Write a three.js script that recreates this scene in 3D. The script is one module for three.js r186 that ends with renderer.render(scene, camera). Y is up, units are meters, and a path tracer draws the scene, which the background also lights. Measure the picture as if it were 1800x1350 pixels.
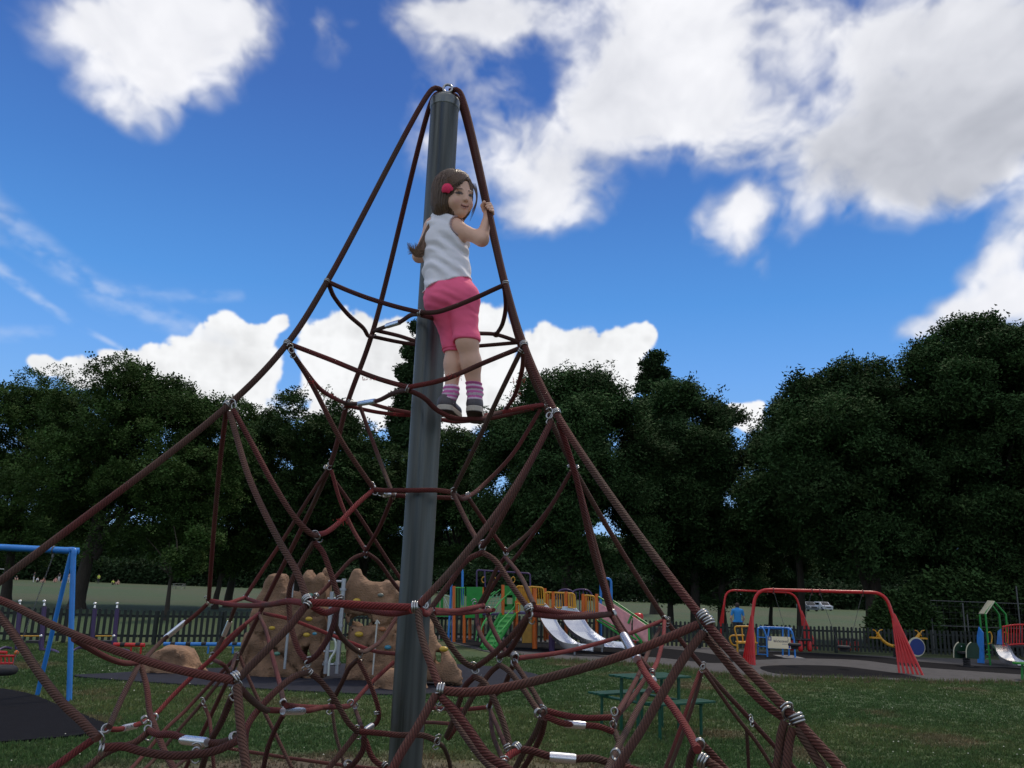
import * as THREE from 'three';
import { mergeGeometries } from 'three/addons/utils/BufferGeometryUtils.js';

// ---------------------------------------------------------------- camera, sky, sun, exposure
const EYE = 2.0, FOCAL = 1481, PITCH = 13.58 * Math.PI / 180, ROLL = 2.09 * Math.PI / 180;
const scene = new THREE.Scene();
const camera = new THREE.PerspectiveCamera(2 * Math.atan(675 / FOCAL) * 180 / Math.PI, 4 / 3, 0.05, 1500);
camera.position.set(0, EYE, 0);
camera.rotation.order = 'YXZ';
camera.rotation.set(PITCH, 0, ROLL);
const renderer = new THREE.WebGLRenderer({ antialias: true });
renderer.toneMapping = THREE.LinearToneMapping;
renderer.toneMappingExposure = 1.0;
renderer.shadowMap.enabled = true;

const SUN_AZ = 30 * Math.PI / 180, SUN_EL = 56 * Math.PI / 180;
const sun = new THREE.DirectionalLight(0xfff1de, 1.8);
sun.position.set(Math.sin(SUN_AZ) * Math.cos(SUN_EL), Math.sin(SUN_EL), -Math.cos(SUN_AZ) * Math.cos(SUN_EL)).multiplyScalar(120);
sun.target.position.set(0, 0, -30);
sun.position.add(sun.target.position);
sun.castShadow = true;
sun.shadow.radius = 14;
Object.assign(sun.shadow.camera, { left: -90, right: 90, top: 90, bottom: -90, near: 1, far: 320 });
sun.shadow.mapSize.set(2048, 2048);
scene.add(sun, sun.target);

// seeded random numbers and value noise
function rng(seed) { let s = seed >>> 0; return () => { s = (s + 0x6D2B79F5) >>> 0; let t = s; t = Math.imul(t ^ (t >>> 15), t | 1); t ^= t + Math.imul(t ^ (t >>> 7), t | 61); return ((t ^ (t >>> 14)) >>> 0) / 4294967296; }; }
const LAT = (() => { const r = rng(77), a = new Float32Array(65536); for (let i = 0; i < 65536; i++) a[i] = r(); return a; })();
function noise2(x, y) {
  const xi = Math.floor(x), yi = Math.floor(y), fx = x - xi, fy = y - yi, u = fx * fx * (3 - 2 * fx), v = fy * fy * (3 - 2 * fy);
  const a = (xi & 255) | ((yi & 255) << 8), b = ((xi + 1) & 255) | ((yi & 255) << 8), c = (xi & 255) | (((yi + 1) & 255) << 8), d = ((xi + 1) & 255) | (((yi + 1) & 255) << 8);
  return (LAT[a] * (1 - u) + LAT[b] * u) * (1 - v) + (LAT[c] * (1 - u) + LAT[d] * u) * v;
}
function fbm2(x, y, n = 5) { let s = 0, a = 0.5, t = 0; for (let i = 0; i < n; i++) { s += a * noise2(x, y); t += a; a *= 0.5; x = x * 2.03 + 17.3; y = y * 2.03 + 5.1; } return s / t; }
function noise3(x, y, z) { const zi = Math.floor(z), f = z - zi, w = f * f * (3 - 2 * f); return noise2(x + zi * 37.7, y + zi * 17.1) * (1 - w) + noise2(x + (zi + 1) * 37.7, y + (zi + 1) * 17.1) * w; }
function fbm3(x, y, z, n = 4) { let s = 0, a = 0.5, t = 0; for (let i = 0; i < n; i++) { s += a * noise3(x, y, z); t += a; a *= 0.5; x = x * 2.03 + 7.3; y = y * 2.03 + 5.1; z = z * 2.03 + 3.7; } return s / t; }
const clamp = (x, a = 0, b = 1) => x < a ? a : x > b ? b : x;
const step = (a, b, x) => { const t = clamp((x - a) / (b - a)); return t * t * (3 - 2 * t); };
const mix = (a, b, t) => a + (b - a) * t;
const lin = (c) => { c /= 255; return c <= 0.04045 ? c / 12.92 : Math.pow((c + 0.055) / 1.055, 2.4); };
const rgb = (r, g, b) => new THREE.Color().setRGB(lin(r), lin(g), lin(b));   // a colour given in sRGB 0-255

// the sky: blue air with fair-weather clouds, laid out by azimuth and elevation in degrees [azimuth, elevation, half width, half height, ...]
const SOFT_CLOUDS = [[-30.0,31.4,3.0,2.4,0.9,0.1],[-26.6,32.4,4.5,3.0,1,0.1],[-23.4,33.2,3.1,2.3,0.9,0.1],[-27.5,29.2,3.2,2.5,1,0.05],[-24.1,30.4,3.1,2.1,0.9,0.1],[-26.9,27.9,1.9,1.5,0.6,0.1],[-20.7,33.3,2.2,2.2,0.45,0.1],[-32.1,31.5,2.3,1.3,0.45,0.1],[-26.5,35.6,6.4,2.1,1,0.1],[-15.6,35.0,1.1,1.6,0.42,0],[-14.5,34.0,0.8,1.0,0.35,0],[-13.2,35.7,0.9,0.6,0.2,0],[-5.4,36.5,3.9,2.6,1,0.15],[-2.0,37.5,3.9,2.2,1,0.2],[-7.6,36.5,2.1,1.8,0.5,0.1],[1.2,36.8,3.2,2.2,0.4,0.2],[-5.2,32.9,2.6,2.4,0.42,0],[-6.9,30.3,2.2,2.6,0.38,0],[-5.2,27.9,3.0,2.1,0.4,0],[-2.1,32.3,2.2,3.1,0.35,0],[-0.6,29.2,3.0,2.5,0.55,0.05],[2.2,28.2,3.5,3.0,0.8,0.1],[3.7,26.8,3.0,2.7,0.85,0.1],[0.6,25.2,2.1,1.7,0.9,0],[3.1,24.5,2.5,1.5,0.5,0],[-2.6,26.2,1.9,1.8,0.3,0],[6.1,33.5,3.6,3.2,1,0.1],[9.1,32.4,4.6,3.9,1.2,0.1],[12.1,34.6,5.1,3.9,1.2,0.1],[14.5,31.7,4.1,3.0,1,0.15],[8.7,36.7,4.5,2.5,1,0.15],[16.3,36.1,5.5,2.8,0.9,0.2],[5.7,30.9,3.5,2.6,0.9,0.1],[11.3,39.7,8.4,2.7,1,0.2],[18.0,29.4,3.7,2.7,0.45,0.2],[22.0,31.1,3.8,3.5,0.4,0.2],[15.6,28.3,3.3,1.4,0.4,0.2],[21.0,33.9,3.5,3.1,0.36,0.2],[20.7,28.3,2.9,2.0,0.36,0.3],[29.2,31.5,5.8,4.2,1.2,0.45],[32.7,32.8,4.5,3.7,1.2,0.3],[27.2,28.6,5.5,3.5,1.1,0.8],[31.4,27.1,4.6,3.7,1.2,0.9],[23.5,26.9,4.4,2.7,0.9,0.7],[25.5,24.5,2.9,1.7,0.7,0.9],[29.6,24.7,3.5,1.6,0.8,0.9],[21.3,25.6,3.3,1.7,0.6,0.5],[35.4,29.0,5.0,4.7,1.2,0.6],[26.3,34.6,4.1,2.7,0.9,0.2],[15.3,24.2,2.3,2.1,1,0.05],[16.9,25.2,1.9,1.6,0.9,0.05],[17.7,21.9,0.8,1.1,0.3,0],[19.7,23.8,1.7,1.1,0.3,0.1],[31.7,20.9,1.8,2.0,0.9,0.15],[33.1,22.4,1.4,1.4,0.9,0.15],[30.5,18.7,1.9,1.7,0.9,0.1],[29.2,17.0,2.2,1.2,0.9,0.1],[31.7,17.2,2.5,1.8,1,0.2],[26.6,16.5,1.7,0.8,0.7,0.1],[28.3,17.8,1.2,0.8,0.7,0.1],[34.6,19.7,2.4,3.8,1,0.3]];
const CUMULUS = [[-18.1,15.9,1.7,1.2],[-16.4,16.7,0.9,0.7],[-19.5,15.9,1.8,1.3],[-20.4,14.3,2.8,1.8],[-22.7,12.9,2.7,1.6],[-24.9,12.0,3.0,1.4],[-27.2,11.6,1.9,1.2],[-29.4,11.7,1.0,0.7],[-18.2,13.6,2.5,2.2],[-20.7,11.1,5.6,2.2],[-13.5,15.1,1.8,1.7],[-11.2,16.1,2.3,2.0],[-10.3,14.0,4.6,3.0],[-8.1,16.0,2.3,2.3],[-4.1,16.3,3.1,2.7],[-1.7,16.8,1.9,2.3],[2.1,16.1,1.9,1.8],[4.4,16.4,1.9,1.8],[6.9,16.1,1.8,1.8],[9.0,16.5,1.6,1.5],[5.6,14.1,4.9,2.5],[0.0,13.0,6.2,2.7],[-7.8,11.8,8.1,2.7],[9.9,17.0,0.7,1.0],[15.1,11.9,1.2,0.9],[16.3,11.4,1.1,1.3],[17.0,12.1,0.6,0.5]];
const CIRRUS = [[[[-37.3,21.9,1.93],[-33.4,19.9,1.47],[-30.4,18.4,1.16],[-27.2,16.6,1.16],[-23.0,15.7,1.08],[-19.4,14.9,0.7]],0.3],[[[-34.2,17.9,0.54],[-32.9,17.1,0.5],[-31.5,16.3,0.5],[-30.4,15.6,0.35],[-29.4,15.1,0.39],[-27.9,14.4,0.27],[-25.6,13.6,0.23]],0.4],[[[-34.0,13.1,0.77],[-31.2,13.6,0.7],[-29.7,14.0,0.46]],0.2],[[[-28.0,17.2,0.77],[-23.3,17.3,0.62],[-19.0,17.9,0.54]],0.16]];
function makeSky() {
  const W = 4096, Hh = 2048, data = new Float32Array(W * Hh * 4), r = rng(5);
  const soft = SOFT_CLOUDS.map((b) => [b[0], b[1], b[2] * 1.2, b[3] * 1.2, b[4], b[5]]);
  for (let i = 0; i < 170; i++) {   // the same kind of sky all round and overhead
    const az = r() * 360 - 180, el = 8 + Math.pow(r(), 1.3) * 75;
    if (Math.abs(az) < 44 && el < 46) continue;
    const s = 4 + r() * 7;
    for (let k = 0; k < 4; k++) soft.push([az + (r() - 0.5) * s * 2.2 / Math.cos(el * Math.PI / 180), el + (r() - 0.5) * s, s * (0.6 + 0.6 * r()), s * (0.4 + 0.4 * r()), 0.6 + 0.5 * r(), 0.1 + 0.4 * r()]);
  }
  const cum = CUMULUS.map((b) => [...b]);
  for (let i = 0; i < 26; i++) { const az = 46 + r() * 268, el = 5 + r() * 8; for (let k = 0; k < 4; k++) cum.push([(az + k * 3 > 180 ? az + k * 3 - 360 : az + k * 3), el + r() * 2, 2 + r() * 2.5, 1.5 + r() * 1.5]); }
  const AIR = [[0, 168, 205, 246], [8, 140, 190, 245], [14, 112, 170, 240], [19, 88, 152, 226], [25, 76, 131, 206], [32, 68, 111, 186], [42, 60, 97, 168], [60, 40, 74, 150], [90, 34, 62, 134]];
  const bins = 180, byBin = (list, reach) => { const out = Array.from({ length: bins }, () => []); for (const b of list) { const ca = Math.max(0.12, Math.cos(b[1] * Math.PI / 180)); for (let k = 0; k < bins; k++) { let d = Math.abs(-180 + (k + 0.5) * 2 - b[0]) % 360; if (d > 180) d = 360 - d; if (d < b[2] * reach / ca + 2 || b[1] + b[3] > 80) out[k].push(b); } } return out; };
  const softBin = byBin(soft, 1.05), cumBin = byBin(cum, 1.05);
  for (let j = 0; j < Hh; j++) {
    const el = ((j + 0.5) / Hh - 0.5) * 180, o0 = j * W * 4;
    if (el < -1) { for (let i = 0; i < W; i++) { const o = o0 + i * 4; data[o] = 0.05; data[o + 1] = 0.06; data[o + 2] = 0.04; data[o + 3] = 1; } continue; }
    let k = 0; while (k < AIR.length - 2 && AIR[k + 1][0] < el) k++;
    const t = clamp((el - AIR[k][0]) / (AIR[k + 1][0] - AIR[k][0])), ce = Math.max(0.12, Math.cos(el * Math.PI / 180));
    for (let i = 0; i < W; i++) {
      let az = ((i + 0.5) / W - 0.5) * 360 + 90; if (az > 180) az -= 360;   // 0 = straight ahead, positive to the right
      const o = o0 + i * 4, front = Math.abs(az) < 42 && el < 44, oct = front ? 7 : 4;
      let R = lin(mix(AIR[k][1], AIR[k + 1][1], t)), G = lin(mix(AIR[k][2], AIR[k + 1][2], t)), B = lin(mix(AIR[k][3], AIR[k + 1][3], t));
      const bin = clamp(Math.floor((az + 180) / 2), 0, bins - 1), sb = softBin[bin], cb = cumBin[bin];
      // warped coordinates for ragged edges
      const ax = az * ce;
      let F = 0, g = 0, Fc = 0;
      if (sb.length || cb.length) {
        const w1 = fbm2(ax * 0.23 + 40, el * 0.23 + 9, 4) - 0.5, w2 = fbm2(ax * 0.23 + 90, el * 0.23 + 59, 4) - 0.5;
        const wx = ax + w1 * 2.6, wy = el + w2 * 2.6;
        for (const b of sb) { const cb2 = Math.max(0.12, Math.cos(b[1] * Math.PI / 180)); let da = az - b[0]; if (da > 180) da -= 360; else if (da < -180) da += 360; const dx = (da * cb2 + w1 * 2.6) / b[2], dy = (wy - b[1]) / b[3], q = 1.21 - dx * dx - dy * dy; if (q > 0) { const v = b[4] * q * q * 0.75; F += v; g += v * b[5]; } }
        for (const b of cb) { const cb2 = Math.cos(b[1] * Math.PI / 180); let da = az - b[0]; if (da > 180) da -= 360; else if (da < -180) da += 360; const dx = (da * cb2 + w1 * 2.0) / b[2], dy = (el + w2 * 2.0 - b[1]) / b[3], q = 1.21 - dx * dx - dy * dy; if (q > 0) Fc += q * q; }
        if (F > 0.01) {
          g /= F;
          const n = fbm2(wx * 0.42 + 3, wy * 0.5 + 8, oct), n2 = fbm2(wx * 1.3 + 33, wy * 1.5 + 18, oct - 1), n3 = fbm2(wx * 0.19 + 60, wy * 0.24 + 71, 4);
          const D = F + (n - 0.5) * 1.5 * Math.min(1, F * 1.6 + 0.10) + (n2 - 0.5) * 0.55 * Math.min(1, F * 2 + 0.1);
          const a = 0.97 * Math.pow(step(0.04, 1.5, D), 0.72);
          const thick = step(0.55, 1.7, F + (n3 - 0.5) * 0.9);
          let L = 0.74 + 0.24 * step(0.3, 1.3, D) - 0.10 * (1 - n) - g * 0.48 * thick + (n3 - 0.5) * 0.34 + (n2 - 0.5) * 0.06;
          L = clamp(L, 0.36, 1.0);
          const tint = clamp((1.0 - L) * 0.5);
          R = mix(R, L * (1 - tint * 0.32), a); G = mix(G, L * (1 - tint * 0.18), a); B = mix(B, L * (1.03 + tint * 0.12), a);
        }
        if (Fc > 0.02) {
          let n = 0, am = 0.5, fq = 0.75; for (let q = 0; q < 6; q++) { n += am * (1 - Math.abs(2 * noise2(ax * fq + 13 + q * 9, el * fq * 1.05 + 28) - 1)); am *= 0.52; fq *= 2.05; } n = n * 1.02 - 0.12; const n2 = fbm2(ax * 0.35 + 5, el * 0.35 + 2, 4);
          const D = Fc + (n - 0.42) * 1.7 * Math.min(1, Fc * 1.5 + 0.08);
          const a = step(0.14, 0.46, D);
          const L = clamp(0.70 + 0.24 * n2 + 0.20 * n - 0.14 * step(0.8, 2.6, Fc) * (1 - n2), 0, 0.98);
          R = mix(R, L * 0.975, a); G = mix(G, L * 0.985, a); B = mix(B, L * 1.0, a);
        }
      }
      if (front) for (const [pts, w] of CIRRUS) {
        let best = 9, wd = 1;
        for (let q = 0; q + 1 < pts.length; q++) { const ex = pts[q + 1][0] - pts[q][0], ey = pts[q + 1][1] - pts[q][1], tt = clamp(((az - pts[q][0]) * ex + (el - pts[q][1]) * ey) / (ex * ex + ey * ey)), ww = mix(pts[q][2], pts[q + 1][2], tt), dd = Math.hypot((az - pts[q][0] - ex * tt) * 0.93, el - pts[q][1] - ey * tt) / ww; if (dd < best) { best = dd; wd = ww; } }
        if (best < 1) { const n = fbm2((az + el) * 0.8 + 9, (el - az * 0.2) * 1.6, 5), a = w * 0.8 * (1 - best * best) * (1 - best * best) * step(0.2, 0.8, n) * 1.3; R = mix(R, 0.78, a); G = mix(G, 0.84, a); B = mix(B, 0.95, a); }
      }
      data[o] = R; data[o + 1] = G; data[o + 2] = B; data[o + 3] = 1;
    }
  }
  const tx = new THREE.DataTexture(data, W, Hh, THREE.RGBAFormat, THREE.FloatType);
  tx.mapping = THREE.EquirectangularReflectionMapping; tx.magFilter = THREE.LinearFilter; tx.minFilter = THREE.LinearFilter; tx.needsUpdate = true;
  return tx;
}
const sky = makeSky();
scene.background = sky;
scene.environment = sky;
console.log('sky');

// ---------------------------------------------------------------- helpers
const V = (x, y, z) => new THREE.Vector3(x, y, z);
const CP = Math.cos(PITCH), SP = Math.sin(PITCH), CR = Math.cos(ROLL), SR = Math.sin(ROLL);
// sight line of a point measured on the photograph (1800 x 1350); places are found by crossing it with the ground or with a known distance
function sight(px, py) { const x = (px - 900) / FOCAL, y = (675 - py) / FOCAL, X = x * CR - y * SR, Y = x * SR + y * CR; return V(X, Y * CP + SP, Y * SP - CP); }
const at = (px, py, d) => { const v = sight(px, py); return v.multiplyScalar(d / -v.z).add(V(0, EYE, 0)); };
const ground = (px, py) => { const v = sight(px, py); return v.multiplyScalar(-EYE / v.y).add(V(0, EYE, 0)); };

const names = {};
function numbered(n) { const k = names[n] = (names[n] ?? -1) + 1; return k ? n + '_' + String(k).padStart(3, '0') : n; }
function shade(o) { o.castShadow = true; o.receiveShadow = true; return o; }
function thing(name, label, category, pos = V(0, 0, 0), group) {
  const o = new THREE.Group(); o.name = numbered(name); o.position.copy(pos); o.userData = { label, category }; if (group) o.userData.group = group; scene.add(o); return o;
}
function single(name, label, category, geo, mat, pos = V(0, 0, 0), group) {
  const o = shade(new THREE.Mesh(geo, mat)); o.name = numbered(name); o.position.copy(pos); o.userData = { label, category }; if (group) o.userData.group = group; scene.add(o); return o;
}
function structure(name, geo, mat) { const o = shade(new THREE.Mesh(geo, mat)); o.name = numbered(name); o.userData = { kind: 'structure' }; scene.add(o); return o; }
function part(parent, name, geo, mat, label) { const o = shade(new THREE.Mesh(Array.isArray(geo) ? merge(geo) : geo, mat)); o.name = name; if (label) o.userData.label = label; parent.add(o); return o; }
function merge(list) { return mergeGeometries(list.map((g) => { const q = g.index ? g.toNonIndexed() : g; for (const k of Object.keys(q.attributes)) if (!['position', 'normal', 'uv'].includes(k)) q.deleteAttribute(k); return q; })); }
function box(w, h, d, x = 0, y = 0, z = 0, rx = 0, ry = 0, rz = 0) { const g = new THREE.BoxGeometry(w, h, d); if (rx) g.rotateX(rx); if (rz) g.rotateZ(rz); if (ry) g.rotateY(ry); return g.translate(x, y, z); }
function ball(r, x = 0, y = 0, z = 0, n = 12) { return new THREE.SphereGeometry(r, n, Math.ceil(n * 0.7)).translate(x, y, z); }
// a round bar through points, with closed ends; smooth = one flowing curve, otherwise straight runs with rounded bends of radius bend
function bar(pts, r, { seg = 10, stepLen = 0.05, smooth = true, bend = 0, taper = null, colors = null } = {}) {
  let path;
  if (pts.length === 2) path = [pts[0].clone(), pts[1].clone()];
  else if (smooth) { const c = new THREE.CatmullRomCurve3(pts, false, 'centripetal'); path = c.getSpacedPoints(Math.max(pts.length * 2, Math.ceil(c.getLength() / stepLen))); }
  else {
    path = [pts[0].clone()];
    for (let i = 1; i + 1 < pts.length; i++) {
      const a = pts[i - 1], b = pts[i], c = pts[i + 1], k = Math.min(bend, a.distanceTo(b) * 0.49, c.distanceTo(b) * 0.49);
      if (k < 1e-4) { path.push(b.clone()); continue; }
      const p = b.clone().add(a.clone().sub(b).setLength(k)), q = b.clone().add(c.clone().sub(b).setLength(k));
      for (let j = 0; j <= 6; j++) { const t = j / 6; path.push(p.clone().multiplyScalar((1 - t) * (1 - t)).addScaledVector(b, 2 * t * (1 - t)).addScaledVector(q, t * t)); }
    }
    path.push(pts[pts.length - 1].clone());
  }
  const n = path.length, pos = [], nor = [], uv = [], idx = [], col = [];
  let T = path[1].clone().sub(path[0]).normalize(), N = Math.abs(T.y) < 0.9 ? V(0, 1, 0) : V(1, 0, 0); N.sub(T.clone().multiplyScalar(N.dot(T))).normalize();
  let s = 0;
  for (let i = 0; i < n; i++) {
    const t2 = path[Math.min(i + 1, n - 1)].clone().sub(path[Math.max(i - 1, 0)]).normalize();
    N.sub(t2.clone().multiplyScalar(N.dot(t2))).normalize(); const Bn = t2.clone().cross(N);
    if (i) s += path[i].distanceTo(path[i - 1]);
    const rr = taper ? r * taper(i / (n - 1)) : r, cc = colors ? colors(s, i / (n - 1)) : null;
    for (let j = 0; j <= seg; j++) { const a = j / seg * 2 * Math.PI, d = N.clone().multiplyScalar(Math.cos(a)).addScaledVector(Bn, Math.sin(a)); pos.push(path[i].x + d.x * rr, path[i].y + d.y * rr, path[i].z + d.z * rr); nor.push(d.x, d.y, d.z); uv.push(j / seg, s); if (cc) col.push(cc[0], cc[1], cc[2]); }
    if (i) for (let j = 0; j < seg; j++) { const a = (i - 1) * (seg + 1) + j, b = a + seg + 1; idx.push(a, a + 1, b, b, a + 1, b + 1); }
  }
  for (const [i, sg] of [[0, -1], [n - 1, 1]]) {   // end caps
    const t2 = path[i === 0 ? 1 : n - 1].clone().sub(path[i === 0 ? 0 : n - 2]).normalize().multiplyScalar(sg), c0 = pos.length / 3;
    pos.push(path[i].x, path[i].y, path[i].z); nor.push(t2.x, t2.y, t2.z); uv.push(0.5, i ? s : 0); if (colors) col.push(...col.slice(i * (seg + 1) * 3, i * (seg + 1) * 3 + 3));
    for (let j = 0; j <= seg; j++) { const o = (i * (seg + 1) + j) * 3; pos.push(pos[o], pos[o + 1], pos[o + 2]); nor.push(t2.x, t2.y, t2.z); uv.push(0.5, i ? s : 0); if (colors) col.push(col[o], col[o + 1], col[o + 2]); }
    for (let j = 0; j < seg; j++) sg > 0 ? idx.push(c0, c0 + 1 + j, c0 + 2 + j) : idx.push(c0, c0 + 2 + j, c0 + 1 + j);
  }
  const g = new THREE.BufferGeometry(); g.setAttribute('position', new THREE.Float32BufferAttribute(pos, 3)); g.setAttribute('normal', new THREE.Float32BufferAttribute(nor, 3)); g.setAttribute('uv', new THREE.Float32BufferAttribute(uv, 2)); if (colors) g.setAttribute('color', new THREE.Float32BufferAttribute(col, 3)); g.setIndex(idx);
  return g;
}
// surface of a distance field (naive surface nets) inside a box, cells of the given size
function field(lo, hi, cell, f, color) {
  const nx = Math.ceil((hi.x - lo.x) / cell) + 1, ny = Math.ceil((hi.y - lo.y) / cell) + 1, nz = Math.ceil((hi.z - lo.z) / cell) + 1, val = new Float32Array(nx * ny * nz);
  for (let k = 0, o = 0; k < nz; k++) for (let j = 0; j < ny; j++) for (let i = 0; i < nx; i++, o++) val[o] = f(lo.x + i * cell, lo.y + j * cell, lo.z + k * cell);
  const id = new Int32Array(nx * ny * nz).fill(-1), pos = [], idx = [], at3 = (i, j, k) => i + nx * (j + ny * k);
  const E2 = [[0, 1], [2, 3], [4, 5], [6, 7], [0, 2], [1, 3], [4, 6], [5, 7], [0, 4], [1, 5], [2, 6], [3, 7]];
  for (let k = 0; k + 1 < nz; k++) for (let j = 0; j + 1 < ny; j++) for (let i = 0; i + 1 < nx; i++) {
    const v = []; let m = 0;
    for (let c = 0; c < 8; c++) { v[c] = val[at3(i + (c & 1), j + ((c >> 1) & 1), k + (c >> 2))]; if (v[c] < 0) m |= 1 << c; }
    if (m === 0 || m === 255) continue;
    let x = 0, y = 0, z = 0, n = 0;
    for (const [a, b] of E2) { if ((v[a] < 0) === (v[b] < 0)) continue; const t = v[a] / (v[a] - v[b]); x += (a & 1) + ((b & 1) - (a & 1)) * t; y += ((a >> 1) & 1) + (((b >> 1) & 1) - ((a >> 1) & 1)) * t; z += (a >> 2) + ((b >> 2) - (a >> 2)) * t; n++; }
    id[at3(i, j, k)] = pos.length / 3; pos.push(lo.x + (i + x / n) * cell, lo.y + (j + y / n) * cell, lo.z + (k + z / n) * cell);
  }
  const quad = (a, b, c, d, flip) => { if (a < 0 || b < 0 || c < 0 || d < 0) return; flip ? idx.push(a, c, b, a, d, c) : idx.push(a, b, c, a, c, d); };
  for (let k = 1; k + 1 < nz; k++) for (let j = 1; j + 1 < ny; j++) for (let i = 1; i + 1 < nx; i++) {
    const s = val[at3(i, j, k)] < 0;
    if (s !== (val[at3(i + 1, j, k)] < 0)) quad(id[at3(i, j - 1, k - 1)], id[at3(i, j, k - 1)], id[at3(i, j, k)], id[at3(i, j - 1, k)], !s);
    if (s !== (val[at3(i, j + 1, k)] < 0)) quad(id[at3(i - 1, j, k - 1)], id[at3(i - 1, j, k)], id[at3(i, j, k)], id[at3(i, j, k - 1)], !s);
    if (s !== (val[at3(i, j, k + 1)] < 0)) quad(id[at3(i - 1, j - 1, k)], id[at3(i, j - 1, k)], id[at3(i, j, k)], id[at3(i - 1, j, k)], !s);
  }
  const g = new THREE.BufferGeometry(); g.setAttribute('position', new THREE.Float32BufferAttribute(pos, 3)); g.setIndex(idx); g.computeVertexNormals();
  const uv = new Float32Array(pos.length / 3 * 2); for (let i = 0; i < pos.length / 3; i++) { uv[i * 2] = pos[i * 3] + pos[i * 3 + 2] * 0.7; uv[i * 2 + 1] = pos[i * 3 + 1] + pos[i * 3 + 2] * 0.3; } g.setAttribute('uv', new THREE.BufferAttribute(uv, 2));
  if (color) { const c = new Float32Array(pos.length); for (let i = 0; i < pos.length; i += 3) { const q = color(pos[i], pos[i + 1], pos[i + 2]); c[i] = q[0]; c[i + 1] = q[1]; c[i + 2] = q[2]; } g.setAttribute('color', new THREE.BufferAttribute(c, 3)); }
  return g;
}
const smin = (a, b, k) => { const h = Math.max(k - Math.abs(a - b), 0) / k; return Math.min(a, b) - h * h * k * 0.25; };
// tapered capsule between two joints [x, y, z, radius]
function limb(x, y, z, a, b) { const ex = b[0] - a[0], ey = b[1] - a[1], ez = b[2] - a[2], px = x - a[0], py = y - a[1], pz = z - a[2], t = clamp((px * ex + py * ey + pz * ez) / (ex * ex + ey * ey + ez * ez + 1e-12)); return Math.hypot(px - ex * t, py - ey * t, pz - ez * t) - (a[3] + (b[3] - a[3]) * t); }

// textures
function tileTexture(size, fn, srgb) { const d = new Uint8Array(size * size * 4); for (let j = 0; j < size; j++) for (let i = 0; i < size; i++) { const c = fn(i / size, j / size), o = (j * size + i) * 4; for (let k = 0; k < 3; k++) d[o + k] = clamp(Math.round((Array.isArray(c) ? c[k] : c) * 255), 0, 255); d[o + 3] = 255; } const t = new THREE.DataTexture(d, size, size); t.wrapS = t.wrapT = THREE.RepeatWrapping; t.magFilter = THREE.LinearFilter; t.minFilter = THREE.LinearMipmapLinearFilter; if (srgb) t.colorSpace = THREE.SRGBColorSpace; t.needsUpdate = true; return t; }
// noise that tiles over the unit square
function tileNoise(u, v, f, n, seed = 0) { const a = (x, y) => fbm2(x * f + seed, y * f + seed * 1.7, n); const wu = step(0.6, 1, u), wv = step(0.6, 1, v); return mix(mix(a(u, v), a(u - 1, v), wu), mix(a(u, v - 1), a(u - 1, v - 1), wu), wv); }
const withRepeat = (t, x, y) => { const c = t.clone(); c.repeat.set(x, y); c.needsUpdate = true; return c; };
const speckle = tileTexture(256, (u, v) => 0.62 + 0.38 * tileNoise(u, v, 40, 4, 3), true);
const wearTex = tileTexture(256, (u, v) => { const a = tileNoise(u, v, 6, 5, 11), b = tileNoise(u, v, 50, 3, 5); return 0.80 + 0.2 * a + 0.08 * (b - 0.5); }, true);
const roughTex = tileTexture(256, (u, v) => 0.6 + 0.4 * tileNoise(u, v, 14, 5, 21));
const bumpTex = tileTexture(256, (u, v) => tileNoise(u, v, 24, 5, 31));
function paint(color, rough = 0.42, extra = {}) { return new THREE.MeshStandardMaterial({ color, roughness: rough, map: withRepeat(wearTex, 1.3, 1.3), roughnessMap: withRepeat(roughTex, 2, 2), ...extra }); }
function metal(color, rough = 0.4, m = 0.85) { return new THREE.MeshStandardMaterial({ color, roughness: rough, metalness: m, roughnessMap: withRepeat(roughTex, 3, 3) }); }
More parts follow.
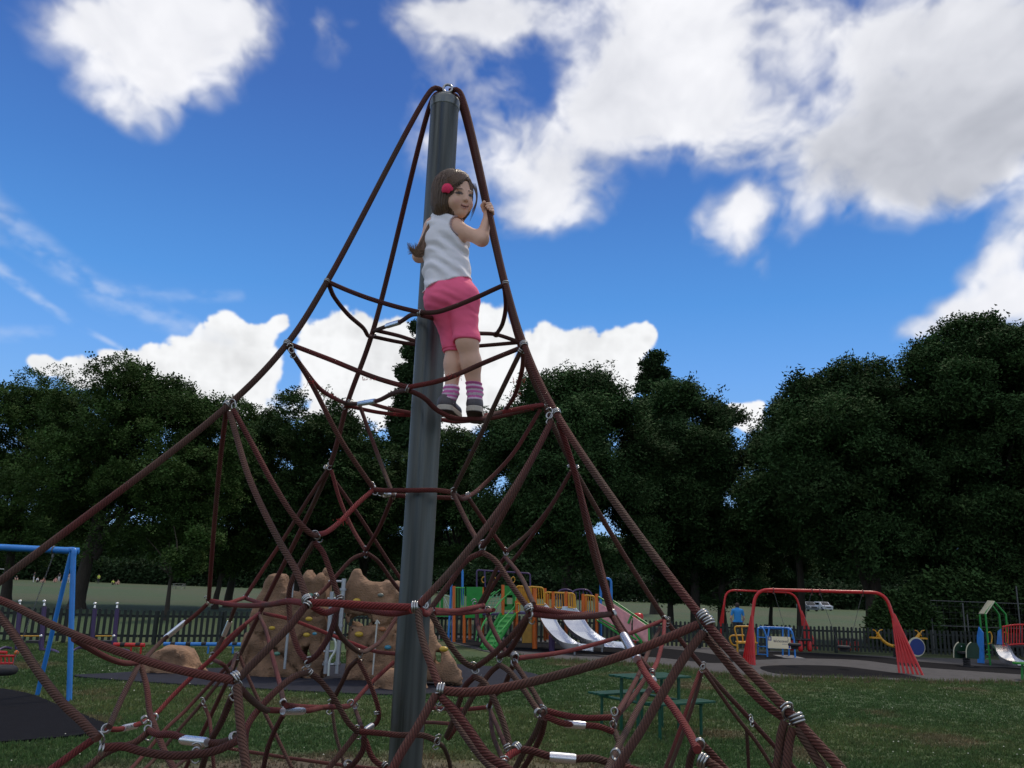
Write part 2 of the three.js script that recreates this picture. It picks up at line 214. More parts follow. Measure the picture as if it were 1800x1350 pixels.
// ---------------------------------------------------------------- the ground
const GREEN = [0.052, 0.100, 0.026], GREEN2 = [0.090, 0.124, 0.036], DRY = [0.150, 0.118, 0.062], HAY = [0.092, 0.096, 0.040], DIRT = [0.135, 0.098, 0.064];
const worn = [[1090, 1258, 0.55], [1545, 1252, 0.6], [1700, 1212, 0.7], [1210, 1205, 0.9], [1260, 1290, 0.6], [1130, 1190, 1.4], [1010, 1168, 1.0], [1330, 1196, 0.8], [160, 1262, 0.5], [45, 1168, 1.1], [1420, 1325, 0.7], [560, 1340, 0.9], [760, 1345, 1.2], [950, 1342, 0.9], [1650, 1300, 0.8]].map(([x, y, r]) => { const g = ground(x, y); return [g.x, g.z, r]; });
function groundColor(x, z) {
  const a = fbm2(x * 0.35 + 50, z * 0.35 + 20, 4), b = fbm2(x * 1.7 + 9, z * 1.7 + 3, 4), c = fbm2(x * 0.06 + 5, z * 0.06 + 2, 3);
  let col = GREEN.map((v, i) => mix(v, GREEN2[i], step(0.35, 0.65, a)));
  let dry = step(0.57, 0.80, b * 0.55 + a * 0.45) * 0.75;
  for (const [wx, wz, r] of worn) { const d = Math.hypot(x - wx, (z - wz) * 1.0) / r + (b - 0.5) * 1.1; if (d < 1) dry = Math.max(dry, step(1, 0.35, d) * 0.9); }
  col = col.map((v, i) => mix(v, DRY[i], dry));
  const far = step(27, 34, Math.hypot(x * 0.55, z) + (a - 0.5) * 3);   // mown, sun-bleached park beyond the playground fence
  const hay = clamp(0.42 + (c - 0.5) * 1.6 + (a - 0.5) * 0.8);
  col = col.map((v, i) => mix(v, mix(GREEN[i], HAY[i], hay), far));
  const dp = Math.hypot(x + 0.39, z + 3.8) + (a - 0.5) * 1.6 + (b - 0.5) * 1.2;   // trodden earth under the rope pyramid
  const d2 = step(7.2, 6.3, dp); col = col.map((v, i) => mix(v, DIRT[i] * (0.8 + 0.4 * b), d2));
  return col;
}
const grassMap = tileTexture(512, (u, v) => { const a = tileNoise(u, v, 90, 3, 2), b = tileNoise(u, v, 18, 4, 8), c = tileNoise(u, v, 150, 2, 4); const L = 0.42 + 0.55 * a + 0.35 * (b - 0.5) + 0.3 * (c - 0.5); return [L * (0.95 + 0.12 * (b - 0.5)), L, L * 0.9]; });
{
  const xs = [], zs = [];
  for (let x = 0, s = 0.16; x < 700; x += s) { xs.push(x); if (x > 14) s *= 1.07; }
  const X = [...xs.slice(1).reverse().map((v) => -v), ...xs];
  for (let z = 60, s = 8; z > 0; z -= s) zs.push(z);
  for (let z = 0, s = 0.4; z > -900; z -= s) { zs.push(z); if (z < -6) s = 0.15; if (z < -26) s = Math.max(0.15, (-z - 24) * 0.06); }
  const pos = [], col = [], uv = [], idx = [];
  for (const z of zs) for (const x of X) { const near = step(60, 20, Math.hypot(x, z)); pos.push(x, near * (fbm2(x * 0.5, z * 0.5, 3) - 0.5) * 0.03 - 0.012, z); col.push(...groundColor(x, z)); uv.push(x / 2.2, z / 2.2); }
  const n = X.length; for (let j = 0; j + 1 < zs.length; j++) for (let i = 0; i + 1 < n; i++) { const a = j * n + i; idx.push(a, a + 1, a + n, a + 1, a + n + 1, a + n); }
  const g = new THREE.BufferGeometry(); g.setAttribute('position', new THREE.Float32BufferAttribute(pos, 3)); g.setAttribute('color', new THREE.Float32BufferAttribute(col, 3)); g.setAttribute('uv', new THREE.Float32BufferAttribute(uv, 2)); g.setIndex(idx); g.computeVertexNormals();
  structure('ground', g, new THREE.MeshStandardMaterial({ vertexColors: true, map: grassMap, bumpMap: grassMap, bumpScale: 0.02, roughness: 0.95 }));
}
// flat surfaces laid on the ground, as thin slabs with the outline of the real patch
function slab(name, pts, y, mat, smooth = true) {
  const P = pts.map(([x, z]) => new THREE.Vector2(x, z)); const sh = new THREE.Shape();
  if (smooth) { const c = new THREE.CatmullRomCurve3(P.map((p) => V(p.x, 0, p.y)), true, 'centripetal').getSpacedPoints(160); c.forEach((p, i) => i ? sh.lineTo(p.x, -p.z) : sh.moveTo(p.x, -p.z)); } else P.forEach((p, i) => i ? sh.lineTo(p.x, -p.y) : sh.moveTo(p.x, -p.y));
  const g = new THREE.ExtrudeGeometry(sh, { depth: 0.06, bevelEnabled: false }); g.rotateX(-Math.PI / 2).translate(0, y - 0.06, 0);
  const p = g.attributes.position, uv = g.attributes.uv; for (let i = 0; i < p.count; i++) uv.setXY(i, p.getX(i), p.getZ(i));
  return structure(name, g, mat);
}
const px2 = (list) => list.map(([x, y]) => { const g = ground(x, y); return [g.x, g.z]; });
const asphaltTex = tileTexture(256, (u, v) => { const a = tileNoise(u, v, 110, 2, 6), b = tileNoise(u, v, 7, 4, 13); return 0.55 + 0.35 * a + 0.3 * (b - 0.5); });
const asphalt = new THREE.MeshPhysicalMaterial({ specularIntensity: 0.25, color: new THREE.Color().setRGB(0.125, 0.121, 0.122), map: withRepeat(asphaltTex, 0.7, 0.7), bumpMap: withRepeat(asphaltTex, 2, 2), bumpScale: 0.004, roughness: 0.9 });
const rubber = new THREE.MeshPhysicalMaterial({ specularIntensity: 0.12, color: new THREE.Color().setRGB(0.013, 0.013, 0.016), map: withRepeat(asphaltTex, 1.1, 1.1), bumpMap: withRepeat(asphaltTex, 4, 4), bumpScale: 0.004, roughness: 0.88 });
const rubberBlue = new THREE.MeshPhysicalMaterial({ specularIntensity: 0.12, color: new THREE.Color().setRGB(0.042, 0.045, 0.060), map: withRepeat(asphaltTex, 1.1, 1.1), bumpMap: withRepeat(asphaltTex, 4, 4), bumpScale: 0.004, roughness: 0.88 });
slab('playground_paving', px2([[770, 1118], [800, 1131], [880, 1150], [940, 1157], [996, 1161], [1115, 1166], [1200, 1175], [1262, 1186], [1350, 1191], [1480, 1193], [1640, 1198], [1810, 1199], [2150, 1205], [2150, 1172], [1810, 1162], [1560, 1154], [1350, 1144], [1150, 1134], [1000, 1128], [860, 1119]]), 0.012, asphalt);
slab('rubber_surface', px2([[780, 1121], [805, 1131], [870, 1141], [950, 1147], [1060, 1152], [1150, 1156], [1250, 1166], [1290, 1164], [1260, 1152], [1150, 1139], [1000, 1132], [870, 1124]]), 0.017, rubber);
slab('rubber_surface', px2([[1338, 1173], [1374, 1186], [1480, 1190], [1583, 1193], [1630, 1197], [1600, 1188], [1529, 1178], [1475, 1172], [1400, 1170]]), 0.018, rubber);
slab('rubber_surface', px2([[1300, 1146], [1310, 1160], [1420, 1158], [1511, 1161], [1600, 1172], [1706, 1180], [1830, 1188], [1900, 1186], [1800, 1176], [1713, 1171], [1620, 1164], [1550, 1156], [1439, 1149], [1380, 1147]]), 0.019, rubber);
slab('rubber_surface', px2([[130, 1188], [200, 1184], [260, 1180], [420, 1174], [700, 1166], [860, 1172], [950, 1189], [925, 1202], [860, 1213], [700, 1222], [560, 1217], [400, 1208], [250, 1199]]), 0.017, rubberBlue);
slab('rubber_surface', px2([[-90, 1204], [30, 1216], [110, 1244], [160, 1263], [186, 1277], [150, 1292], [0, 1306], [-130, 1312], [-260, 1250]]), 0.018, rubber);

// blades of grass, clover flowers and weeds on the lawn round the net
function bladeGeo(n, h, spread, seed) {
  const r = rng(seed), pos = [], idx = [];
  for (let i = 0; i < n; i++) { const a = r() * 6.283, d = r() * spread, x = Math.cos(a) * d, z = Math.sin(a) * d, b = r() * 6.283, hh = h * (0.5 + 0.8 * r()), w = 0.005 + 0.004 * r(), lx = (r() - 0.5) * hh * 1.2, lz = (r() - 0.5) * hh * 1.2, o = pos.length / 3; pos.push(x - Math.cos(b) * w, 0, z - Math.sin(b) * w, x + Math.cos(b) * w, 0, z + Math.sin(b) * w, x + lx * 0.4 + Math.cos(b) * w * 0.7, hh * 0.6, z + lz * 0.4 + Math.sin(b) * w * 0.7, x + lx, hh, z + lz); idx.push(o, o + 1, o + 2, o, o + 2, o + 3); }
  const g = new THREE.BufferGeometry(); g.setAttribute('position', new THREE.Float32BufferAttribute(pos, 3)); g.setIndex(idx); g.computeVertexNormals(); return g;
}
const slabsOver = [];   // patches of paving, so that no grass grows through them
scene.children.forEach((o) => { if (/rubber_surface|playground_paving/.test(o.name)) { const s = []; const p = o.geometry.attributes.position; o.geometry.computeBoundingBox(); slabsOver.push({ bb: o.geometry.boundingBox, p }); } });
function onSlab(x, z) {
  for (const { bb, p } of slabsOver) { if (x < bb.min.x || x > bb.max.x || z < bb.min.z || z > bb.max.z) continue; for (let i = 0; i < p.count; i += 3) { const ax = p.getX(i), az = p.getZ(i), bx = p.getX(i + 1), bz = p.getZ(i + 1), cx = p.getX(i + 2), cz = p.getZ(i + 2); const d1 = (x - bx) * (az - bz) - (ax - bx) * (z - bz), d2 = (x - cx) * (bz - cz) - (bx - cx) * (z - cz), d3 = (x - ax) * (cz - az) - (cx - ax) * (z - az); if (!((d1 < 0 || d2 < 0 || d3 < 0) && (d1 > 0 || d2 > 0 || d3 > 0))) return true; } }
  return false;
}
{
  const r = rng(99), M = new THREE.Matrix4(), Q = new THREE.Quaternion(), list = [];
  while (list.length < 70000) {
    const z = -(8.2 + Math.pow(r(), 1.25) * 17.5), x = (r() - 0.5) * 2 * (-z * 0.72 + 1);
    if (onSlab(x, z)) continue;
    const gc = groundColor(x, z); if (Math.hypot(x + 0.39, z + 3.8) < 7.0 && r() < 0.75) continue;
    list.push([x, z, gc]);
  }
  for (let i = 0; i < 900; i++) { const q = r(), e = [[880, 1151], [996, 1162], [1115, 1167], [1200, 1176], [1262, 1187], [1350, 1192], [1480, 1194], [1640, 1199], [1810, 1200]], k = Math.min(7, Math.floor(q * 8)), f = q * 8 - k, p = ground(mix(e[k][0], e[k + 1][0], f), mix(e[k][1], e[k + 1][1], f) + r() * r() * 7 - 1); list.push([p.x, p.z, r() < 0.5 ? DRY : GREEN2, 1 + 1.6 * r() * r()]); }
  const grass = new THREE.InstancedMesh(bladeGeo(7, 0.05, 0.06, 3), new THREE.MeshStandardMaterial({ roughness: 0.85, side: THREE.DoubleSide }), list.length);
  list.forEach(([x, z, gc, tall = 0], i) => { const s = tall + 0.55 + 0.75 * r() * r() + (r() < 0.01 ? 0.8 : 0); M.compose(V(x, -0.012, z), Q.setFromAxisAngle(V(0, 1, 0), r() * 6.28), V(1 + r() * 0.6, s, 1 + r() * 0.6)); grass.setMatrixAt(i, M); const k = 0.75 + 0.6 * r(), y = r() < 0.1 ? 1.35 : 1; grass.setColorAt(i, new THREE.Color().setRGB(gc[0] * k * y * 1.05, gc[1] * k * 1.12, gc[2] * k)); });
  grass.name = 'grass'; grass.userData = { label: 'short patchy green lawn grass between the net and the paving', category: 'grass', kind: 'stuff' }; grass.receiveShadow = true; scene.add(grass);
  const fl = []; while (fl.length < 190) { const z = -(8.5 + r() * 14), x = (r() - 0.5) * 2 * (-z * 0.7); if (!onSlab(x, z) && fbm2(x * 0.5 + 7, z * 0.5, 3) > 0.47) fl.push([x, z]); }
  const clover = new THREE.InstancedMesh(new THREE.IcosahedronGeometry(0.0085, 1), new THREE.MeshStandardMaterial({ color: rgb(214, 212, 190), roughness: 0.9 }), fl.length);
  fl.forEach(([x, z], i) => { const s = 0.6 + r() * 0.8; M.compose(V(x, 0.028 + r() * 0.03, z), Q.identity(), V(s, s * 0.8, s)); clover.setMatrixAt(i, M); });
  clover.name = 'clover_flowers'; clover.userData = { label: 'tiny white clover and daisy heads dotted over the lawn', category: 'flowers', kind: 'stuff' }; scene.add(clover);
}
console.log('ground');

// ---------------------------------------------------------------- trees
const barkTex = tileTexture(256, (u, v) => { const a = fbm2(u * 30, v * 5 + 3, 4), b = tileNoise(u, v, 20, 4, 9); return 0.45 + 0.5 * a + 0.3 * (b - 0.5); });
const bark = new THREE.MeshStandardMaterial({ color: new THREE.Color().setRGB(0.075, 0.062, 0.048), map: withRepeat(barkTex, 2, 0.5), bumpMap: withRepeat(barkTex, 2, 0.5), bumpScale: 0.05, roughness: 0.95 });
function sprayGeo(seed, n, size, leaf, narrow) {   // a twig's worth of leaves, each a folded blade
  const r = rng(seed), pos = [], idx = [];
  for (let i = 0; i < n; i++) {
    const c = V((r() - 0.5) * 2, (r() - 0.5) * 1.3, (r() - 0.5) * 2).multiplyScalar(size * 0.5), d = V(r() - 0.5, r() * 0.7 - 0.35, r() - 0.5).normalize(), s = d.clone().cross(V(r() - 0.5, 1, r() - 0.5)).normalize(), nrm = d.clone().cross(s), L = leaf * (0.7 + 0.7 * r()), w = L * narrow, o = pos.length / 3;
    for (const [a, b, k] of [[0, 0, 0], [0.5, w / L, 0.12], [1, 0, -0.1], [0.5, -w / L, 0.12]]) { const p = c.clone().addScaledVector(d, a * L).addScaledVector(s, b * L).addScaledVector(nrm, k * L); pos.push(p.x, p.y, p.z); }
    idx.push(o, o + 1, o + 2, o, o + 2, o + 3);
  }
  const g = new THREE.BufferGeometry(); g.setAttribute('position', new THREE.Float32BufferAttribute(pos, 3)); g.setIndex(idx); g.computeVertexNormals(); return g;
}
const sprays = [sprayGeo(1, 26, 0.66, 0.135, 0.34), sprayGeo(2, 30, 0.70, 0.15, 0.22), sprayGeo(3, 26, 0.56, 0.12, 0.38), sprayGeo(4, 22, 1.1, 0.30, 0.34)];
const leafMats = [[0.040, 0.080, 0.025], [0.036, 0.076, 0.025], [0.048, 0.092, 0.024], [0.038, 0.074, 0.028]].map((c) => new THREE.MeshPhysicalMaterial({ color: new THREE.Color().setRGB(...c), roughness: 0.85, specularIntensity: 0.25, side: THREE.DoubleSide }));
function tree(name, label, category, group, { x, z, h, cb, rx, rz = rx, tr = 0.35, seed, kind = 0, n = 6500, lean = 0, clumps = 64, fork = 0.3, size = 1, gap = 0.0, trunkX = 0, limbs = 8, holesN = 10 }) {
  const r = rng(seed), t = thing(name, label, category, V(x, 0, z), group), cy = (h + cb) / 2, ry = (h - cb) / 2;
  const centres = [];
  for (let i = 0; i < clumps; i++) {
    const a = i * 2.39996 + r(), yy = 1 - 2 * (i + 0.5) / clumps, rad = Math.sqrt(1 - yy * yy), k = 0.62 + 0.36 * r(), flat = kind === 3 ? 1 : mix(1, 1.12, step(0.2, -0.6, yy));
    const rc = Math.min(rx, ry) * (0.20 + 0.15 * r()) * (kind === 3 ? 1.3 : 1);
    if (r() < gap) continue;
    centres.push([Math.cos(a) * rad * k * rx * flat + lean * (yy + 1), cy + yy * ry * (0.62 + 0.34 * r()), Math.sin(a) * rad * k * rz * flat, rc]);
  }
  for (let i = 0; i < clumps * 0.22; i++) centres.push([(r() - 0.5) * rx * 0.8, cy + (r() - 0.5) * ry * 1.0, (r() - 0.5) * rz * 0.8, Math.min(rx, ry) * 0.34]);
  // trunk and limbs
  const top = V(trunkX * 0.8, cb + ry * 0.7, 0), base = V(trunkX, -0.1, 0), mid = V(trunkX * 0.9 + (r() - 0.5) * 0.3, cb * 0.6 + 0.5, 0);
  part(t, 'trunk', bar([base, V(trunkX, 0.6, 0), mid, top], tr, { seg: 14, stepLen: 0.5, taper: (u) => (1.28 - 0.28 * step(0, 0.08, u)) * (1 - 0.75 * u) }), bark);
  const ls = []; for (let i = 0; i < limbs; i++) { const c = centres[Math.floor(r() * centres.length)], s = V(trunkX, 0, 0).lerp(V(trunkX * 0.5, 0, 0), 0.5).setY(mix(cb * fork + 0.8, cb + ry * 0.4, r())), e = V(c[0], c[1], c[2]); ls.push(bar([s, s.clone().lerp(e, 0.45).add(V((r() - 0.5) * 0.8, ry * 0.14, (r() - 0.5) * 0.8)), e], tr * (0.3 + 0.25 * r()), { seg: 7, stepLen: 0.7, taper: (u) => 1 - 0.85 * u })); }
  if (ls.length) part(t, 'limbs', ls, bark);
  const holes = []; if (kind !== 3) for (let i = 0; i < holesN; i++) { const a = r() * 6.28, q = 0.25 + 0.6 * r(); holes.push([Math.cos(a) * rx * q, cy + Math.sin(a) * ry * q, 0.4 + 0.7 * r()]); }
  const total = centres.reduce((s, c) => s + c[3] * c[3], 0), list = [];
  for (const c of centres) {
    const m = Math.ceil(n * c[3] * c[3] / total), tone = 0.75 + 0.5 * r();
    for (let i = 0; i < m; i++) {
      const d = V(r() - 0.5, r() - 0.5, r() - 0.5); if (d.lengthSq() < 1e-4) continue; d.normalize(); if (d.y < -0.2 && r() < 0.6) d.y = -d.y;
      const k = c[3] * (0.5 + 0.58 * Math.pow(r(), 0.45) + (r() < 0.07 ? (0.25 + 0.4 * Math.max(0, d.y)) * r() : 0)) * (0.7 + 0.6 * noise3(d.x * 2.4 + c[0], d.y * 2.4 + c[1], d.z * 2.4 + c[2]));
      const hx = c[0] + d.x * k, hy = c[1] + d.y * k; if (holes.some(([ax, ay, ar]) => Math.hypot(hx - ax, hy - ay) < ar * (0.55 + 0.9 * noise2(hx * 1.1 + 9, hy * 1.1)))) continue;
      list.push([c[0] + d.x * k * 1.12, c[1] + d.y * k * 0.86, c[2] + d.z * k * 1.12, tone]);
    }
  }
  const im = new THREE.InstancedMesh(sprays[kind], leafMats[kind], list.length), M = new THREE.Matrix4(), Q = new THREE.Quaternion(), E3 = new THREE.Euler();
  list.forEach(([a, b, c, tone], i) => { const s = size * (0.7 + 0.7 * r()); M.compose(V(a, b, c), Q.setFromEuler(E3.set((r() - 0.5) * 1.2, r() * 6.28, (r() - 0.5) * 1.2)), V(s, s, s)); im.setMatrixAt(i, M); const k = tone * (0.7 + 0.6 * r()); im.setColorAt(i, new THREE.Color().setRGB(k * (0.95 + 0.3 * r() * r()), k, k * 0.95)); });
  im.name = 'crown'; im.userData.kind = 'stuff'; shade(im); t.add(im);
  return t;
}
// where a tree stands and how big it is, read from the photograph: trunk x, crown top y, half width, distance, lowest leaves y
function treeAt(name, label, px, topY, hw, d, lowY, opt = {}, group = 'trees standing beyond the playground fence', category = 'tree') {
  const c = at(px, 1020, d), top = at(px, topY, d), low = at(px, lowY, d), rx = hw * d / FOCAL * 1.03;
  return tree(name, label, category, group, { x: c.x, z: -d, h: top.y, cb: Math.max(opt.floor ?? 1.2, low.y), rx, ...opt });
}
treeAt('broadleaf_tree', 'dark broadleaf tree at the far left edge, behind the blue swing frame', 15, 672, 150, 56, 985, { seed: 11, kind: 2, rz: 5, n: 8500, tr: 0.35, gap: 0.1 });
treeAt('oak_tree', 'broad dark oak with a thick trunk behind the blue swing post', 215, 650, 175, 49, 990, { seed: 12, kind: 2, rz: 6, n: 13000, tr: 0.46, trunkX: -2.35, gap: 0.08, clumps: 58 });
treeAt('broadleaf_tree', 'dark broadleaf tree behind the climbing boulders, nearest the oak', 405, 690, 95, 60, 1000, { seed: 13, kind: 2, n: 7500, tr: 0.3, gap: 0.06 });
treeAt('broadleaf_tree', 'round topped dark tree rising above the climbing boulders', 520, 696, 125, 57, 1010, { seed: 14, kind: 0, n: 10500, tr: 0.34 });
treeAt('broadleaf_tree', 'lower dark tree just left of the grey pole', 640, 785, 85, 63, 1010, { seed: 15, kind: 0, n: 7500, tr: 0.3 });
treeAt('poplar_tree', 'tall narrow poplar rising directly behind the grey pole', 716, 560, 34, 88, 960, { seed: 16, kind: 3, n: 5200, tr: 0.4, clumps: 60, limbs: 0, size: 0.8 }, 'narrow poplars');
treeAt('broadleaf_tree', 'dark bushy tree between the grey pole and the tall ash trees', 805, 755, 95, 60, 1010, { seed: 17, kind: 0, n: 8000, tr: 0.3 });
treeAt('ash_tree', 'tall spreading ash tree right of the child, above the play tower', 1000, 668, 150, 47, 1015, { seed: 18, kind: 1, n: 13000, tr: 0.36, clumps: 56, gap: 0.05 });
treeAt('poplar_tree', 'tip of a narrow poplar showing above the ash trees', 1150, 622, 30, 84, 960, { seed: 19, kind: 3, n: 4200, tr: 0.4, clumps: 54, limbs: 0, size: 0.8 }, 'narrow poplars');
treeAt('ash_tree', 'spreading ash tree directly above the far red swing frame', 1222, 690, 112, 50, 1020, { seed: 20, kind: 1, n: 11500, tr: 0.34, clumps: 54, gap: 0.07 });
treeAt('ash_tree', 'slender upright ash tree at the gap of sky above the red swings', 1405, 694, 58, 47, 1010, { seed: 21, kind: 1, n: 7000, tr: 0.26 });
treeAt('ash_tree', 'massive ash tree with a thick trunk behind the near red swing frame', 1510, 642, 165, 43, 1015, { seed: 22, kind: 1, n: 14500, tr: 0.52, trunkX: 0.7, clumps: 60 });
treeAt('ash_tree', 'dense ash tree between the massive ash and the tallest tree at the right', 1640, 668, 120, 46, 1040, { seed: 23, kind: 1, n: 10500, tr: 0.3 });
treeAt('ash_tree', 'tallest tree at the right edge, towering over the small slide', 1765, 566, 150, 40, 1015, { seed: 24, kind: 1, n: 14500, tr: 0.4, clumps: 58, gap: 0.05 });
treeAt('ash_tree', 'dark tree half out of view at the right edge, behind the tallest one', 1860, 640, 150, 48, 1060, { seed: 25, kind: 1, n: 9000, tr: 0.35 });
// slim park trees with bare stems, standing nearer in front of the big crowns
treeAt('park_tree', 'slim park tree with a leaning bare stem left of the boulders', 300, 905, 62, 40, 1010, { seed: 31, kind: 2, n: 3600, tr: 0.13, clumps: 30, limbs: 5 });
treeAt('park_tree', 'slim park tree with a straight dark stem by the boulder wall', 383, 880, 70, 56, 1012, { seed: 32, kind: 2, n: 4200, tr: 0.22, clumps: 32, limbs: 5 });
[[1178, 900, 80, 52, 1052, 0.24, 41, 'left of the red litter bin'], [1268, 905, 75, 50, 1058, 0.32, 42, 'behind the left leg of the far red swing'], [1352, 920, 60, 55, 1050, 0.15, 43, 'behind the crossbar of the red swings']].forEach(([x, y, hw, d, low, tr, seed, where]) => treeAt('park_tree', 'shaded park tree with a bare trunk ' + where, x, y, hw, d, low, { seed, kind: 1, n: 3800, tr, clumps: 30, limbs: 5 }));
[[1585, 1052, 42, 37.5, 'left of the green spring rider'], [1640, 1020, 48, 39, 'directly behind the green spring rider'], [1700, 1000, 52, 38, 'behind the left post of the slide house'], [1762, 1010, 50, 39.5, 'behind the cream roof of the slide house'], [1826, 990, 55, 38, 'at the right edge']].forEach(([x, y, hw, d, where], i) => treeAt('evergreen_shrub', 'dark evergreen shrub beyond the fence ' + where, x, y, hw, d, 1150, { floor: 0, seed: 60 + i, kind: 0, n: 2600, tr: 0.08, clumps: 34, limbs: 0, holesN: 0 }, 'dark shrubs beyond the fence at the right', 'shrub'));
// the far side of the park
{
  const r = rng(404), R = [];
  for (let i = 0; i < 24; i++) R.push([-120 + i * 86 + (r() - 0.5) * 40, 925 + r() * 45, 60 + r() * 30, 185 + r() * 40]);
  R.forEach(([x, y, hw, d], i) => treeAt('distant_tree', 'distant dark tree in the row closing the far side of the park', x, y + (x - 900) * 0.02, hw, d, 1020 + (x - 100) * 0.036, { floor: 0, seed: 500 + i, kind: 3, n: 1900, tr: 0.3, clumps: 26, limbs: 0, size: 2.2, rz: 4 }, 'row of trees across the far field'));
}
{
  const r = rng(640), n = 5200, im = new THREE.InstancedMesh(sprays[3], leafMats[3], n), M = new THREE.Matrix4(), Q = new THREE.Quaternion(), E3 = new THREE.Euler();
  for (let i = 0; i < n; i++) { const x = (r() - 0.5) * 360, h = 3.4 + 2.2 * fbm2(x * 0.12, 3, 3), s = 1.6 + r() * 1.2; M.compose(V(x, h * Math.pow(r(), 0.8), -178 - 4 * r() - 5 * noise2(x * 0.05, 8)), Q.setFromEuler(E3.set(r(), r() * 6.28, r())), V(s, s, s)); im.setMatrixAt(i, M); const k = 0.4 + 0.4 * r(); im.setColorAt(i, new THREE.Color().setRGB(k, k, k)); }
  im.name = 'hedgerow'; im.userData = { label: 'dark continuous hedgerow along the far edge of the field', category: 'hedge', kind: 'stuff' }; shade(im); scene.add(im);
}
console.log('trees');
// ---------------------------------------------------------------- the rope pyramid
// a square pyramid of ropes round a steel pole: at each height the half side of the square, turned 8.4 degrees
const POLE = V(-0.389, 0, -3.8), TURN = -0.1474, TU = Math.cos(TURN), TS = Math.sin(TURN);
const HALF = [[4.42, 0.03], [3.253, 0.389], [2.935, 0.503], [2.634, 0.648], [1.91, 1.134], [0, 2.42]];
const halfAt = (h) => { let k = 0; while (k < HALF.length - 2 && HALF[k + 1][0] > h) k++; const [h0, a0] = HALF[k], [h1, a1] = HALF[k + 1]; return a0 + (a1 - a0) * (h0 - h) / (h0 - h1); };
// the place on a sight line that lies in the front face (t = 1), through the pole (t = 0) or in the back face (t = -1) of the pyramid
function net(px, py, t) {
  const v = sight(px, py); v.multiplyScalar(1 / -v.z); let lo = 0.6, hi = 9;
  for (let i = 0; i < 40; i++) { const d = (lo + hi) / 2, x = v.x * d - POLE.x, y = EYE + v.y * d, z = -d - POLE.z, ww = z * TU + x * TS; if (ww > t * halfAt(y)) lo = d; else hi = d; }
  return V(v.x * lo, EYE + v.y * lo, -lo);
}
const ropeNet = thing('climbing_net', 'pyramid climbing net of maroon ropes on a tall grey steel pole', 'climbing net', V(POLE.x, 0, POLE.z));
const toNet = (p) => p.clone().sub(ropeNet.position);
const ropeTex = tileTexture(128, (u, v) => { const s = ((u * 3 + v * 1) % 1 + 1) % 1; return Math.pow(Math.abs(Math.sin(s * Math.PI)), 0.7) * 0.85 + 0.15 * tileNoise(u, v, 30, 2, 4); });
ropeTex.repeat.set(2, 85);
const fibreTex = tileTexture(128, (u, v) => 0.72 + 0.45 * (tileNoise(u, v, 34, 3, 9) - 0.35), true); fibreTex.repeat.set(3, 40);
const ropeMat = new THREE.MeshStandardMaterial({ vertexColors: true, map: fibreTex, bumpMap: ropeTex, bumpScale: 0.006, roughness: 0.82 });
const C_MAROON = [0.138, 0.028, 0.019], C_BROWN = [0.132, 0.064, 0.040], C_RED = [0.400, 0.028, 0.028], C_DARK = [0.075, 0.026, 0.024];
const frayMat = new THREE.MeshStandardMaterial({ color: new THREE.Color().setRGB(0.42, 0.03, 0.03), roughness: 0.9 });
let ropeNo = 0;
const allRopes = [];
function rope(points, r, red = 0.25, brown = 0.5, dark = 0) {
  const no = ++ropeNo, pts = points.map(toNet);
  const g = bar(pts, r, { seg: 10, stepLen: 0.02, colors: (s) => {
    const a = fbm2(s * 3 + no * 13.1, no * 3.3, 3), b = fbm2(s * 9 + no * 7.7, no * 1.9, 3), w = step(0.5 - brown * 0.35, 0.9 - brown * 0.45, a), rd = red * step(0.36, 0.62, fbm2(s * 2.2 + no * 5.3, no * 9.1, 3) + red * 0.18);
    return [0, 1, 2].map((i) => { let v = mix(C_MAROON[i], C_BROWN[i], w); v = mix(v, C_RED[i], rd); v = mix(v, C_DARK[i], dark); return v * (0.8 + 0.4 * b); });
  } });
  part(ropeNet, 'rope', g, ropeMat);
  allRopes.push({ pts: points, r });
}
// the pole, with its cap
const steelTex = tileTexture(256, (u, v) => { const a = fbm2(u * 26, v * 1.5 + 2, 4), b = tileNoise(u, v, 9, 5, 17), c = tileNoise(u, v, 70, 2, 3); return clamp(0.64 + 0.55 * (a - 0.5) + 0.75 * (b - 0.5) + 0.12 * (c - 0.5)); });
const poleMat = new THREE.MeshStandardMaterial({ color: new THREE.Color().setRGB(0.135, 0.152, 0.145), map: withRepeat(steelTex, 1, 0.55), roughnessMap: withRepeat(steelTex, 1, 0.4), roughness: 0.7, metalness: 0.55 });
{
  const g = new THREE.CylinderGeometry(0.0705, 0.0705, 4.37, 48, 1, true); g.translate(0, 4.37 / 2, 0); part(ropeNet, 'pole', g, poleMat);
  const cap = new THREE.LatheGeometry([[0.0001, 4.405], [0.03, 4.403], [0.055, 4.392], [0.071, 4.375], [0.0745, 4.365], [0.0745, 4.33], [0.0706, 4.325]].map(([a, b]) => new THREE.Vector2(a, b)), 40); part(ropeNet, 'pole_cap', cap, metal(new THREE.Color().setRGB(0.17, 0.185, 0.18), 0.5, 0.7));
  const eye = merge([new THREE.TorusGeometry(0.022, 0.0065, 10, 20).translate(0.012, 4.425, 0.03), new THREE.TorusGeometry(0.022, 0.0065, 10, 20).rotateY(1.5).translate(-0.02, 4.42, -0.02)]); part(ropeNet, 'eye_bolts', eye, metal(new THREE.Color().setRGB(0.4, 0.4, 0.4), 0.35, 1));
  part(ropeNet, 'foundation', new THREE.CylinderGeometry(0.22, 0.24, 0.05, 24).translate(0, 0.013, 0), metal(new THREE.Color().setRGB(0.2, 0.2, 0.2), 0.6, 0.7));
}
const MAIN = 0.0132, ROPE = 0.0104;
const N = (a) => { const out = []; for (let i = 0; i < a.length; i += 3) out.push(net(a[i], a[i + 1], a[i + 2])); return out; };
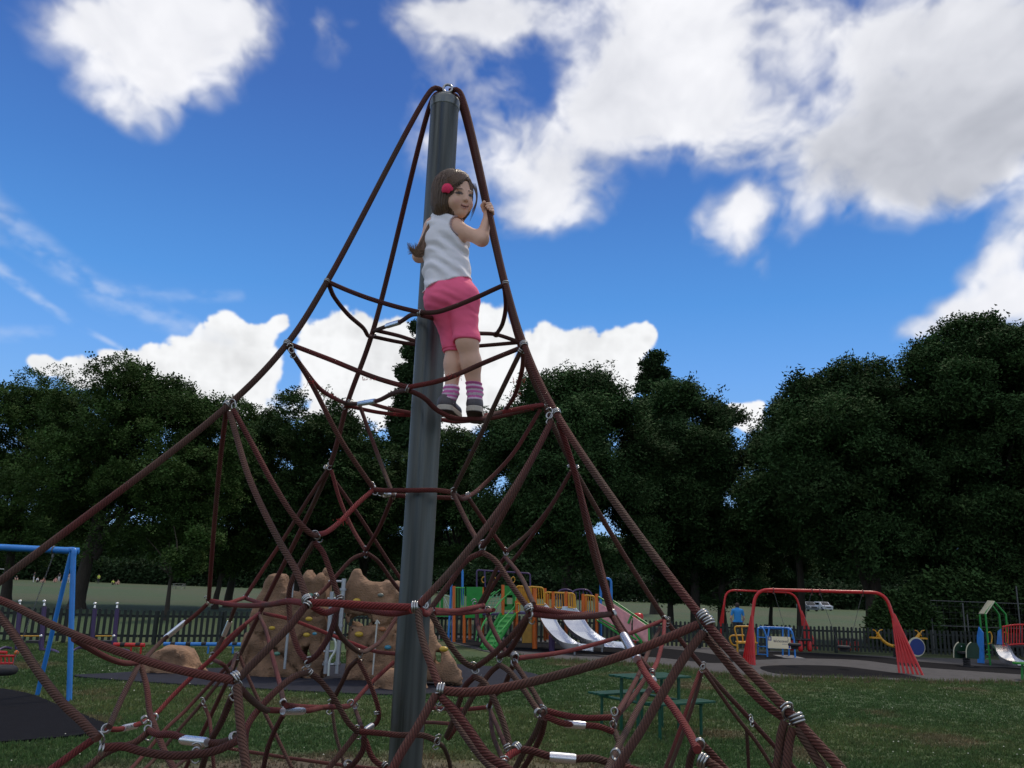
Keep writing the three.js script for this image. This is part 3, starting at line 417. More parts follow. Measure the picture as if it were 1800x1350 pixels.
// corner i at height h of the turned square
const corner = (sx, sz, h) => { const a = halfAt(h), u = sx * a, w = sz * a; return V(POLE.x + u * TU + w * TS, h, POLE.z + w * TU - u * TS); };
const topOf = (dx, dz) => V(POLE.x + dx, 4.425, POLE.z + dz);
const shoulder = (dx, dz) => V(POLE.x + dx, 4.40, POLE.z + dz);
function mainRope(nodes, dx, dz, sx, sz) {
  const p = [topOf(dx * 0.3, dz * 0.3), topOf(dx * 0.8, dz * 0.8), shoulder(dx * 1.15, dz * 1.15), ...nodes]; const last = nodes[nodes.length - 1], prev = nodes[nodes.length - 2], d = last.clone().sub(prev); const k = last.y / -d.y; p.push(last.clone().addScaledVector(d, k * 0.5), last.clone().addScaledVector(d, k));
  rope(p, MAIN, 0.12, 0.55);
}
const FL = N([575, 495, 1, 505, 604, 1, 402, 712, 1, -28, 1043, 1]), FR = N([889, 498, 1, 922, 607, 1, 978, 727, 1, 1237, 1090, 1, 1392, 1258, 1]), BL = N([655, 584, -1, 611, 708, -1, 580, 818, -1, 467, 1056, -1, 424, 1146, -1]), BR = N([912, 601, -1, 957, 713, -1, 1008, 822, -1, 1169, 1088, -1, 1235, 1172, -1, 1320, 1266, -1]);
mainRope(FL, -0.06, 0.04); mainRope(FR, 0.068, 0.03); mainRope(BL, -0.06, -0.03); mainRope(BR, 0.06, -0.04);
// [depth at the start, depth at the end, red, brown, thickness, x, y, x, y ...]
const R_ = [
  // upper square and its inner ropes
  [0.9, 0.98, 0.1, 0.3, 1, 738, 549, 700, 540, 650, 525, 610, 510, 580, 497], [0.9, 0.98, 0.1, 0.3, 1, 738, 549, 765, 549, 790, 542, 835, 524, 870, 508, 886, 501],
  [0.88, -1, 0.1, 0.3, 1, 739, 552, 722, 554, 703, 566, 684, 572, 657, 582],
  [-0.5, -1, 0.15, 0.3, 1, 842, 586, 872, 588, 912, 601], [-1, -1, 0.15, 0.3, 1, 657, 592, 700, 601, 733, 606, 790, 611, 842, 608, 912, 602],
  [-1, -0.5, 0.15, 0.3, 1, 657, 580, 700, 590, 735, 600, 790, 600, 842, 587], [0.95, -1, 0.1, 0.3, 1, 578, 500, 588, 523, 612, 553, 638, 576, 647, 590, 656, 591], [0.95, -0.8, 0.1, 0.3, 1, 887, 504, 889, 540, 883, 570, 873, 587],
  // second square
  [0.97, 0.85, 0.35, 0.3, 1, 512, 606, 580, 632, 660, 664, 717, 681], [0.85, 0.97, 0.55, 0.3, 1, 717, 681, 770, 670, 800, 660, 850, 638, 916, 611],
  [0.82, -1, 0.15, 0.5, 1, 717, 685, 692, 691, 665, 704, 640, 709, 606, 710],
  [-0.35, -1, 0.8, 0.2, 1.05, 838, 734, 875, 726, 925, 716, 956, 711], [-1, -0.9, 0.5, 0.3, 1, 606, 712, 660, 724, 700, 729, 735, 731, 800, 742],
  [-1, -0.9, 0.5, 0.3, 1, 640, 706, 690, 720, 735, 728], [-0.9, -1, 0.3, 0.3, 1, 800, 742, 860, 736, 954, 714], [0.97, -1, 0.6, 0.3, 1, 508, 612, 532, 646, 562, 683, 590, 701, 608, 709], [0.97, -0.7, 0.4, 0.3, 1, 920, 613, 918, 648, 906, 692, 890, 719],
  // down to the ring round the pole
  [0.98, 0.17, 0.15, 0.5, 1, 511, 616, 545, 670, 600, 775, 655, 857], [0.98, 0.17, 0.1, 0.8, 1, 916, 616, 880, 690, 840, 775, 797, 863], [-0.98, -0.2, 0.1, 0.8, 1, 633, 715, 662, 794, 690, 868], [-0.98, -0.2, 0.2, 0.5, 1, 950, 720, 900, 800, 845, 857, 823, 873],
  [0.17, 0.17, 0.3, 0.5, 1, 655, 860, 672, 862, 720, 862, 770, 862, 797, 866], [0.14, -0.2, 0.3, 0.4, 1, 657, 863, 675, 868, 693, 871], [-0.2, -0.2, 0.3, 0.4, 1, 693, 871, 740, 873, 805, 875, 823, 872], [0.17, -0.2, 0.4, 0.3, 1, 797, 867, 812, 877, 823, 873],
  [0.17, 0.6, 0.9, 0.2, 1, 655, 862, 630, 884, 600, 915, 575, 935, 557, 940], [1, 0.6, 0.15, 0.6, 1, 410, 720, 440, 775, 480, 850, 520, 912, 545, 937, 557, 941], [0.17, 0.6, 0.5, 0.7, 1, 797, 868, 822, 920, 842, 954, 848, 960], [1, 0.6, 0.15, 0.7, 1, 970, 740, 932, 815, 892, 890, 862, 942, 848, 960],
  [-0.2, -0.6, 0.2, 0.4, 1, 690, 872, 668, 925, 643, 968], [-0.98, -0.6, 0.4, 0.4, 1, 582, 826, 598, 880, 620, 930, 643, 968], [-0.2, -0.6, 0.3, 0.4, 1, 823, 875, 850, 915, 888, 968], [-0.98, -0.6, 0.4, 0.4, 1, 1003, 830, 970, 887, 930, 936, 890, 970],
  // faces, third to fourth square
  [1, 0.98, 0.1, 0.95, 1.1, 404, 726, 440, 845, 490, 950, 524, 1010, 540, 1056], [1, 0.98, 0.35, 0.4, 1.12, 968, 744, 930, 815, 880, 893, 800, 995, 736, 1064], [0.98, -0.29, 0.3, 0.3, 1, 398, 722, 388, 800, 376, 930, 367, 1054], [0.98, 0.3, 0.35, 0.4, 1.05, 982, 742, 1010, 830, 1040, 960, 1074, 1078],
  [-0.98, -0.66, 0.4, 0.4, 1, 576, 826, 540, 880, 500, 945, 460, 1005, 432, 1048], [-0.98, -0.95, 0.1, 0.4, 1, 588, 845, 630, 905, 690, 997, 738, 1062], [-0.98, -0.95, 0.2, 0.3, 1, 1004, 828, 960, 905, 915, 969, 874, 1018, 850, 1062], [-0.98, -0.3, 0.2, 0.4, 1, 1012, 830, 1028, 890, 1054, 985, 1078, 1076],
  [0.6, 0.45, 0.15, 0.7, 1, 552, 954, 535, 980, 512, 1024, 507, 1056], [0.6, 0.55, 0.1, 0.9, 1, 552, 953, 566, 968, 580, 1003, 597, 1055], [-0.6, -0.3, 0.2, 0.5, 1, 645, 972, 620, 982, 597, 1006, 570, 1036, 550, 1052], [-0.6, -0.8, 0.2, 0.5, 1, 645, 972, 664, 986, 690, 1022, 720, 1058],
  [0.6, 0.62, 0.1, 0.9, 1, 848, 971, 822, 984, 790, 1026, 757, 1070], [0.6, 0.66, 0.1, 0.7, 1, 848, 971, 870, 985, 902, 1033, 932, 1074], [-0.6, -0.6, 0.1, 0.6, 1, 888, 979, 872, 1002, 854, 1042, 842, 1062], [-0.6, 0.2, 0.1, 0.6, 1, 888, 979, 915, 1013, 938, 1062],
  // fourth square and inner loops
  [-0.29, -0.66, 0.9, 0.1, 1, 370, 1057, 400, 1060, 420, 1054, 432, 1050], [-0.29, 0.9, 0.8, 0.1, 1.05, 370, 1056, 420, 1064, 470, 1063, 505, 1057, 536, 1060], [-0.66, 0.45, 0.5, 0.2, 1, 432, 1052, 470, 1062, 507, 1058],
  [0.98, 0.98, 0.8, 0.2, 1.1, 545, 1059, 600, 1061, 660, 1065, 728, 1068], [0.9, 0.7, 0.8, 0.2, 1.05, 546, 1064, 570, 1077, 590, 1070, 597, 1060], [0.6, 0.98, 0.8, 0.2, 1.05, 597, 1062, 640, 1071, 690, 1078, 725, 1072], [0.98, 0.66, 1, 0, 1, 740, 1074, 750, 1079, 757, 1073],
  [0.62, -0.6, 0.8, 0.1, 1, 760, 1073, 800, 1074, 835, 1067, 850, 1064], [0.6, -0.55, 0.8, 0.1, 1, 762, 1077, 815, 1077, 866, 1073], [-0.6, -0.5, 0.6, 0.2, 1, 848, 1066, 858, 1074, 868, 1072], [0.66, 0.3, 0.5, 0.5, 1.05, 930, 1078, 985, 1084, 1040, 1083, 1074, 1079], [0.66, 0.3, 0.5, 0.5, 1, 940, 1068, 985, 1077, 1030, 1081, 1070, 1080],
  [-0.98, 0.2, 0.8, 0.2, 0.95, 1166, 1090, 1100, 1116, 1000, 1144, 910, 1157], [1, 1, 0.25, 0.75, 1.2, 1226, 1098, 1150, 1131, 1050, 1167, 900, 1206, 820, 1217, 778, 1214], [1, 1, 0.3, 0.75, 1.2, -28, 1045, 20, 1063, 90, 1098, 180, 1135, 300, 1174, 412, 1196], [0.9, 0.3, 0.4, 0.3, 1, 130, 1123, 180, 1152, 215, 1165, 246, 1165],
  [1, 0.98, 0.3, 0.8, 1.1, 420, 1192, 470, 1141, 510, 1100, 538, 1064], [1, 0.98, 0.2, 0.9, 1.1, 772, 1206, 748, 1142, 738, 1100, 736, 1074],
  // fourth to fifth square, front and inside
  [0.55, 0.5, 0.15, 0.3, 1, 594, 1068, 580, 1115, 558, 1150, 541, 1163], [0.45, 0.5, 0.2, 0.8, 1, 508, 1062, 511, 1098, 526, 1145, 541, 1162], [0.5, 0.75, 0.15, 0.8, 1.05, 542, 1182, 520, 1188, 490, 1210, 452, 1250, 433, 1282, 431, 1350], [0.5, 0.35, 0.1, 0.7, 1, 543, 1182, 562, 1196, 587, 1227, 612, 1270, 630, 1287],
  [0.62, 0.5, 0.1, 0.7, 1, 757, 1078, 789, 1131, 816, 1164, 836, 1174], [0.66, 0.5, 0.15, 0.6, 1, 930, 1080, 901, 1116, 866, 1151, 838, 1172], [0.6, 0.3, 0.1, 0.5, 1, 928, 1086, 915, 1112, 895, 1144, 878, 1154], [-0.6, 0.3, 0.2, 0.6, 1, 838, 1070, 840, 1100, 852, 1128, 876, 1153], [-0.55, 0.2, 0.1, 0.4, 1, 857, 1076, 866, 1104, 888, 1144, 905, 1154],
  [0.5, 0.3, 0.1, 0.5, 1, 833, 1190, 818, 1206, 806, 1238, 793, 1276, 785, 1294], [0.5, 0.55, 0.1, 0.8, 1, 834, 1190, 850, 1198, 868, 1228, 886, 1274, 897, 1312], [0.3, 0.2, 0.4, 0.5, 1, 878, 1169, 864, 1180, 846, 1204, 826, 1233, 800, 1280, 787, 1298], [0.3, 0.5, 0.1, 0.6, 1, 879, 1169, 895, 1180, 921, 1213, 944, 1246, 956, 1256], [0.2, 0.45, 0.1, 0.6, 1, 905, 1166, 926, 1197, 950, 1237, 957, 1250], [0.2, -0.4, 0.1, 0.4, 1, 903, 1166, 886, 1206, 868, 1224, 860, 1242], [-0.4, 0.5, 0.1, 0.2, 0.9, 861, 1246, 876, 1282, 893, 1320],
  [-0.8, -0.4, 0.7, 0.2, 0.95, 735, 1242, 770, 1245, 812, 1247, 860, 1243], [-0.8, -0.6, 0.3, 0.6, 0.9, 735, 1270, 760, 1270, 790, 1272], [0.35, 0.3, 0.4, 0.6, 1, 632, 1286, 660, 1288, 700, 1292, 745, 1293, 767, 1302], [0.3, 0, 0.05, 1, 0.8, 768, 1304, 780, 1314, 790, 1340, 794, 1370],
  [1, 1, 0.2, 0.8, 1.15, 766, 1222, 752, 1246, 730, 1284, 706, 1322, 690, 1352], [1, 1, 0.1, 0.6, 1.1, 776, 1226, 800, 1250, 830, 1290, 856, 1326, 884, 1346], [0.8, 0.9, 0.1, 0.4, 0.95, 790, 1248, 815, 1290, 845, 1330, 870, 1356], [-0.4, 0.3, 0.1, 0.9, 0.9, 862, 1250, 866, 1290, 884, 1336],
  [0.5, 0.4, 0.5, 0.4, 1, 960, 1249, 990, 1257, 1026, 1262, 1074, 1261], [0.5, 0.4, 0.4, 0.4, 1, 958, 1258, 985, 1270, 1012, 1274, 1052, 1277, 1077, 1286], [0.5, 0.4, 0.1, 0.8, 1, 952, 1262, 942, 1288, 922, 1320, 905, 1352], [0.5, 0.3, 0.1, 0.4, 1, 958, 1262, 952, 1290, 935, 1326, 918, 1354],
  [0.75, 0.7, 0.7, 0.4, 1.05, 914, 1317, 935, 1320, 965, 1329, 1005, 1334, 1045, 1333, 1069, 1340], [0.75, 0.8, 1, 0, 1, 912, 1318, 895, 1328, 884, 1342],
  // right side
  [1, 0.95, 0.1, 0.8, 1.2, 1236, 1112, 1211, 1144, 1184, 1186, 1157, 1232, 1131, 1277, 1083, 1352], [0.96, 0.96, 0.1, 0.85, 1.1, 1240, 1118, 1270, 1155, 1307, 1200, 1345, 1238, 1378, 1262], [1, 0.95, 0.1, 0.8, 1.1, 1380, 1268, 1373, 1290, 1370, 1316, 1364, 1356], [1, 0.97, 0.2, 0.8, 1.15, 1394, 1280, 1388, 1300, 1382, 1352], [1, 0.98, 0.1, 0.8, 1.1, 1400, 1280, 1427, 1320, 1455, 1366],
  [-0.9, -0.9, 0.1, 0.9, 1, 1238, 1180, 1262, 1214, 1290, 1254, 1330, 1305, 1360, 1352], [-0.9, -0.9, 0.1, 0.3, 0.95, 1312, 1280, 1314, 1310, 1316, 1352], [-0.95, -0.6, 0.5, 0.3, 1, 1230, 1180, 1216, 1220, 1198, 1275, 1168, 1356], [-0.95, -0.7, 0.1, 0.7, 0.95, 1234, 1182, 1222, 1226, 1204, 1280, 1178, 1352],
  [-0.95, -0.2, 0.9, 0.2, 1, 1168, 1092, 1166, 1120, 1157, 1158, 1147, 1180], [-0.95, 0.3, 0.3, 0.6, 1, 1160, 1104, 1141, 1143, 1128, 1175, 1107, 1216, 1086, 1252], [0.3, 0.9, 0.7, 0.4, 1.15, 1077, 1084, 1091, 1108, 1110, 1138, 1128, 1172, 1146, 1200, 1180, 1240, 1208, 1282, 1226, 1318], [-0.3, -0.2, 0.2, 0.3, 1, 1082, 1084, 1105, 1120, 1128, 1160, 1144, 1178],
  [0.3, 0.75, 0.2, 0.8, 1.05, 1146, 1206, 1128, 1234, 1108, 1272, 1087, 1312, 1068, 1354], [-0.1, 0.35, 0.3, 0.6, 1, 1138, 1186, 1112, 1226, 1084, 1260, 1080, 1280], [0.35, 0.5, 0.1, 0.8, 1, 1080, 1284, 1090, 1310, 1108, 1356], [0.85, 0.8, 0.2, 0.6, 1, 1232, 1306, 1250, 1324, 1276, 1354], [0.85, 0.8, 0.3, 0.6, 1.05, 1220, 1316, 1214, 1332, 1210, 1356], [0.9, 0.9, 0.2, 0.7, 1.1, 1230, 1332, 1256, 1346, 1275, 1362],
  // left side
  [1, 1, 0.1, 0.95, 1.2, -26, 1052, 22, 1112, 68, 1182, 112, 1238, 140, 1264, 172, 1298], [0.98, 0.9, 0.4, 0.5, 1.1, 184, 1314, 215, 1312, 250, 1321, 300, 1328, 345, 1326, 378, 1320, 402, 1310, 418, 1301], [0.3, -0.3, 0.9, 0.1, 1, 188, 1281, 208, 1282, 230, 1277, 250, 1270, 272, 1257, 300, 1227, 337, 1190, 376, 1154, 432, 1098],
  [0.3, 0.6, 0.15, 0.3, 1, 244, 1168, 236, 1184, 213, 1230, 192, 1278], [0.3, 0.6, 0.2, 0.9, 1.05, 248, 1170, 258, 1208, 263, 1250, 272, 1276, 288, 1318, 306, 1352], [0.7, 0.85, 0.3, 0.6, 1.05, 262, 1284, 278, 1291, 302, 1291, 342, 1303, 386, 1306, 414, 1297], [0.7, 0.8, 0.2, 0.8, 1, 260, 1287, 236, 1306, 208, 1314, 182, 1326, 150, 1354], [0.95, 1, 0.5, 0.5, 1, 166, 1298, 125, 1327, 88, 1354],
  [1, 1, 0.15, 0.95, 1.2, 417, 1206, 421, 1254, 426, 1304, 434, 1354], [0.9, 0.6, 0.1, 0.3, 1, 411, 1216, 390, 1267, 368, 1308, 354, 1354], [0.95, 0.6, 0.1, 0.4, 1, 424, 1212, 440, 1228, 458, 1243, 470, 1249], [-0.95, -0.6, 0.1, 0.4, 1, 420, 1150, 436, 1190, 458, 1238, 482, 1286, 514, 1352], [-0.95, -0.3, 0.2, 0.5, 1, 424, 1146, 370, 1202, 325, 1250, 292, 1281, 250, 1330, 226, 1356], [-0.8, -0.4, 0.1, 0.6, 0.95, 400, 1180, 352, 1240, 310, 1288, 270, 1336, 250, 1356], [-0.7, -0.5, 0.1, 0.4, 0.95, 358, 1238, 368, 1264, 371, 1290, 376, 1352],
  [0.55, -0.55, 0.6, 0.3, 1, 470, 1248, 496, 1249, 540, 1249, 560, 1245, 580, 1242, 606, 1243, 622, 1234, 650, 1203, 692, 1164], [0.5, -0.3, 0.6, 0.3, 0.95, 503, 1240, 540, 1243, 590, 1243, 612, 1240], [-0.9, 0.3, 0.3, 0.5, 1, 456, 1082, 468, 1110, 478, 1150, 490, 1195, 499, 1236], [0.3, 0.2, 0.1, 0.2, 0.95, 498, 1256, 482, 1286, 470, 1318, 462, 1356],
  [-0.9, -0.5, 0.85, 0.1, 0.95, 464, 1078, 511, 1089, 569, 1111, 620, 1131, 660, 1145, 706, 1150], [0.5, 0.0, 0.1, 0.7, 1, 592, 1072, 590, 1100, 604, 1124, 626, 1143, 634, 1146], [-0.6, 0.0, 0.1, 0.6, 1, 700, 1080, 672, 1124, 646, 1143, 634, 1147], [0, -0.1, 0.1, 0.4, 1, 628, 1160, 614, 1174, 602, 1198, 590, 1222, 583, 1238], [0, 0, 0.2, 0.8, 1, 630, 1160, 646, 1192, 660, 1228, 666, 1254, 664, 1268, 648, 1281, 634, 1287],
  [0.35, 0.4, 0.1, 0.8, 1, 626, 1290, 606, 1316, 578, 1350], [0.35, 0.3, 0.1, 0.6, 1, 640, 1292, 638, 1318, 622, 1342, 608, 1352], [0.3, 0.3, 0.2, 0.5, 1, 642, 1300, 656, 1334, 680, 1352], [-0.5, 0.3, 0.05, 0.2, 0.9, 622, 1240, 630, 1262, 636, 1280], [-0.6, -0.5, 0.05, 1, 0.85, 584, 1248, 590, 1290, 604, 1340], [-0.9, -0.8, 0.2, 0.2, 0.9, 746, 1236, 743, 1290, 738, 1356],
];
for (const q of R_) {
  const n = (q.length - 5) / 2, P = [];
  for (let i = 0; i < n; i++) P.push(net(q[5 + 2 * i], q[6 + 2 * i], mix(q[0], q[1], n > 1 ? i / (n - 1) : 0)));
  if (q[q.length - 1] >= 1340) { const a = P[P.length - 2], b = P[P.length - 1], d = b.clone().sub(a); if (d.y < -0.01) { const k = (b.y - 1.0) / -d.y; P.push(b.clone().addScaledVector(d, Math.min(k, 0.5 / d.length()))); } }
  rope(P, ROPE * q[4], q[2], q[3], q[3] < 0.35 && q[2] < 0.3 ? 0.35 : 0);
}
// the lowest squares, under the frame of the picture
for (const h of [0.95, 0.35]) { const c = [[-1, 1], [1, 1], [1, -1], [-1, -1]].map(([a, b]) => corner(a, b, h)); for (let i = 0; i < 4; i++) { const a = c[i], b = c[(i + 1) % 4], m = a.clone().lerp(b, 0.5).lerp(V(POLE.x, h, POLE.z), 0.22); rope([a, a.clone().lerp(m, 0.5).setY(h - 0.02), m, m.clone().lerp(b, 0.5).setY(h - 0.02), b], ROPE, 0.3, 0.6); rope([m, V(POLE.x, h, POLE.z).lerp(m, 0.5), V(POLE.x, h, POLE.z).lerp(m, 0.12)], ROPE, 0.3, 0.6); } }
for (const [a, b] of [[-1, 1], [1, 1], [1, -1], [-1, -1]]) part(ropeNet, 'ground_anchor', new THREE.CylinderGeometry(0.05, 0.07, 0.12, 16).translate(...toNet(corner(a, b, 0.02)).toArray()), metal(new THREE.Color().setRGB(0.3, 0.3, 0.3), 0.5, 0.8));

// bright steel clamps at the crossings and aluminium ferrules where ropes are joined
const chrome = new THREE.MeshStandardMaterial({ color: new THREE.Color().setRGB(0.42, 0.42, 0.41), roughness: 0.3, metalness: 1 });
const alloy = new THREE.MeshStandardMaterial({ color: new THREE.Color().setRGB(0.78, 0.78, 0.80), roughness: 0.36, metalness: 0.9, roughnessMap: withRepeat(roughTex, 1, 3) });
const oval = (rx, ry, tube, z) => { const c = []; for (let i = 0; i < 16; i++) { const a = i / 16 * 6.2832; c.push(V(Math.cos(a) * rx, Math.sin(a) * ry, z)); } const g = new THREE.TubeGeometry(new THREE.CatmullRomCurve3(c, true), 24, tube, 7, true); return g; };
const hook = (s) => new THREE.TubeGeometry(new THREE.CatmullRomCurve3([V(-0.016 * s, 0.026, 0.012), V(0, 0.034, 0.016), V(0.014 * s, 0.022, 0.010), V(0.008 * s, 0.0, 0.004), V(-0.006 * s, -0.016, -0.004), V(-0.014 * s, -0.030, -0.008), V(0.002 * s, -0.040, -0.010), V(0.016 * s, -0.030, -0.006)]), 28, 0.0034, 7, false);
const bandGeo = merge([oval(0.0145, 0.0175, 0.0040, -0.0052), oval(0.0145, 0.0175, 0.0040, 0.0052)]), band3 = merge([oval(0.0165, 0.020, 0.0046, -0.0088), oval(0.017, 0.021, 0.0046, 0.0004), oval(0.0160, 0.0185, 0.0046, 0.0092)]), hookGeo = merge([hook(1), oval(0.0135, 0.016, 0.0038, 0.004)]);
const qd = new THREE.Quaternion();
function tangentNear(p) { let best = 1e9, t = V(0, 1, 0); for (const { pts } of allRopes) for (let i = 0; i + 1 < pts.length; i++) { const e = pts[i + 1].clone().sub(pts[i]), u = clamp(p.clone().sub(pts[i]).dot(e) / e.lengthSq()), d = p.distanceTo(pts[i].clone().addScaledVector(e, u)); if (d < best) { best = d; t = e.normalize(); } } return t; }
function clampAt(px, py, t, kind = 0, s = 1) {
  const p = net(px, py, t), d = tangentNear(p), m = part(ropeNet, 'clamp', [bandGeo, band3, hookGeo][kind], chrome); m.position.copy(toNet(p)); m.scale.setScalar(s * 0.8);
  if (kind < 2) { m.quaternion.setFromUnitVectors(V(0, 0, 1), d.add(V((px * 13 % 7) / 7 - 0.5, (py * 11 % 7) / 7 - 0.5, (px * 5 % 7) / 7 - 0.5).multiplyScalar(0.5)).normalize()); } else m.rotation.set((px * 7 % 10) / 10 - 0.5, (py * 3 % 10) / 8 - 0.6, (px % 9) / 9 - 0.4);
}
[[575, 495, 1, 0], [889, 498, 1, 0], [738, 550, 0.89, 0], [656, 590, -1, 0], [872, 588, -0.8, 0], [505, 604, 1, 1], [512, 616, 0.98, 2], [921, 606, 1, 1], [917, 616, 0.98, 0], [717, 683, 0.84, 0], [606, 709, -1, 2], [616, 704, -1, 0], [890, 719, -0.7, 0], [955, 712, -1, 0], [400, 712, 1, 1], [412, 714, 1, 2], [978, 726, 1, 1], [966, 731, 1, 2], [580, 816, -1, 2], [574, 822, -1, 0], [1002, 818, -1, 0], [1013, 821, -1, 0], [656, 858, 0.17, 2], [676, 869, 0, 0], [693, 872, -0.2, 0], [797, 866, 0.17, 2], [823, 871, -0.2, 0], [557, 942, 0.6, 2], [848, 962, 0.6, 2], [643, 970, -0.6, 2], [889, 972, -0.6, 2], [367, 1055, -0.29, 2], [432, 1050, -0.66, 0], [507, 1057, 0.45, 0], [540, 1055, 0.98, 1], [541, 1063, 0.98, 0], [556, 1048, -0.3, 0], [597, 1056, 0.55, 2], [730, 1067, 0.98, 1], [746, 1063, 0.8, 2], [757, 1075, 0.62, 0], [835, 1062, -0.6, 2], [858, 1071, -0.5, 0], [930, 1070, 0.66, 1], [932, 1080, 0.66, 2], [1076, 1079, 0.3, 1], [1168, 1087, -0.98, 0], [1174, 1092, -0.98, 2], [1236, 1084, 1, 1, 1.15], [1245, 1094, 1, 1, 1.1], [1236, 1116, 0.97, 0], [415, 1190, 1, 1], [415, 1212, 0.98, 2], [775, 1212, 1, 1], [771, 1232, 0.98, 2], [541, 1166, 0.5, 2], [543, 1182, 0.5, 0], [836, 1178, 0.5, 2], [878, 1158, 0.3, 2], [905, 1155, 0.2, 1], [904, 1165, 0.2, 0], [634, 1150, 0, 2], [372, 1156, -0.5, 2], [417, 1152, -0.9, 2], [358, 1234, -0.6, 2], [1147, 1184, -0.15, 2], [1146, 1198, 0.35, 1], [1235, 1172, -0.95, 2], [1320, 1266, -0.92, 2], [1384, 1252, 1, 2, 1.3], [1400, 1264, 1, 1, 1.2], [1080, 1251, 0.3, 0], [1078, 1274, 0.35, 2], [957, 1250, 0.5, 2], [946, 1254, 0.5, 0], [860, 1243, -0.4, 0], [744, 1242, -0.8, 0], [768, 1303, 0.3, 2], [498, 1236, 0.3, 0], [580, 1242, -0.1, 2], [616, 1235, -0.2, 0], [624, 1241, -0.3, 0], [663, 1253, 0, 0], [628, 1286, 0.35, 2], [612, 1343, 0.3, 0], [676, 1346, 0.3, 0], [187, 1281, 0.4, 1], [181, 1300, 0.98, 2], [178, 1318, 0.98, 0], [254, 1265, 0.3, 0], [272, 1261, 0.2, 0], [260, 1283, 0.7, 2], [411, 1296, 0.85, 0], [345, 1322, 0.9, 2], [908, 1316, 0.75, 1], [892, 1314, 0.55, 0], [884, 1342, 0.85, 2], [1082, 1326, 0.85, 0], [1230, 1308, 0.88, 0], [1236, 1338, 0.9, 1, 1.1]].forEach((q) => clampAt(...q));
function ferrule(x0, y0, x1, y1, t0, t1, r = 0.0135) { const a = toNet(net(x0, y0, t0)), b = toNet(net(x1, y1, t1)); part(ropeNet, 'ferrule', bar([a, a.clone().lerp(b, 0.06), a.clone().lerp(b, 0.94), b], r, { seg: 16, stepLen: 0.01, smooth: false, taper: (u) => u < 0.02 || u > 0.98 ? 0.86 : 1 }), alloy); }
[[703, 566, 680, 573, -0.06, -0.5], [660, 705, 630, 710, -0.15, -0.72], [668, 867, 684, 869, 0.02, -0.1], [290, 1122, 326, 1093, -0.27, -0.28], [393, 1118, 404, 1092, -0.6, -0.6], [1096, 1117, 1120, 1159, 0.42, 0.55, 0.0165], [497, 1250, 533, 1250, 0.48, 0.34], [641, 1285, 654, 1276, 0.1, 0.05], [993, 1272, 1028, 1275, 0.46, 0.44], [966, 1330, 1012, 1334, 0.73, 0.72, 0.0145], [320, 1300, 364, 1305, 0.77, 0.82, 0.0145], [217, 1280, 240, 1275, 0.2, 0.1]].forEach((q) => ferrule(...q));
rope(N([741, 554, 0.88, 756, 558, 0.66, 775, 566, 0.36, 800, 580, 0.2, 842, 586, -0.5]), ROPE, 0.1, 0.3);
rope(N([719, 686, 0.82, 745, 699, 0.66, 770, 722, 0.48, 800, 735, 0.38, 840, 736, 0.3, 866, 728, -0.2, 880, 725, -0.38]), ROPE, 0.2, 0.4);
// the two ropes that carry the ferrules on the left face
rope(N([364, 1062, -0.29, 340, 1084, -0.28, 290, 1122, -0.26, 262, 1150, -0.1, 250, 1166, 0.3]), ROPE, 0.3, 0.6);
rope(N([414, 1066, -0.5, 404, 1092, -0.6, 393, 1118, -0.6, 374, 1152, -0.5]), ROPE, 0.2, 0.5);
rope(N([374, 1156, -0.5, 395, 1128, -0.6, 430, 1098, -0.7, 456, 1078, -0.95]), ROPE, 0.8, 0.2);
rope(N([372, 1158, -0.5, 392, 1168, -0.4, 404, 1180, -0.6, 415, 1150, -0.9]), ROPE, 0.1, 0.5);
{   // loose red fibres where the sheath is worn through
  const r = rng(61); for (const [x, y, t] of [[800, 661, 0.92], [606, 711, -0.98], [575, 693, -0.3], [905, 692, -0.4], [912, 668, 0.1], [930, 716, -0.9], [648, 666, 0.9], [700, 727, -0.9], [600, 914, 0.45], [546, 672, 0.8]]) { const c = toNet(net(x, y, t)), gs = []; for (let i = 0; i < 22; i++) { const d = V(r() - 0.5, r() - 0.6, r() - 0.5).normalize(), o = c.clone().add(V((r() - 0.5) * 0.06, (r() - 0.5) * 0.015, (r() - 0.5) * 0.02)), L = 0.004 + 0.009 * r(); gs.push(bar([o, o.clone().addScaledVector(d, L * 0.6), o.clone().addScaledVector(d, L).add(V(0, -L * 0.3, 0))], 0.0009, { seg: 4, stepLen: 0.01 })); } part(ropeNet, 'frayed_fibres', gs, frayMat); }
}
console.log('net ' + allRopes.length);
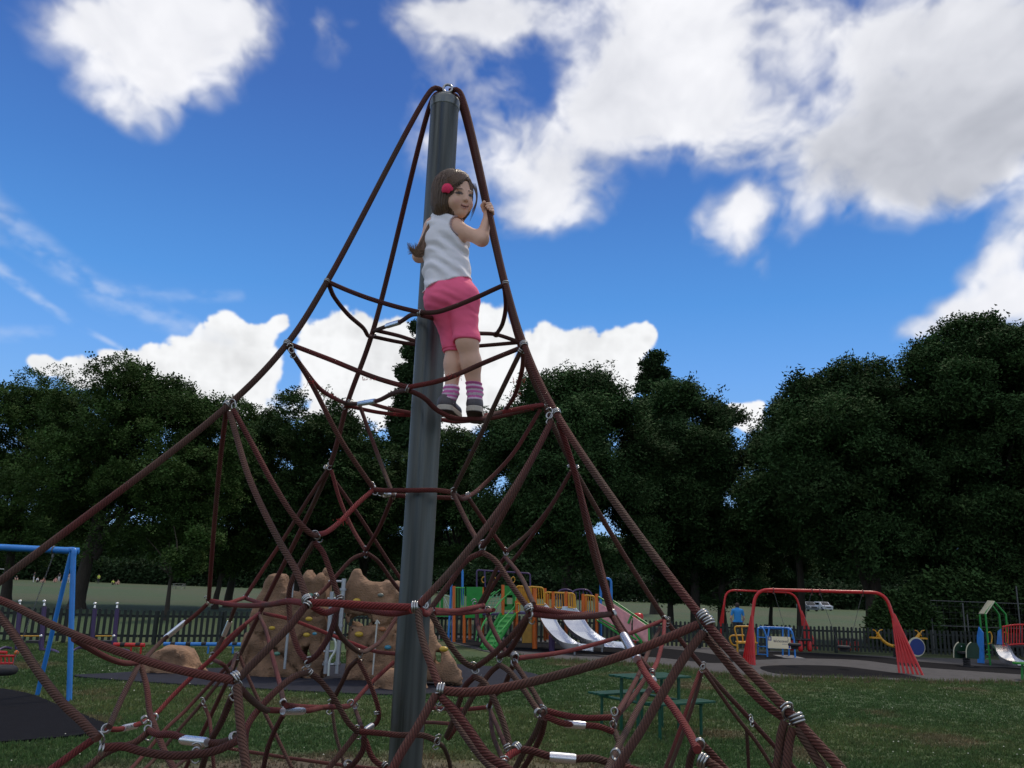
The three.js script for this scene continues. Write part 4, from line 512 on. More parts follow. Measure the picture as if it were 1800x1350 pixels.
// ---------------------------------------------------------------- the child on the net
{
  const J = (px, py, d, r) => { const p = at(px, py, d); return [p.x, p.y, p.z, r]; };
  // joints, from the photograph, at the distance where she stands
  const pelvis = J(790, 518, 3.54, 0.082), hipL = J(777, 530, 3.54, 0.066), hipR = J(812, 527, 3.53, 0.069), waist = J(786, 478, 3.56, 0.079), chest = J(783, 430, 3.57, 0.085), upper = J(783, 402, 3.57, 0.066);
  const neck0 = J(788, 395, 3.56, 0.034), neck1 = J(795, 368, 3.535, 0.033), shL = J(762, 399, 3.60, 0.036), shR = J(798, 400, 3.515, 0.036);
  const elR = J(847, 421, 3.48, 0.0285), wrR = J(855, 388, 3.50, 0.0205), elL = J(737, 450, 3.60, 0.028), wrL = J(757, 428, 3.70, 0.02), haL = J(768, 420, 3.735, 0.016);
  const knL = J(799, 602, 3.575, 0.041), caL = J(797, 640, 3.57, 0.0375), anL = J(793, 690, 3.575, 0.0265), knR = J(821, 600, 3.50, 0.045), caR = J(828, 638, 3.525, 0.0405), anR = J(835, 690, 3.565, 0.0275);
  const heL = J(783, 711, 3.555, 0.028), toL = J(799, 724, 3.69, 0.026), heR = J(834, 713, 3.555, 0.028), toR = J(838, 729, 3.70, 0.026);
  const gluL = J(776, 524, 3.50, 0.056), gluR = J(810, 522, 3.50, 0.056);
  const torso = (x, y, z) => { let d = limb(x, y, z, pelvis, waist); d = smin(d, limb(x, y, z, waist, chest), 0.05); d = smin(d, limb(x, y, z, chest, upper), 0.05); d = smin(d, limb(x, y, z, shL, shR), 0.05); return d; };
  const seatD = (x, y, z) => { let d = limb(x, y, z, hipL, hipR); d = smin(d, limb(x, y, z, pelvis, waist), 0.05); d = smin(d, Math.hypot(x - gluL[0], y - gluL[1], z - gluL[2]) - gluL[3], 0.03); d = smin(d, Math.hypot(x - gluR[0], y - gluR[1], z - gluR[2]) - gluR[3], 0.03); return d; };
  const legL = (x, y, z) => smin(smin(limb(x, y, z, hipL, knL), limb(x, y, z, knL, caL), 0.03), limb(x, y, z, caL, anL), 0.03);
  const legR = (x, y, z) => smin(smin(limb(x, y, z, hipR, knR), limb(x, y, z, knR, caR), 0.03), limb(x, y, z, caR, anR), 0.03);
  const armR = (x, y, z) => smin(limb(x, y, z, shR, elR), limb(x, y, z, elR, wrR), 0.022);
  const armL = (x, y, z) => smin(smin(limb(x, y, z, shL, elL), limb(x, y, z, elL, wrL), 0.022), limb(x, y, z, wrL, haL), 0.02);
  const bodyD = (x, y, z) => { let d = smin(torso(x, y, z), seatD(x, y, z), 0.05); d = smin(d, smin(legL(x, y, z), legR(x, y, z), 0.004), 0.03); d = smin(d, limb(x, y, z, anL, heL), 0.02); d = smin(d, limb(x, y, z, anR, heR), 0.02); d = smin(d, limb(x, y, z, heL, toL), 0.02); d = smin(d, limb(x, y, z, heR, toR), 0.02); d = smin(d, armR(x, y, z), 0.03); d = smin(d, armL(x, y, z), 0.03); d = smin(d, limb(x, y, z, neck0, neck1), 0.03); return d; };
  const base = V(anL[0] * 0.5 + anR[0] * 0.5, heL[1] - 0.03, heL[2] * 0.5 + heR[2] * 0.5);
  const child = thing('person', 'young child in white vest and pink leggings standing on the ropes', 'person', base);
  const local = (g) => g.translate(-base.x, -base.y, -base.z);
  // head: face turned over the right shoulder
  const HS = 1.09, hc = at(798, 343, 3.52), F = V(0.66, -0.20, 0.72).normalize(), up0 = V(-0.15, 1, 0.05), U = up0.clone().addScaledVector(F, -up0.dot(F)).normalize(), Rr = F.clone().cross(U);
  const toHead = (x, y, z) => { const dx = x - hc.x, dy = y - hc.y, dz = z - hc.z; return [(dx * Rr.x + dy * Rr.y + dz * Rr.z) / HS, (dx * U.x + dy * U.y + dz * U.z) / HS, (dx * F.x + dy * F.y + dz * F.z) / HS]; };
  const ell = (r, u, f, cr, cu, cf, a, b, c) => { const x = (r - cr) / a, y = (u - cu) / b, z = (f - cf) / c, k = Math.sqrt(x * x + y * y + z * z), k2 = Math.sqrt(x * x / (a * a) + y * y / (b * b) + z * z / (c * c)); return k2 < 1e-9 ? -Math.min(a, b, c) : k * (k - 1) / k2; };
  const headD = (x, y, z) => {
    const [r, u, f] = toHead(x, y, z);
    let d = ell(r, u, f, 0, 0.018, -0.012, 0.073, 0.083, 0.086);
    d = smin(d, ell(r, u, f, 0, -0.034, 0.020, 0.057, 0.062, 0.060), 0.035);
    d = smin(d, ell(r, u, f, 0, -0.080, 0.052, 0.020, 0.016, 0.018), 0.03);          // chin
    for (const s of [-1, 1]) { d = smin(d, ell(r, u, f, s * 0.034, -0.042, 0.052, 0.022, 0.020, 0.020), 0.02); d = -smin(-d, ell(r, u, f, s * 0.029, -0.006, 0.090, 0.015, 0.010, 0.012), 0.008); d = smin(d, ell(r, u, f, s * 0.029, -0.008, 0.069, 0.011, 0.009, 0.010), 0.003); d = smin(d, ell(r, u, f, s * 0.028, 0.010, 0.073, 0.018, 0.005, 0.006), 0.008); }
    d = smin(d, limb(r, u, f, [0, -0.004, 0.074, 0.006], [0, -0.027, 0.085, 0.0085]), 0.01);   // nose
    for (const s of [-1, 1]) d = smin(d, ell(r, u, f, s * 0.008, -0.030, 0.080, 0.006, 0.005, 0.006), 0.005);
    d = smin(d, ell(r, u, f, 0, -0.053, 0.075, 0.019, 0.0045, 0.006), 0.006); d = smin(d, ell(r, u, f, 0, -0.061, 0.074, 0.015, 0.005, 0.006), 0.006);
    d = -smin(-d, ell(r, u, f, 0, -0.0565, 0.083, 0.021, 0.0016, 0.008), 0.004);
    d = smin(d, limb(x, y, z, neck0, neck1), 0.02);
    return d;
  };
  const SKIN = [0.78, 0.48, 0.345];
  const skinAt = (x, y, z) => {
    const n = 0.94 + 0.12 * fbm3(x * 40, y * 40, z * 40, 3); let c = SKIN.map((v) => v * n);
    const [r, u, f] = toHead(x, y, z);
    if (f > 0.03 && Math.abs(r) < 0.08 && u > -0.1 && u < 0.08) {
      const to = (k, t) => { k = clamp(k); c = c.map((v, i) => mix(v, t[i], k)); };
      for (const s of [-1, 1]) {
        to(0.45 * (1 - Math.hypot((r - s * 0.037) / 0.022, (u + 0.040) / 0.018)), [0.56, 0.20, 0.17]);
        const e = Math.hypot((r - s * 0.029) / 0.0135, (u + 0.006 + ((r - s * 0.029) / 0.0135) ** 2 * 0.003) / 0.0052); if (e < 1) { to(1, [0.16, 0.12, 0.10]); if (Math.hypot((r - s * 0.029 - 0.002) / 0.0062, (u + 0.006) / 0.0062) < 1) to(1, [0.035, 0.026, 0.02]); }
        if (e >= 0.75 && e < 1.55 && u > -0.007) to(0.9, [0.05, 0.03, 0.025]);
        if (Math.hypot((r - s * 0.030) / 0.018, (u - 0.013 + Math.abs(r - s * 0.026) * 0.12) / 0.0035) < 1) to(0.9, [0.10, 0.055, 0.035]);
        if (Math.hypot((r - s * 0.006) / 0.0035, (u + 0.036) / 0.002) < 1) to(0.7, [0.12, 0.04, 0.03]);
      }
      const smile = u + 0.0575 - r * r * 16; if (Math.abs(r) < 0.021 && Math.abs(smile) < 0.0026) to(0.9, [0.10, 0.025, 0.022]); else if (Math.abs(r) < 0.020 && Math.abs(smile) < 0.008) to(0.6, [0.50, 0.16, 0.15]);
    }
    return c;
  };
  // hands: right hand closed on the corner rope, left hand laid round the pole
  const grip = net(858, 369, 1), ropeDir = net(870, 420, 1).sub(net(845, 320, 1)).normalize(), palmC = V(wrR[0], wrR[1], wrR[2]).lerp(grip, 0.62);
  const side = grip.clone().sub(V(wrR[0], wrR[1], wrR[2])).normalize(), across = side.clone().cross(ropeDir).normalize(), axis = ropeDir;
  const fingers = [];
  const onRope = (t, ang, rad) => grip.clone().addScaledVector(axis, t).addScaledVector(side.clone().addScaledVector(axis, -side.dot(axis)).normalize(), Math.cos(ang) * rad).addScaledVector(across, Math.sin(ang) * rad);
  const j4 = (p, r) => [p.x, p.y, p.z, r];
  [[-0.021, 0.0078, 1], [-0.0065, 0.0082, 1.08], [0.008, 0.008, 1], [0.021, 0.0070, 0.85]].forEach(([t, r, L]) => { const a0 = 2.3; const k = [a0, a0 - 1.05 * L, a0 - 2.1 * L, a0 - 2.95 * L].map((a, i) => j4(onRope(t, a, 0.0205 - i * 0.0006), r * (1 - 0.07 * i))); fingers.push([k[0], k[1]], [k[1], k[2]], [k[2], k[3]]); });
  { const k = [onRope(-0.016, 3.3, 0.024), onRope(-0.030, 4.2, 0.021), onRope(-0.034, 5.1, 0.0205)]; fingers.push([j4(k[0], 0.0095), j4(k[1], 0.0088)], [j4(k[1], 0.0088), j4(k[2], 0.0078)]); }
  const palmA = onRope(-0.018, 2.75, 0.026), palmB = onRope(0.018, 2.75, 0.025);
  const handD = (x, y, z) => { let d = limb(x, y, z, j4(palmA, 0.0125), j4(palmB, 0.0115)); d = smin(d, limb(x, y, z, [wrR[0], wrR[1], wrR[2], 0.019], j4(palmA.clone().lerp(palmB, 0.5), 0.0155)), 0.014); for (const [a, b] of fingers) d = smin(d, limb(x, y, z, a, b), 0.0035); return d; };
  const fingersL = [0, 1, 2, 3].map((i) => { const p = V(haL[0], haL[1], haL[2]).add(V(0, 0.018 - i * 0.013, 0)); return [j4(p, 0.008), j4(p.clone().add(V(0.022, 0.002, -0.010)), 0.0075), j4(p.clone().add(V(0.034, 0, -0.026)), 0.0068)]; });
  const handLD = (x, y, z) => { let d = limb(x, y, z, [haL[0], haL[1] + 0.012, haL[2], 0.013], [haL[0], haL[1] - 0.014, haL[2], 0.013]); d = smin(d, limb(x, y, z, wrL, haL), 0.012); for (const [a, b, c] of fingersL) { d = smin(d, limb(x, y, z, a, b), 0.004); d = smin(d, limb(x, y, z, b, c), 0.004); } d = smin(d, limb(x, y, z, [haL[0] - 0.005, haL[1] + 0.015, haL[2], 0.009], [haL[0] + 0.008, haL[1] + 0.038, haL[2] - 0.004, 0.0075]), 0.005); return d; };
  const bb = (pts, m) => { const b = new THREE.Box3(); pts.forEach((p) => b.expandByPoint(V(p[0], p[1], p[2]))); return b.expandByScalar(m); };
  const bBody = bb([neck1, shL, shR, elR, elL, heL, toL, heR, toR, hipL, hipR, wrR, wrL, chest], 0.12);
  const gBody = field(bBody.min, bBody.max, 0.008, bodyD, skinAt), hb = new THREE.Box3(hc.clone().subScalar(0.15), hc.clone().addScalar(0.15)), gHead = field(hb.min, hb.max, 0.0032, headD, skinAt);
  const b1 = bb([wrR, [grip.x, grip.y, grip.z]], 0.06), gHand = field(b1.min, b1.max, 0.0028, handD, skinAt), b2 = bb([wrL, haL], 0.06), gHandL = field(b2.min, b2.max, 0.0032, handLD, skinAt);
  const skinMat = new THREE.MeshPhysicalMaterial({ vertexColors: true, roughness: 0.58, sheen: 0.15, sheenRoughness: 0.6, sheenColor: new THREE.Color().setRGB(0.8, 0.5, 0.4) });
  part(child, 'body', local(mergeGeometries([gBody, gHead, gHand, gHandL])), skinMat);
  // vest
  const hemL = at(744, 510, 3.50), hemR = at(830, 488, 3.50), shoulderCut = (x, y, z) => Math.min(Math.hypot(x - shR[0] - 0.028, y - shR[1] + 0.004, (z - shR[2] - 0.01) * 0.8) - 0.052, Math.hypot(x - shL[0] + 0.030, y - shL[1] + 0.002, (z - shL[2]) * 0.8) - 0.05);
  const hemAt = (x, z) => mix(hemL.y, hemR.y, clamp((x - hemL.x) / (hemR.x - hemL.x), -0.3, 1.3)) + 0.004 * Math.sin(x * 70 + z * 40);
  const fold = (x, y, z) => 0.0062 * Math.sin((y * 1.0 + x * 0.62) * 92 + 7 * fbm3(x * 9, y * 9, z * 9, 2)) * step(0.35, 0.65, fbm3(x * 12 + 4, y * 16, z * 12, 2)) + 0.005 * (fbm3(x * 22, y * 30 + x * 16, z * 22, 3) - 0.5);
  const vestD = (x, y, z) => { let d = smin(torso(x, y, z), seatD(x, y, z), 0.05) - 0.0095 - fold(x, y, z); d = Math.max(d, hemAt(x, z) - y); d = Math.max(d, -(shoulderCut(x, y, z))); d = Math.max(d, -(Math.hypot(x - neck0[0] - 0.004, (y - neck0[1] - 0.035) * 0.9, z - neck0[2]) - 0.058)); return d; };
  const bV = bb([hipL, hipR, upper, shL, shR], 0.11);
  const cloth = (c, rough = 0.85) => new THREE.MeshPhysicalMaterial({ color: c, roughness: rough, sheen: 0.3, sheenRoughness: 0.7, bumpMap: withRepeat(bumpTex, 24, 24), bumpScale: 0.00025 });
  const vest = part(child, 'vest', local(field(bV.min, bV.max, 0.005, vestD)), cloth(new THREE.Color().setRGB(0.84, 0.84, 0.88)));
  // lace edging round the armhole and a darker hem line
  const lace = [], cloth0 = (p) => smin(torso(p.x, p.y, p.z), seatD(p.x, p.y, p.z), 0.05) - 0.0095; for (let i = 0; i <= 26; i++) { const th = -1.9 + i / 26 * 4.6; let p = null; for (let ph = 0.1; ph < 3; ph += 0.02) { const q = V(shR[0] + 0.028 - 0.0525 * Math.cos(ph), shR[1] - 0.004 + 0.0525 * Math.sin(ph) * Math.cos(th), shR[2] + 0.01 + 0.0525 * Math.sin(ph) * Math.sin(th) / 0.8); if (cloth0(q) > 0) { p = q; break; } } if (p) lace.push(p); }
  part(vest, 'lace_trim', local(bar(lace, 0.0042, { seg: 6, stepLen: 0.004, taper: (u) => 0.65 + 0.45 * Math.abs(Math.sin(u * 60)) })), cloth(rgb(176, 150, 148)));
  // leggings to below the knee
  const cutL = at(793, 612, 3.5).y, cutR = at(823, 600, 3.5).y;
  const legD = (x, y, z) => { const w = 0.005 + 0.007 * (fbm3(x * 22, y * 34 + x * 18, z * 22, 3) - 0.5) + 0.0025 * Math.sin(y * 150 + x * 60) * step(0.5, 0.7, fbm3(x * 14 + 3, y * 14, z * 14, 2)); const l = legL(x, y, z), r = legR(x, y, z), d = smin(smin(torso(x, y, z), seatD(x, y, z), 0.05), smin(l, r, 0.004), 0.03) - w - 0.004 * step(cutR + 0.07, cutR, y); return Math.max(d, (l < r ? cutL : cutR) - y, y - hemAt(x, z) - 0.004); };
  const bL = bb([hipL, hipR, waist, knL, knR], 0.11);
  const leggings = part(child, 'leggings', local(field(bL.min, bL.max, 0.0055, legD)), cloth(new THREE.Color().setRGB(1.0, 0.15, 0.29), 0.8));
  const ring = (a, b, t, rad, tube, m, par, nm) => { const p = V(a[0], a[1], a[2]).lerp(V(b[0], b[1], b[2]), t), g = new THREE.TorusGeometry(rad, tube, 8, 30); g.applyQuaternion(qd.setFromUnitVectors(V(0, 0, 1), V(b[0] - a[0], b[1] - a[1], b[2] - a[2]).normalize())); return part(par, nm, local(g.translate(p.x, p.y, p.z)), m); };
  const pinkHem = cloth(new THREE.Color().setRGB(0.80, 0.09, 0.18), 0.8); ring(knL, caL, (knL[1] - cutL) / (knL[1] - caL[1]) - 0.12, 0.0515, 0.003, pinkHem, leggings, 'hem'); ring(hipR, knR, 0.97, 0.0575, 0.003, pinkHem, leggings, 'hem');
  // striped socks and shoes
  const sockColor = (x, y, z) => { const k = Math.sin(y * 330) > 0.25; const c = k ? [0.72, 0.60, 0.70] : [0.60, 0.14, 0.38]; return c; };
  for (const [an, ca, he, to, top] of [[anL, caL, heL, toL, 676], [anR, caR, heR, toR, 674]]) {
    const topY = at(an === anL ? 791 : 834, top, 3.56).y, b = bb([an, he], 0.07);
    const sd = (x, y, z) => Math.max(smin(limb(x, y, z, ca, an), limb(x, y, z, an, he), 0.02) - 0.0045 - 0.002 * Math.sin(y * 260), y - topY);
    part(child, 'sock', local(field(b.min, b.max, 0.0035, sd, sockColor)), new THREE.MeshStandardMaterial({ vertexColors: true, roughness: 0.9 }));
    const bs = bb([he, to, an], 0.07), soleY = he[1] - 0.030, slope = (z) => (to[1] - he[1]) * clamp((he[2] - z) / (he[2] - to[2]), -0.3, 1.3);
    const shoeD = (x, y, z) => { let d = smin(limb(x, y, z, [he[0], he[1] + 0.004, he[2], 0.034], [to[0], to[1], to[2], 0.033]), limb(x, y, z, [he[0], he[1] + 0.016, he[2] - 0.012, 0.032], [an[0], an[1] - 0.008, an[2] - 0.006, 0.033]), 0.02); d = Math.max(d, -(limb(x, y, z, an, [ca[0], ca[1], ca[2], 0.05]) - 0.004)); d = Math.max(d, (soleY + slope(z) + 0.012) - y); return d; };
    const shoe = part(child, 'shoe', local(field(bs.min, bs.max, 0.0035, shoeD)), new THREE.MeshStandardMaterial({ color: new THREE.Color().setRGB(0.085, 0.078, 0.086), roughness: 0.5 }));
    const soleD = (x, y, z) => { const yy = soleY + slope(z); let d = limb(x, 0, z, [he[0], 0, he[2] + 0.002, 0.0355], [to[0], 0, to[2], 0.0345]); return Math.max(d, y - (yy + 0.023), (yy - 0.004) - y); };
    part(shoe, 'sole', local(field(bs.min, bs.max, 0.0035, soleD, (x, y, z) => y < soleY + slope(z) + 0.0005 ? [0.055, 0.042, 0.045] : [0.55, 0.50, 0.42])), new THREE.MeshStandardMaterial({ vertexColors: true, roughness: 0.7 }));
  }
  // hair: a brown bob swept back from the face, loose ends and a longer lock over the left shoulder
  const hairD = (x, y, z) => {
    const [r, u, f] = toHead(x, y, z), ang = Math.atan2(r, f - 0.01);
    let d = ell(r, u, f, 0, 0.022, -0.014, 0.082, 0.088, 0.094);
    d = smin(d, ell(r, u, f, 0.052, -0.040, -0.004, 0.034, 0.064, 0.048), 0.03); d = smin(d, ell(r, u, f, -0.052, -0.034, -0.006, 0.032, 0.060, 0.046), 0.03); d = smin(d, ell(r, u, f, 0, -0.042, -0.050, 0.066, 0.062, 0.044), 0.03);
    d -= 0.0022 * Math.sin(ang * 46 + 8 * fbm3(x * 20, y * 9, z * 20, 3) + u * 25) + 0.006 * (fbm3(r * 40 + 3, u * 14, f * 40, 3) - 0.5);
    const cut = Math.min(ell(r, u, f, -0.008, -0.030, 0.092, 0.066, 0.072, 0.070), ell(r, u, f, -0.020, 0.020, 0.100, 0.046, 0.048, 0.048)); d = -smin(-d, cut, 0.006);
    return Math.max(d, -0.108 + 0.012 * Math.sin(ang * 9) - u);
  };
  const hairCol = (x, y, z) => { const [r, u, f] = toHead(x, y, z), ang = Math.atan2(r, f), n = fbm2(ang * 16 + 20, u * 8, 3), k = 0.42 + 1.1 * n; return [0.098 * k, 0.056 * k, 0.032 * k]; };
  const hb2 = new THREE.Box3(hc.clone().subScalar(0.17), hc.clone().addScalar(0.17));
  const hairMat = new THREE.MeshPhysicalMaterial({ vertexColors: true, roughness: 0.45, anisotropy: 0.3, sheen: 0.2 });
  const hairGs = [field(hb2.min, hb2.max, 0.0034, hairD, hairCol)], rs = rng(8);
  const fromHead = (r, u, f) => hc.clone().addScaledVector(Rr, r * HS).addScaledVector(U, u * HS).addScaledVector(F, f * HS);
  const strand = (pts, r0, tone = 1) => hairGs.push(bar(pts, r0, { seg: 5, stepLen: 0.006, taper: (u) => (0.5 + 0.5 * step(0, 0.15, u)) * (1 - 0.75 * u * u), colors: () => { const k = (0.6 + 0.9 * rs()) * tone; return [0.115 * k, 0.068 * k, 0.042 * k]; } }));
  for (let i = 0; i < 420; i++) {   // locks lying over the cap of hair
    const a = (rs() - 0.5) * 5.6 + Math.PI, len = 0.05 + 0.07 * rs(), pts = [], u0 = 0.085 - 0.06 * rs();
    for (let k = 0; k <= 6; k++) { const u = u0 - len * 1.5 * k / 6, c = Math.cos(a + 0.06 * Math.sin(k + i)), s = Math.sin(a + 0.06 * Math.sin(k + i)), rad = 0.083 * Math.sqrt(Math.max(0.08, 1 - ((u - 0.02) / (u > 0.02 ? 0.09 : 0.16)) ** 2)) + 0.002; pts.push(fromHead(s * rad, u, -0.014 + c * rad * 1.06)); }
    strand(pts, 0.0012 + 0.0013 * rs());
  }
  for (let i = 0; i < 70; i++) { const t = rs(), s = rs(), pts = []; for (let k = 0; k <= 6; k++) { const q = k / 6, rr = -0.030 + 0.104 * q + 0.012 * (s - 0.5), uu = 0.094 - 0.016 * t - 0.050 * q * q - 0.03 * q * t, k2 = Math.max(0.02, 1 - (rr / 0.083) ** 2 - ((uu - 0.022) / 0.090) ** 2); pts.push(fromHead(rr, uu, -0.012 + 0.096 * Math.sqrt(k2))); } strand(pts, 0.0019, 1.2); }   // swept fringe towards the flower
  for (let i = 0; i < 18; i++) { const t = rs(), pts = []; for (let k = 0; k <= 6; k++) { const q = k / 6; pts.push(fromHead(-0.052 - 0.018 * t - 0.012 * Math.sin(q * 3), 0.055 - 0.16 * q * (0.7 + 0.3 * t), 0.040 + 0.028 * Math.sin(q * 2.4 + t) - 0.01 * t)); } strand(pts, 0.0011); }   // wisps beside the far cheek
  for (let i = 0; i < 170; i++) { const t = rs(), s = rs(), pts = [[768, 384], [757, 398], [750, 414], [743, 430], [737, 442 + 6 * s], [729, 440 + 10 * s * t], [724 + 8 * t, 430 + 14 * s]].map(([px, py], k) => at(px + (t - 0.5) * (6 + k * 2), py + (s - 0.5) * 8, 3.52 + 0.02 * s - 0.004 * k)); strand(pts, 0.0018, 1.7); }   // long lock over the left shoulder
  const hair = part(child, 'hair', local(mergeGeometries(hairGs.map((g) => { const q = g.index ? g.toNonIndexed() : g; return q; }))), hairMat);
  // pink fabric rose above the ear
  const fc = at(784, 328, 3.42), petals = [], fd = V(-0.25, 0.1, 0.96).normalize(), fq = new THREE.Quaternion().setFromUnitVectors(V(0, 0, 1), fd);
  for (let i = 0; i < 15; i++) { const a = i * 2.39996, rad = 0.0056 * Math.sqrt(i + 0.3), g = new THREE.SphereGeometry(0.0088 + 0.0002 * i, 10, 7, 0, 6.28, 0, 1.7); g.scale(1, 0.36, 1).rotateX(1.25 - i * 0.045).rotateZ(a - 1.57).translate(Math.cos(a) * rad, Math.sin(a) * rad, 0.012 - i * 0.0007).applyQuaternion(fq).translate(fc.x, fc.y, fc.z); petals.push(g); }
  for (let k = 0; k < 60; k++) { const d = hairD(fc.x, fc.y, fc.z); if (d < 0.004) break; fc.addScaledVector(fd, -0.003); }
  const shift = fc.clone().sub(at(784, 328, 3.42)); petals.forEach((g) => g.translate(shift.x, shift.y, shift.z));
  part(hair, 'flower_clip', local(merge(petals)), cloth(rgb(232, 50, 96), 0.75));
}
console.log('child');
// ---------------------------------------------------------------- playground equipment
function eq(name, label, category, px, py, group) { const b = ground(px, py); b.y = 0.012; const d = -b.z, t = thing(name, label, category, b, group); return { t, d, L: (x, y, dd = 0) => at(x, y, d + dd).sub(b), G: (x, y) => ground(x, y).sub(b) }; }
const BLUE = paint(rgb(56, 142, 228)), RED = paint(rgb(214, 40, 40)), YELLOW = paint(rgb(226, 166, 42)), ORANGE = paint(rgb(226, 112, 34)), GREENP = paint(rgb(30, 150, 52)), LIME = paint(rgb(80, 190, 90)), PURPLE = paint(rgb(78, 58, 104)), DKGREEN = paint(rgb(16, 84, 62)), PINK = paint(rgb(246, 172, 176), 0.6), CREAM = paint(rgb(226, 222, 190), 0.6), GALV = metal(new THREE.Color().setRGB(0.42, 0.44, 0.46), 0.45, 0.7), STEEL = metal(new THREE.Color().setRGB(0.74, 0.76, 0.80), 0.34, 0.9), BLACKR = new THREE.MeshStandardMaterial({ color: new THREE.Color().setRGB(0.018, 0.018, 0.02), roughness: 0.7 });
const straight = (a, b, r, seg = 8) => bar([a, b], r, { seg });
const bent = (pts, r, bend = 0.12, seg = 10) => bar(pts, r, { smooth: false, bend, seg });
const chainMat = metal(new THREE.Color().setRGB(0.12, 0.12, 0.12), 0.5, 0.6);
function chain(a, b) { const n = Math.max(4, Math.round(a.distanceTo(b) / 0.05)), gs = [], d = b.clone().sub(a).normalize(); for (let i = 0; i < n; i++) { const g = new THREE.TorusGeometry(0.016, 0.0045, 5, 8); g.scale(0.65, 1.35, 1).rotateY(i % 2 ? 1.57 : 0).applyQuaternion(new THREE.Quaternion().setFromUnitVectors(V(0, 1, 0), d)); gs.push(g.translate(...a.clone().lerp(b, (i + 0.5) / n).toArray())); } return merge(gs); }
// solid plate through corner points, with thickness
function plate(pts, th) { const n = V(0, 0, 0); for (let i = 0; i < pts.length; i++) { const a = pts[i], b = pts[(i + 1) % pts.length]; n.x += (a.y - b.y) * (a.z + b.z); n.y += (a.z - b.z) * (a.x + b.x); n.z += (a.x - b.x) * (a.y + b.y); } n.normalize(); const u = pts[1].clone().sub(pts[0]).normalize(), w = n.clone().cross(u), sh = new THREE.Shape(pts.map((p) => { const q = p.clone().sub(pts[0]); return new THREE.Vector2(q.dot(u), q.dot(w)); })); const g = new THREE.ExtrudeGeometry(sh, { depth: th, bevelEnabled: true, bevelSize: 0.004, bevelThickness: 0.004, bevelSegments: 1 }); g.translate(0, 0, -th / 2); g.applyMatrix4(new THREE.Matrix4().makeBasis(u, w, n).setPosition(pts[0])); return g; }

// blue swing frame at the left edge
{
  const { t, L, d } = eq('swing_set', 'tall blue tubular swing frame at the left edge of the lawn', 'swing set', 122, 1232);
  const top = L(131, 966), foot = L(122, 1232), rear = ground(65, 1222).sub(t.position), s = V(-3.4, 0.02, 0.85);
  for (const o of [0, 1]) { const q = (p) => o ? p.clone().add(s) : p; part(t, 'leg', bent([q(foot).clone().setY(-0.05), q(top).clone().add(V(0, -0.12, 0)), q(top), q(top).clone().add(V(-0.18, 0.0, -0.16))], 0.042, 0.12, 14), BLUE); part(t, 'leg', straight(q(rear).clone().setY(-0.05), q(top).clone().add(V(-0.07, -0.05, -0.05)), 0.036, 12), BLUE); }
  const a = top.clone().add(V(-0.02, -0.02, -0.12)), b = a.clone().add(s); part(t, 'crossbar', bar([a.clone().add(V(0.04, 0, 0)), b], 0.055, { seg: 4 }), BLUE);
  for (const k of [0.1, 0.38, 0.58, 0.86]) { const p = a.clone().lerp(b, k); part(t, 'hanger', merge([new THREE.TorusGeometry(0.06, 0.012, 6, 14).rotateY(1.57).translate(p.x, p.y, p.z), box(0.03, 0.06, 0.03, p.x, p.y - 0.09, p.z)]), chainMat); }
  const h1 = a.clone().lerp(b, 0.1), h2 = a.clone().lerp(b, 0.38);
  const ty = thing('tyre_swing', 'black tyre swing seat hanging from the blue frame at the left edge', 'swing seat', at(2, 1184, d - 0.25)); const c = ty.position, lo = (v) => v.clone().add(t.position).sub(c);
  part(ty, 'tyre', new THREE.TorusGeometry(0.16, 0.07, 12, 28).rotateX(Math.PI / 2).translate(0, 0.05, 0), BLACKR);
  part(ty, 'chain', chain(V(0.15, 0.08, 0), lo(h1).add(V(0, -0.12, 0))), chainMat); part(ty, 'chain', chain(V(-0.15, 0.08, 0), lo(h2).add(V(0, -0.12, 0))), chainMat);
}
// spring rider with a red cage seat behind the tyre
{
  const { t, L } = eq('spring_rider', 'small red barred play seat on the ground at the left edge', 'spring rider', 8, 1176);
  const gs = []; for (let i = 0; i < 6; i++) gs.push(straight(L(-12 + i * 7, 1172), L(-12 + i * 7, 1152), 0.014)); part(t, 'bars', gs, RED); part(t, 'top_rail', straight(L(-18, 1153), L(26, 1153), 0.024), RED); part(t, 'low_rail', straight(L(-18, 1166), L(24, 1166), 0.02), RED);
  part(t, 'seat_back', straight(L(-16, 1146), L(12, 1147), 0.03), RED); part(t, 'handle_knob', ball(0.045, ...L(29, 1147).toArray()), ORANGE); part(t, 'foot', new THREE.CylinderGeometry(0.12, 0.14, 0.1, 16).translate(0, 0.0, 0), BLACKR);
}
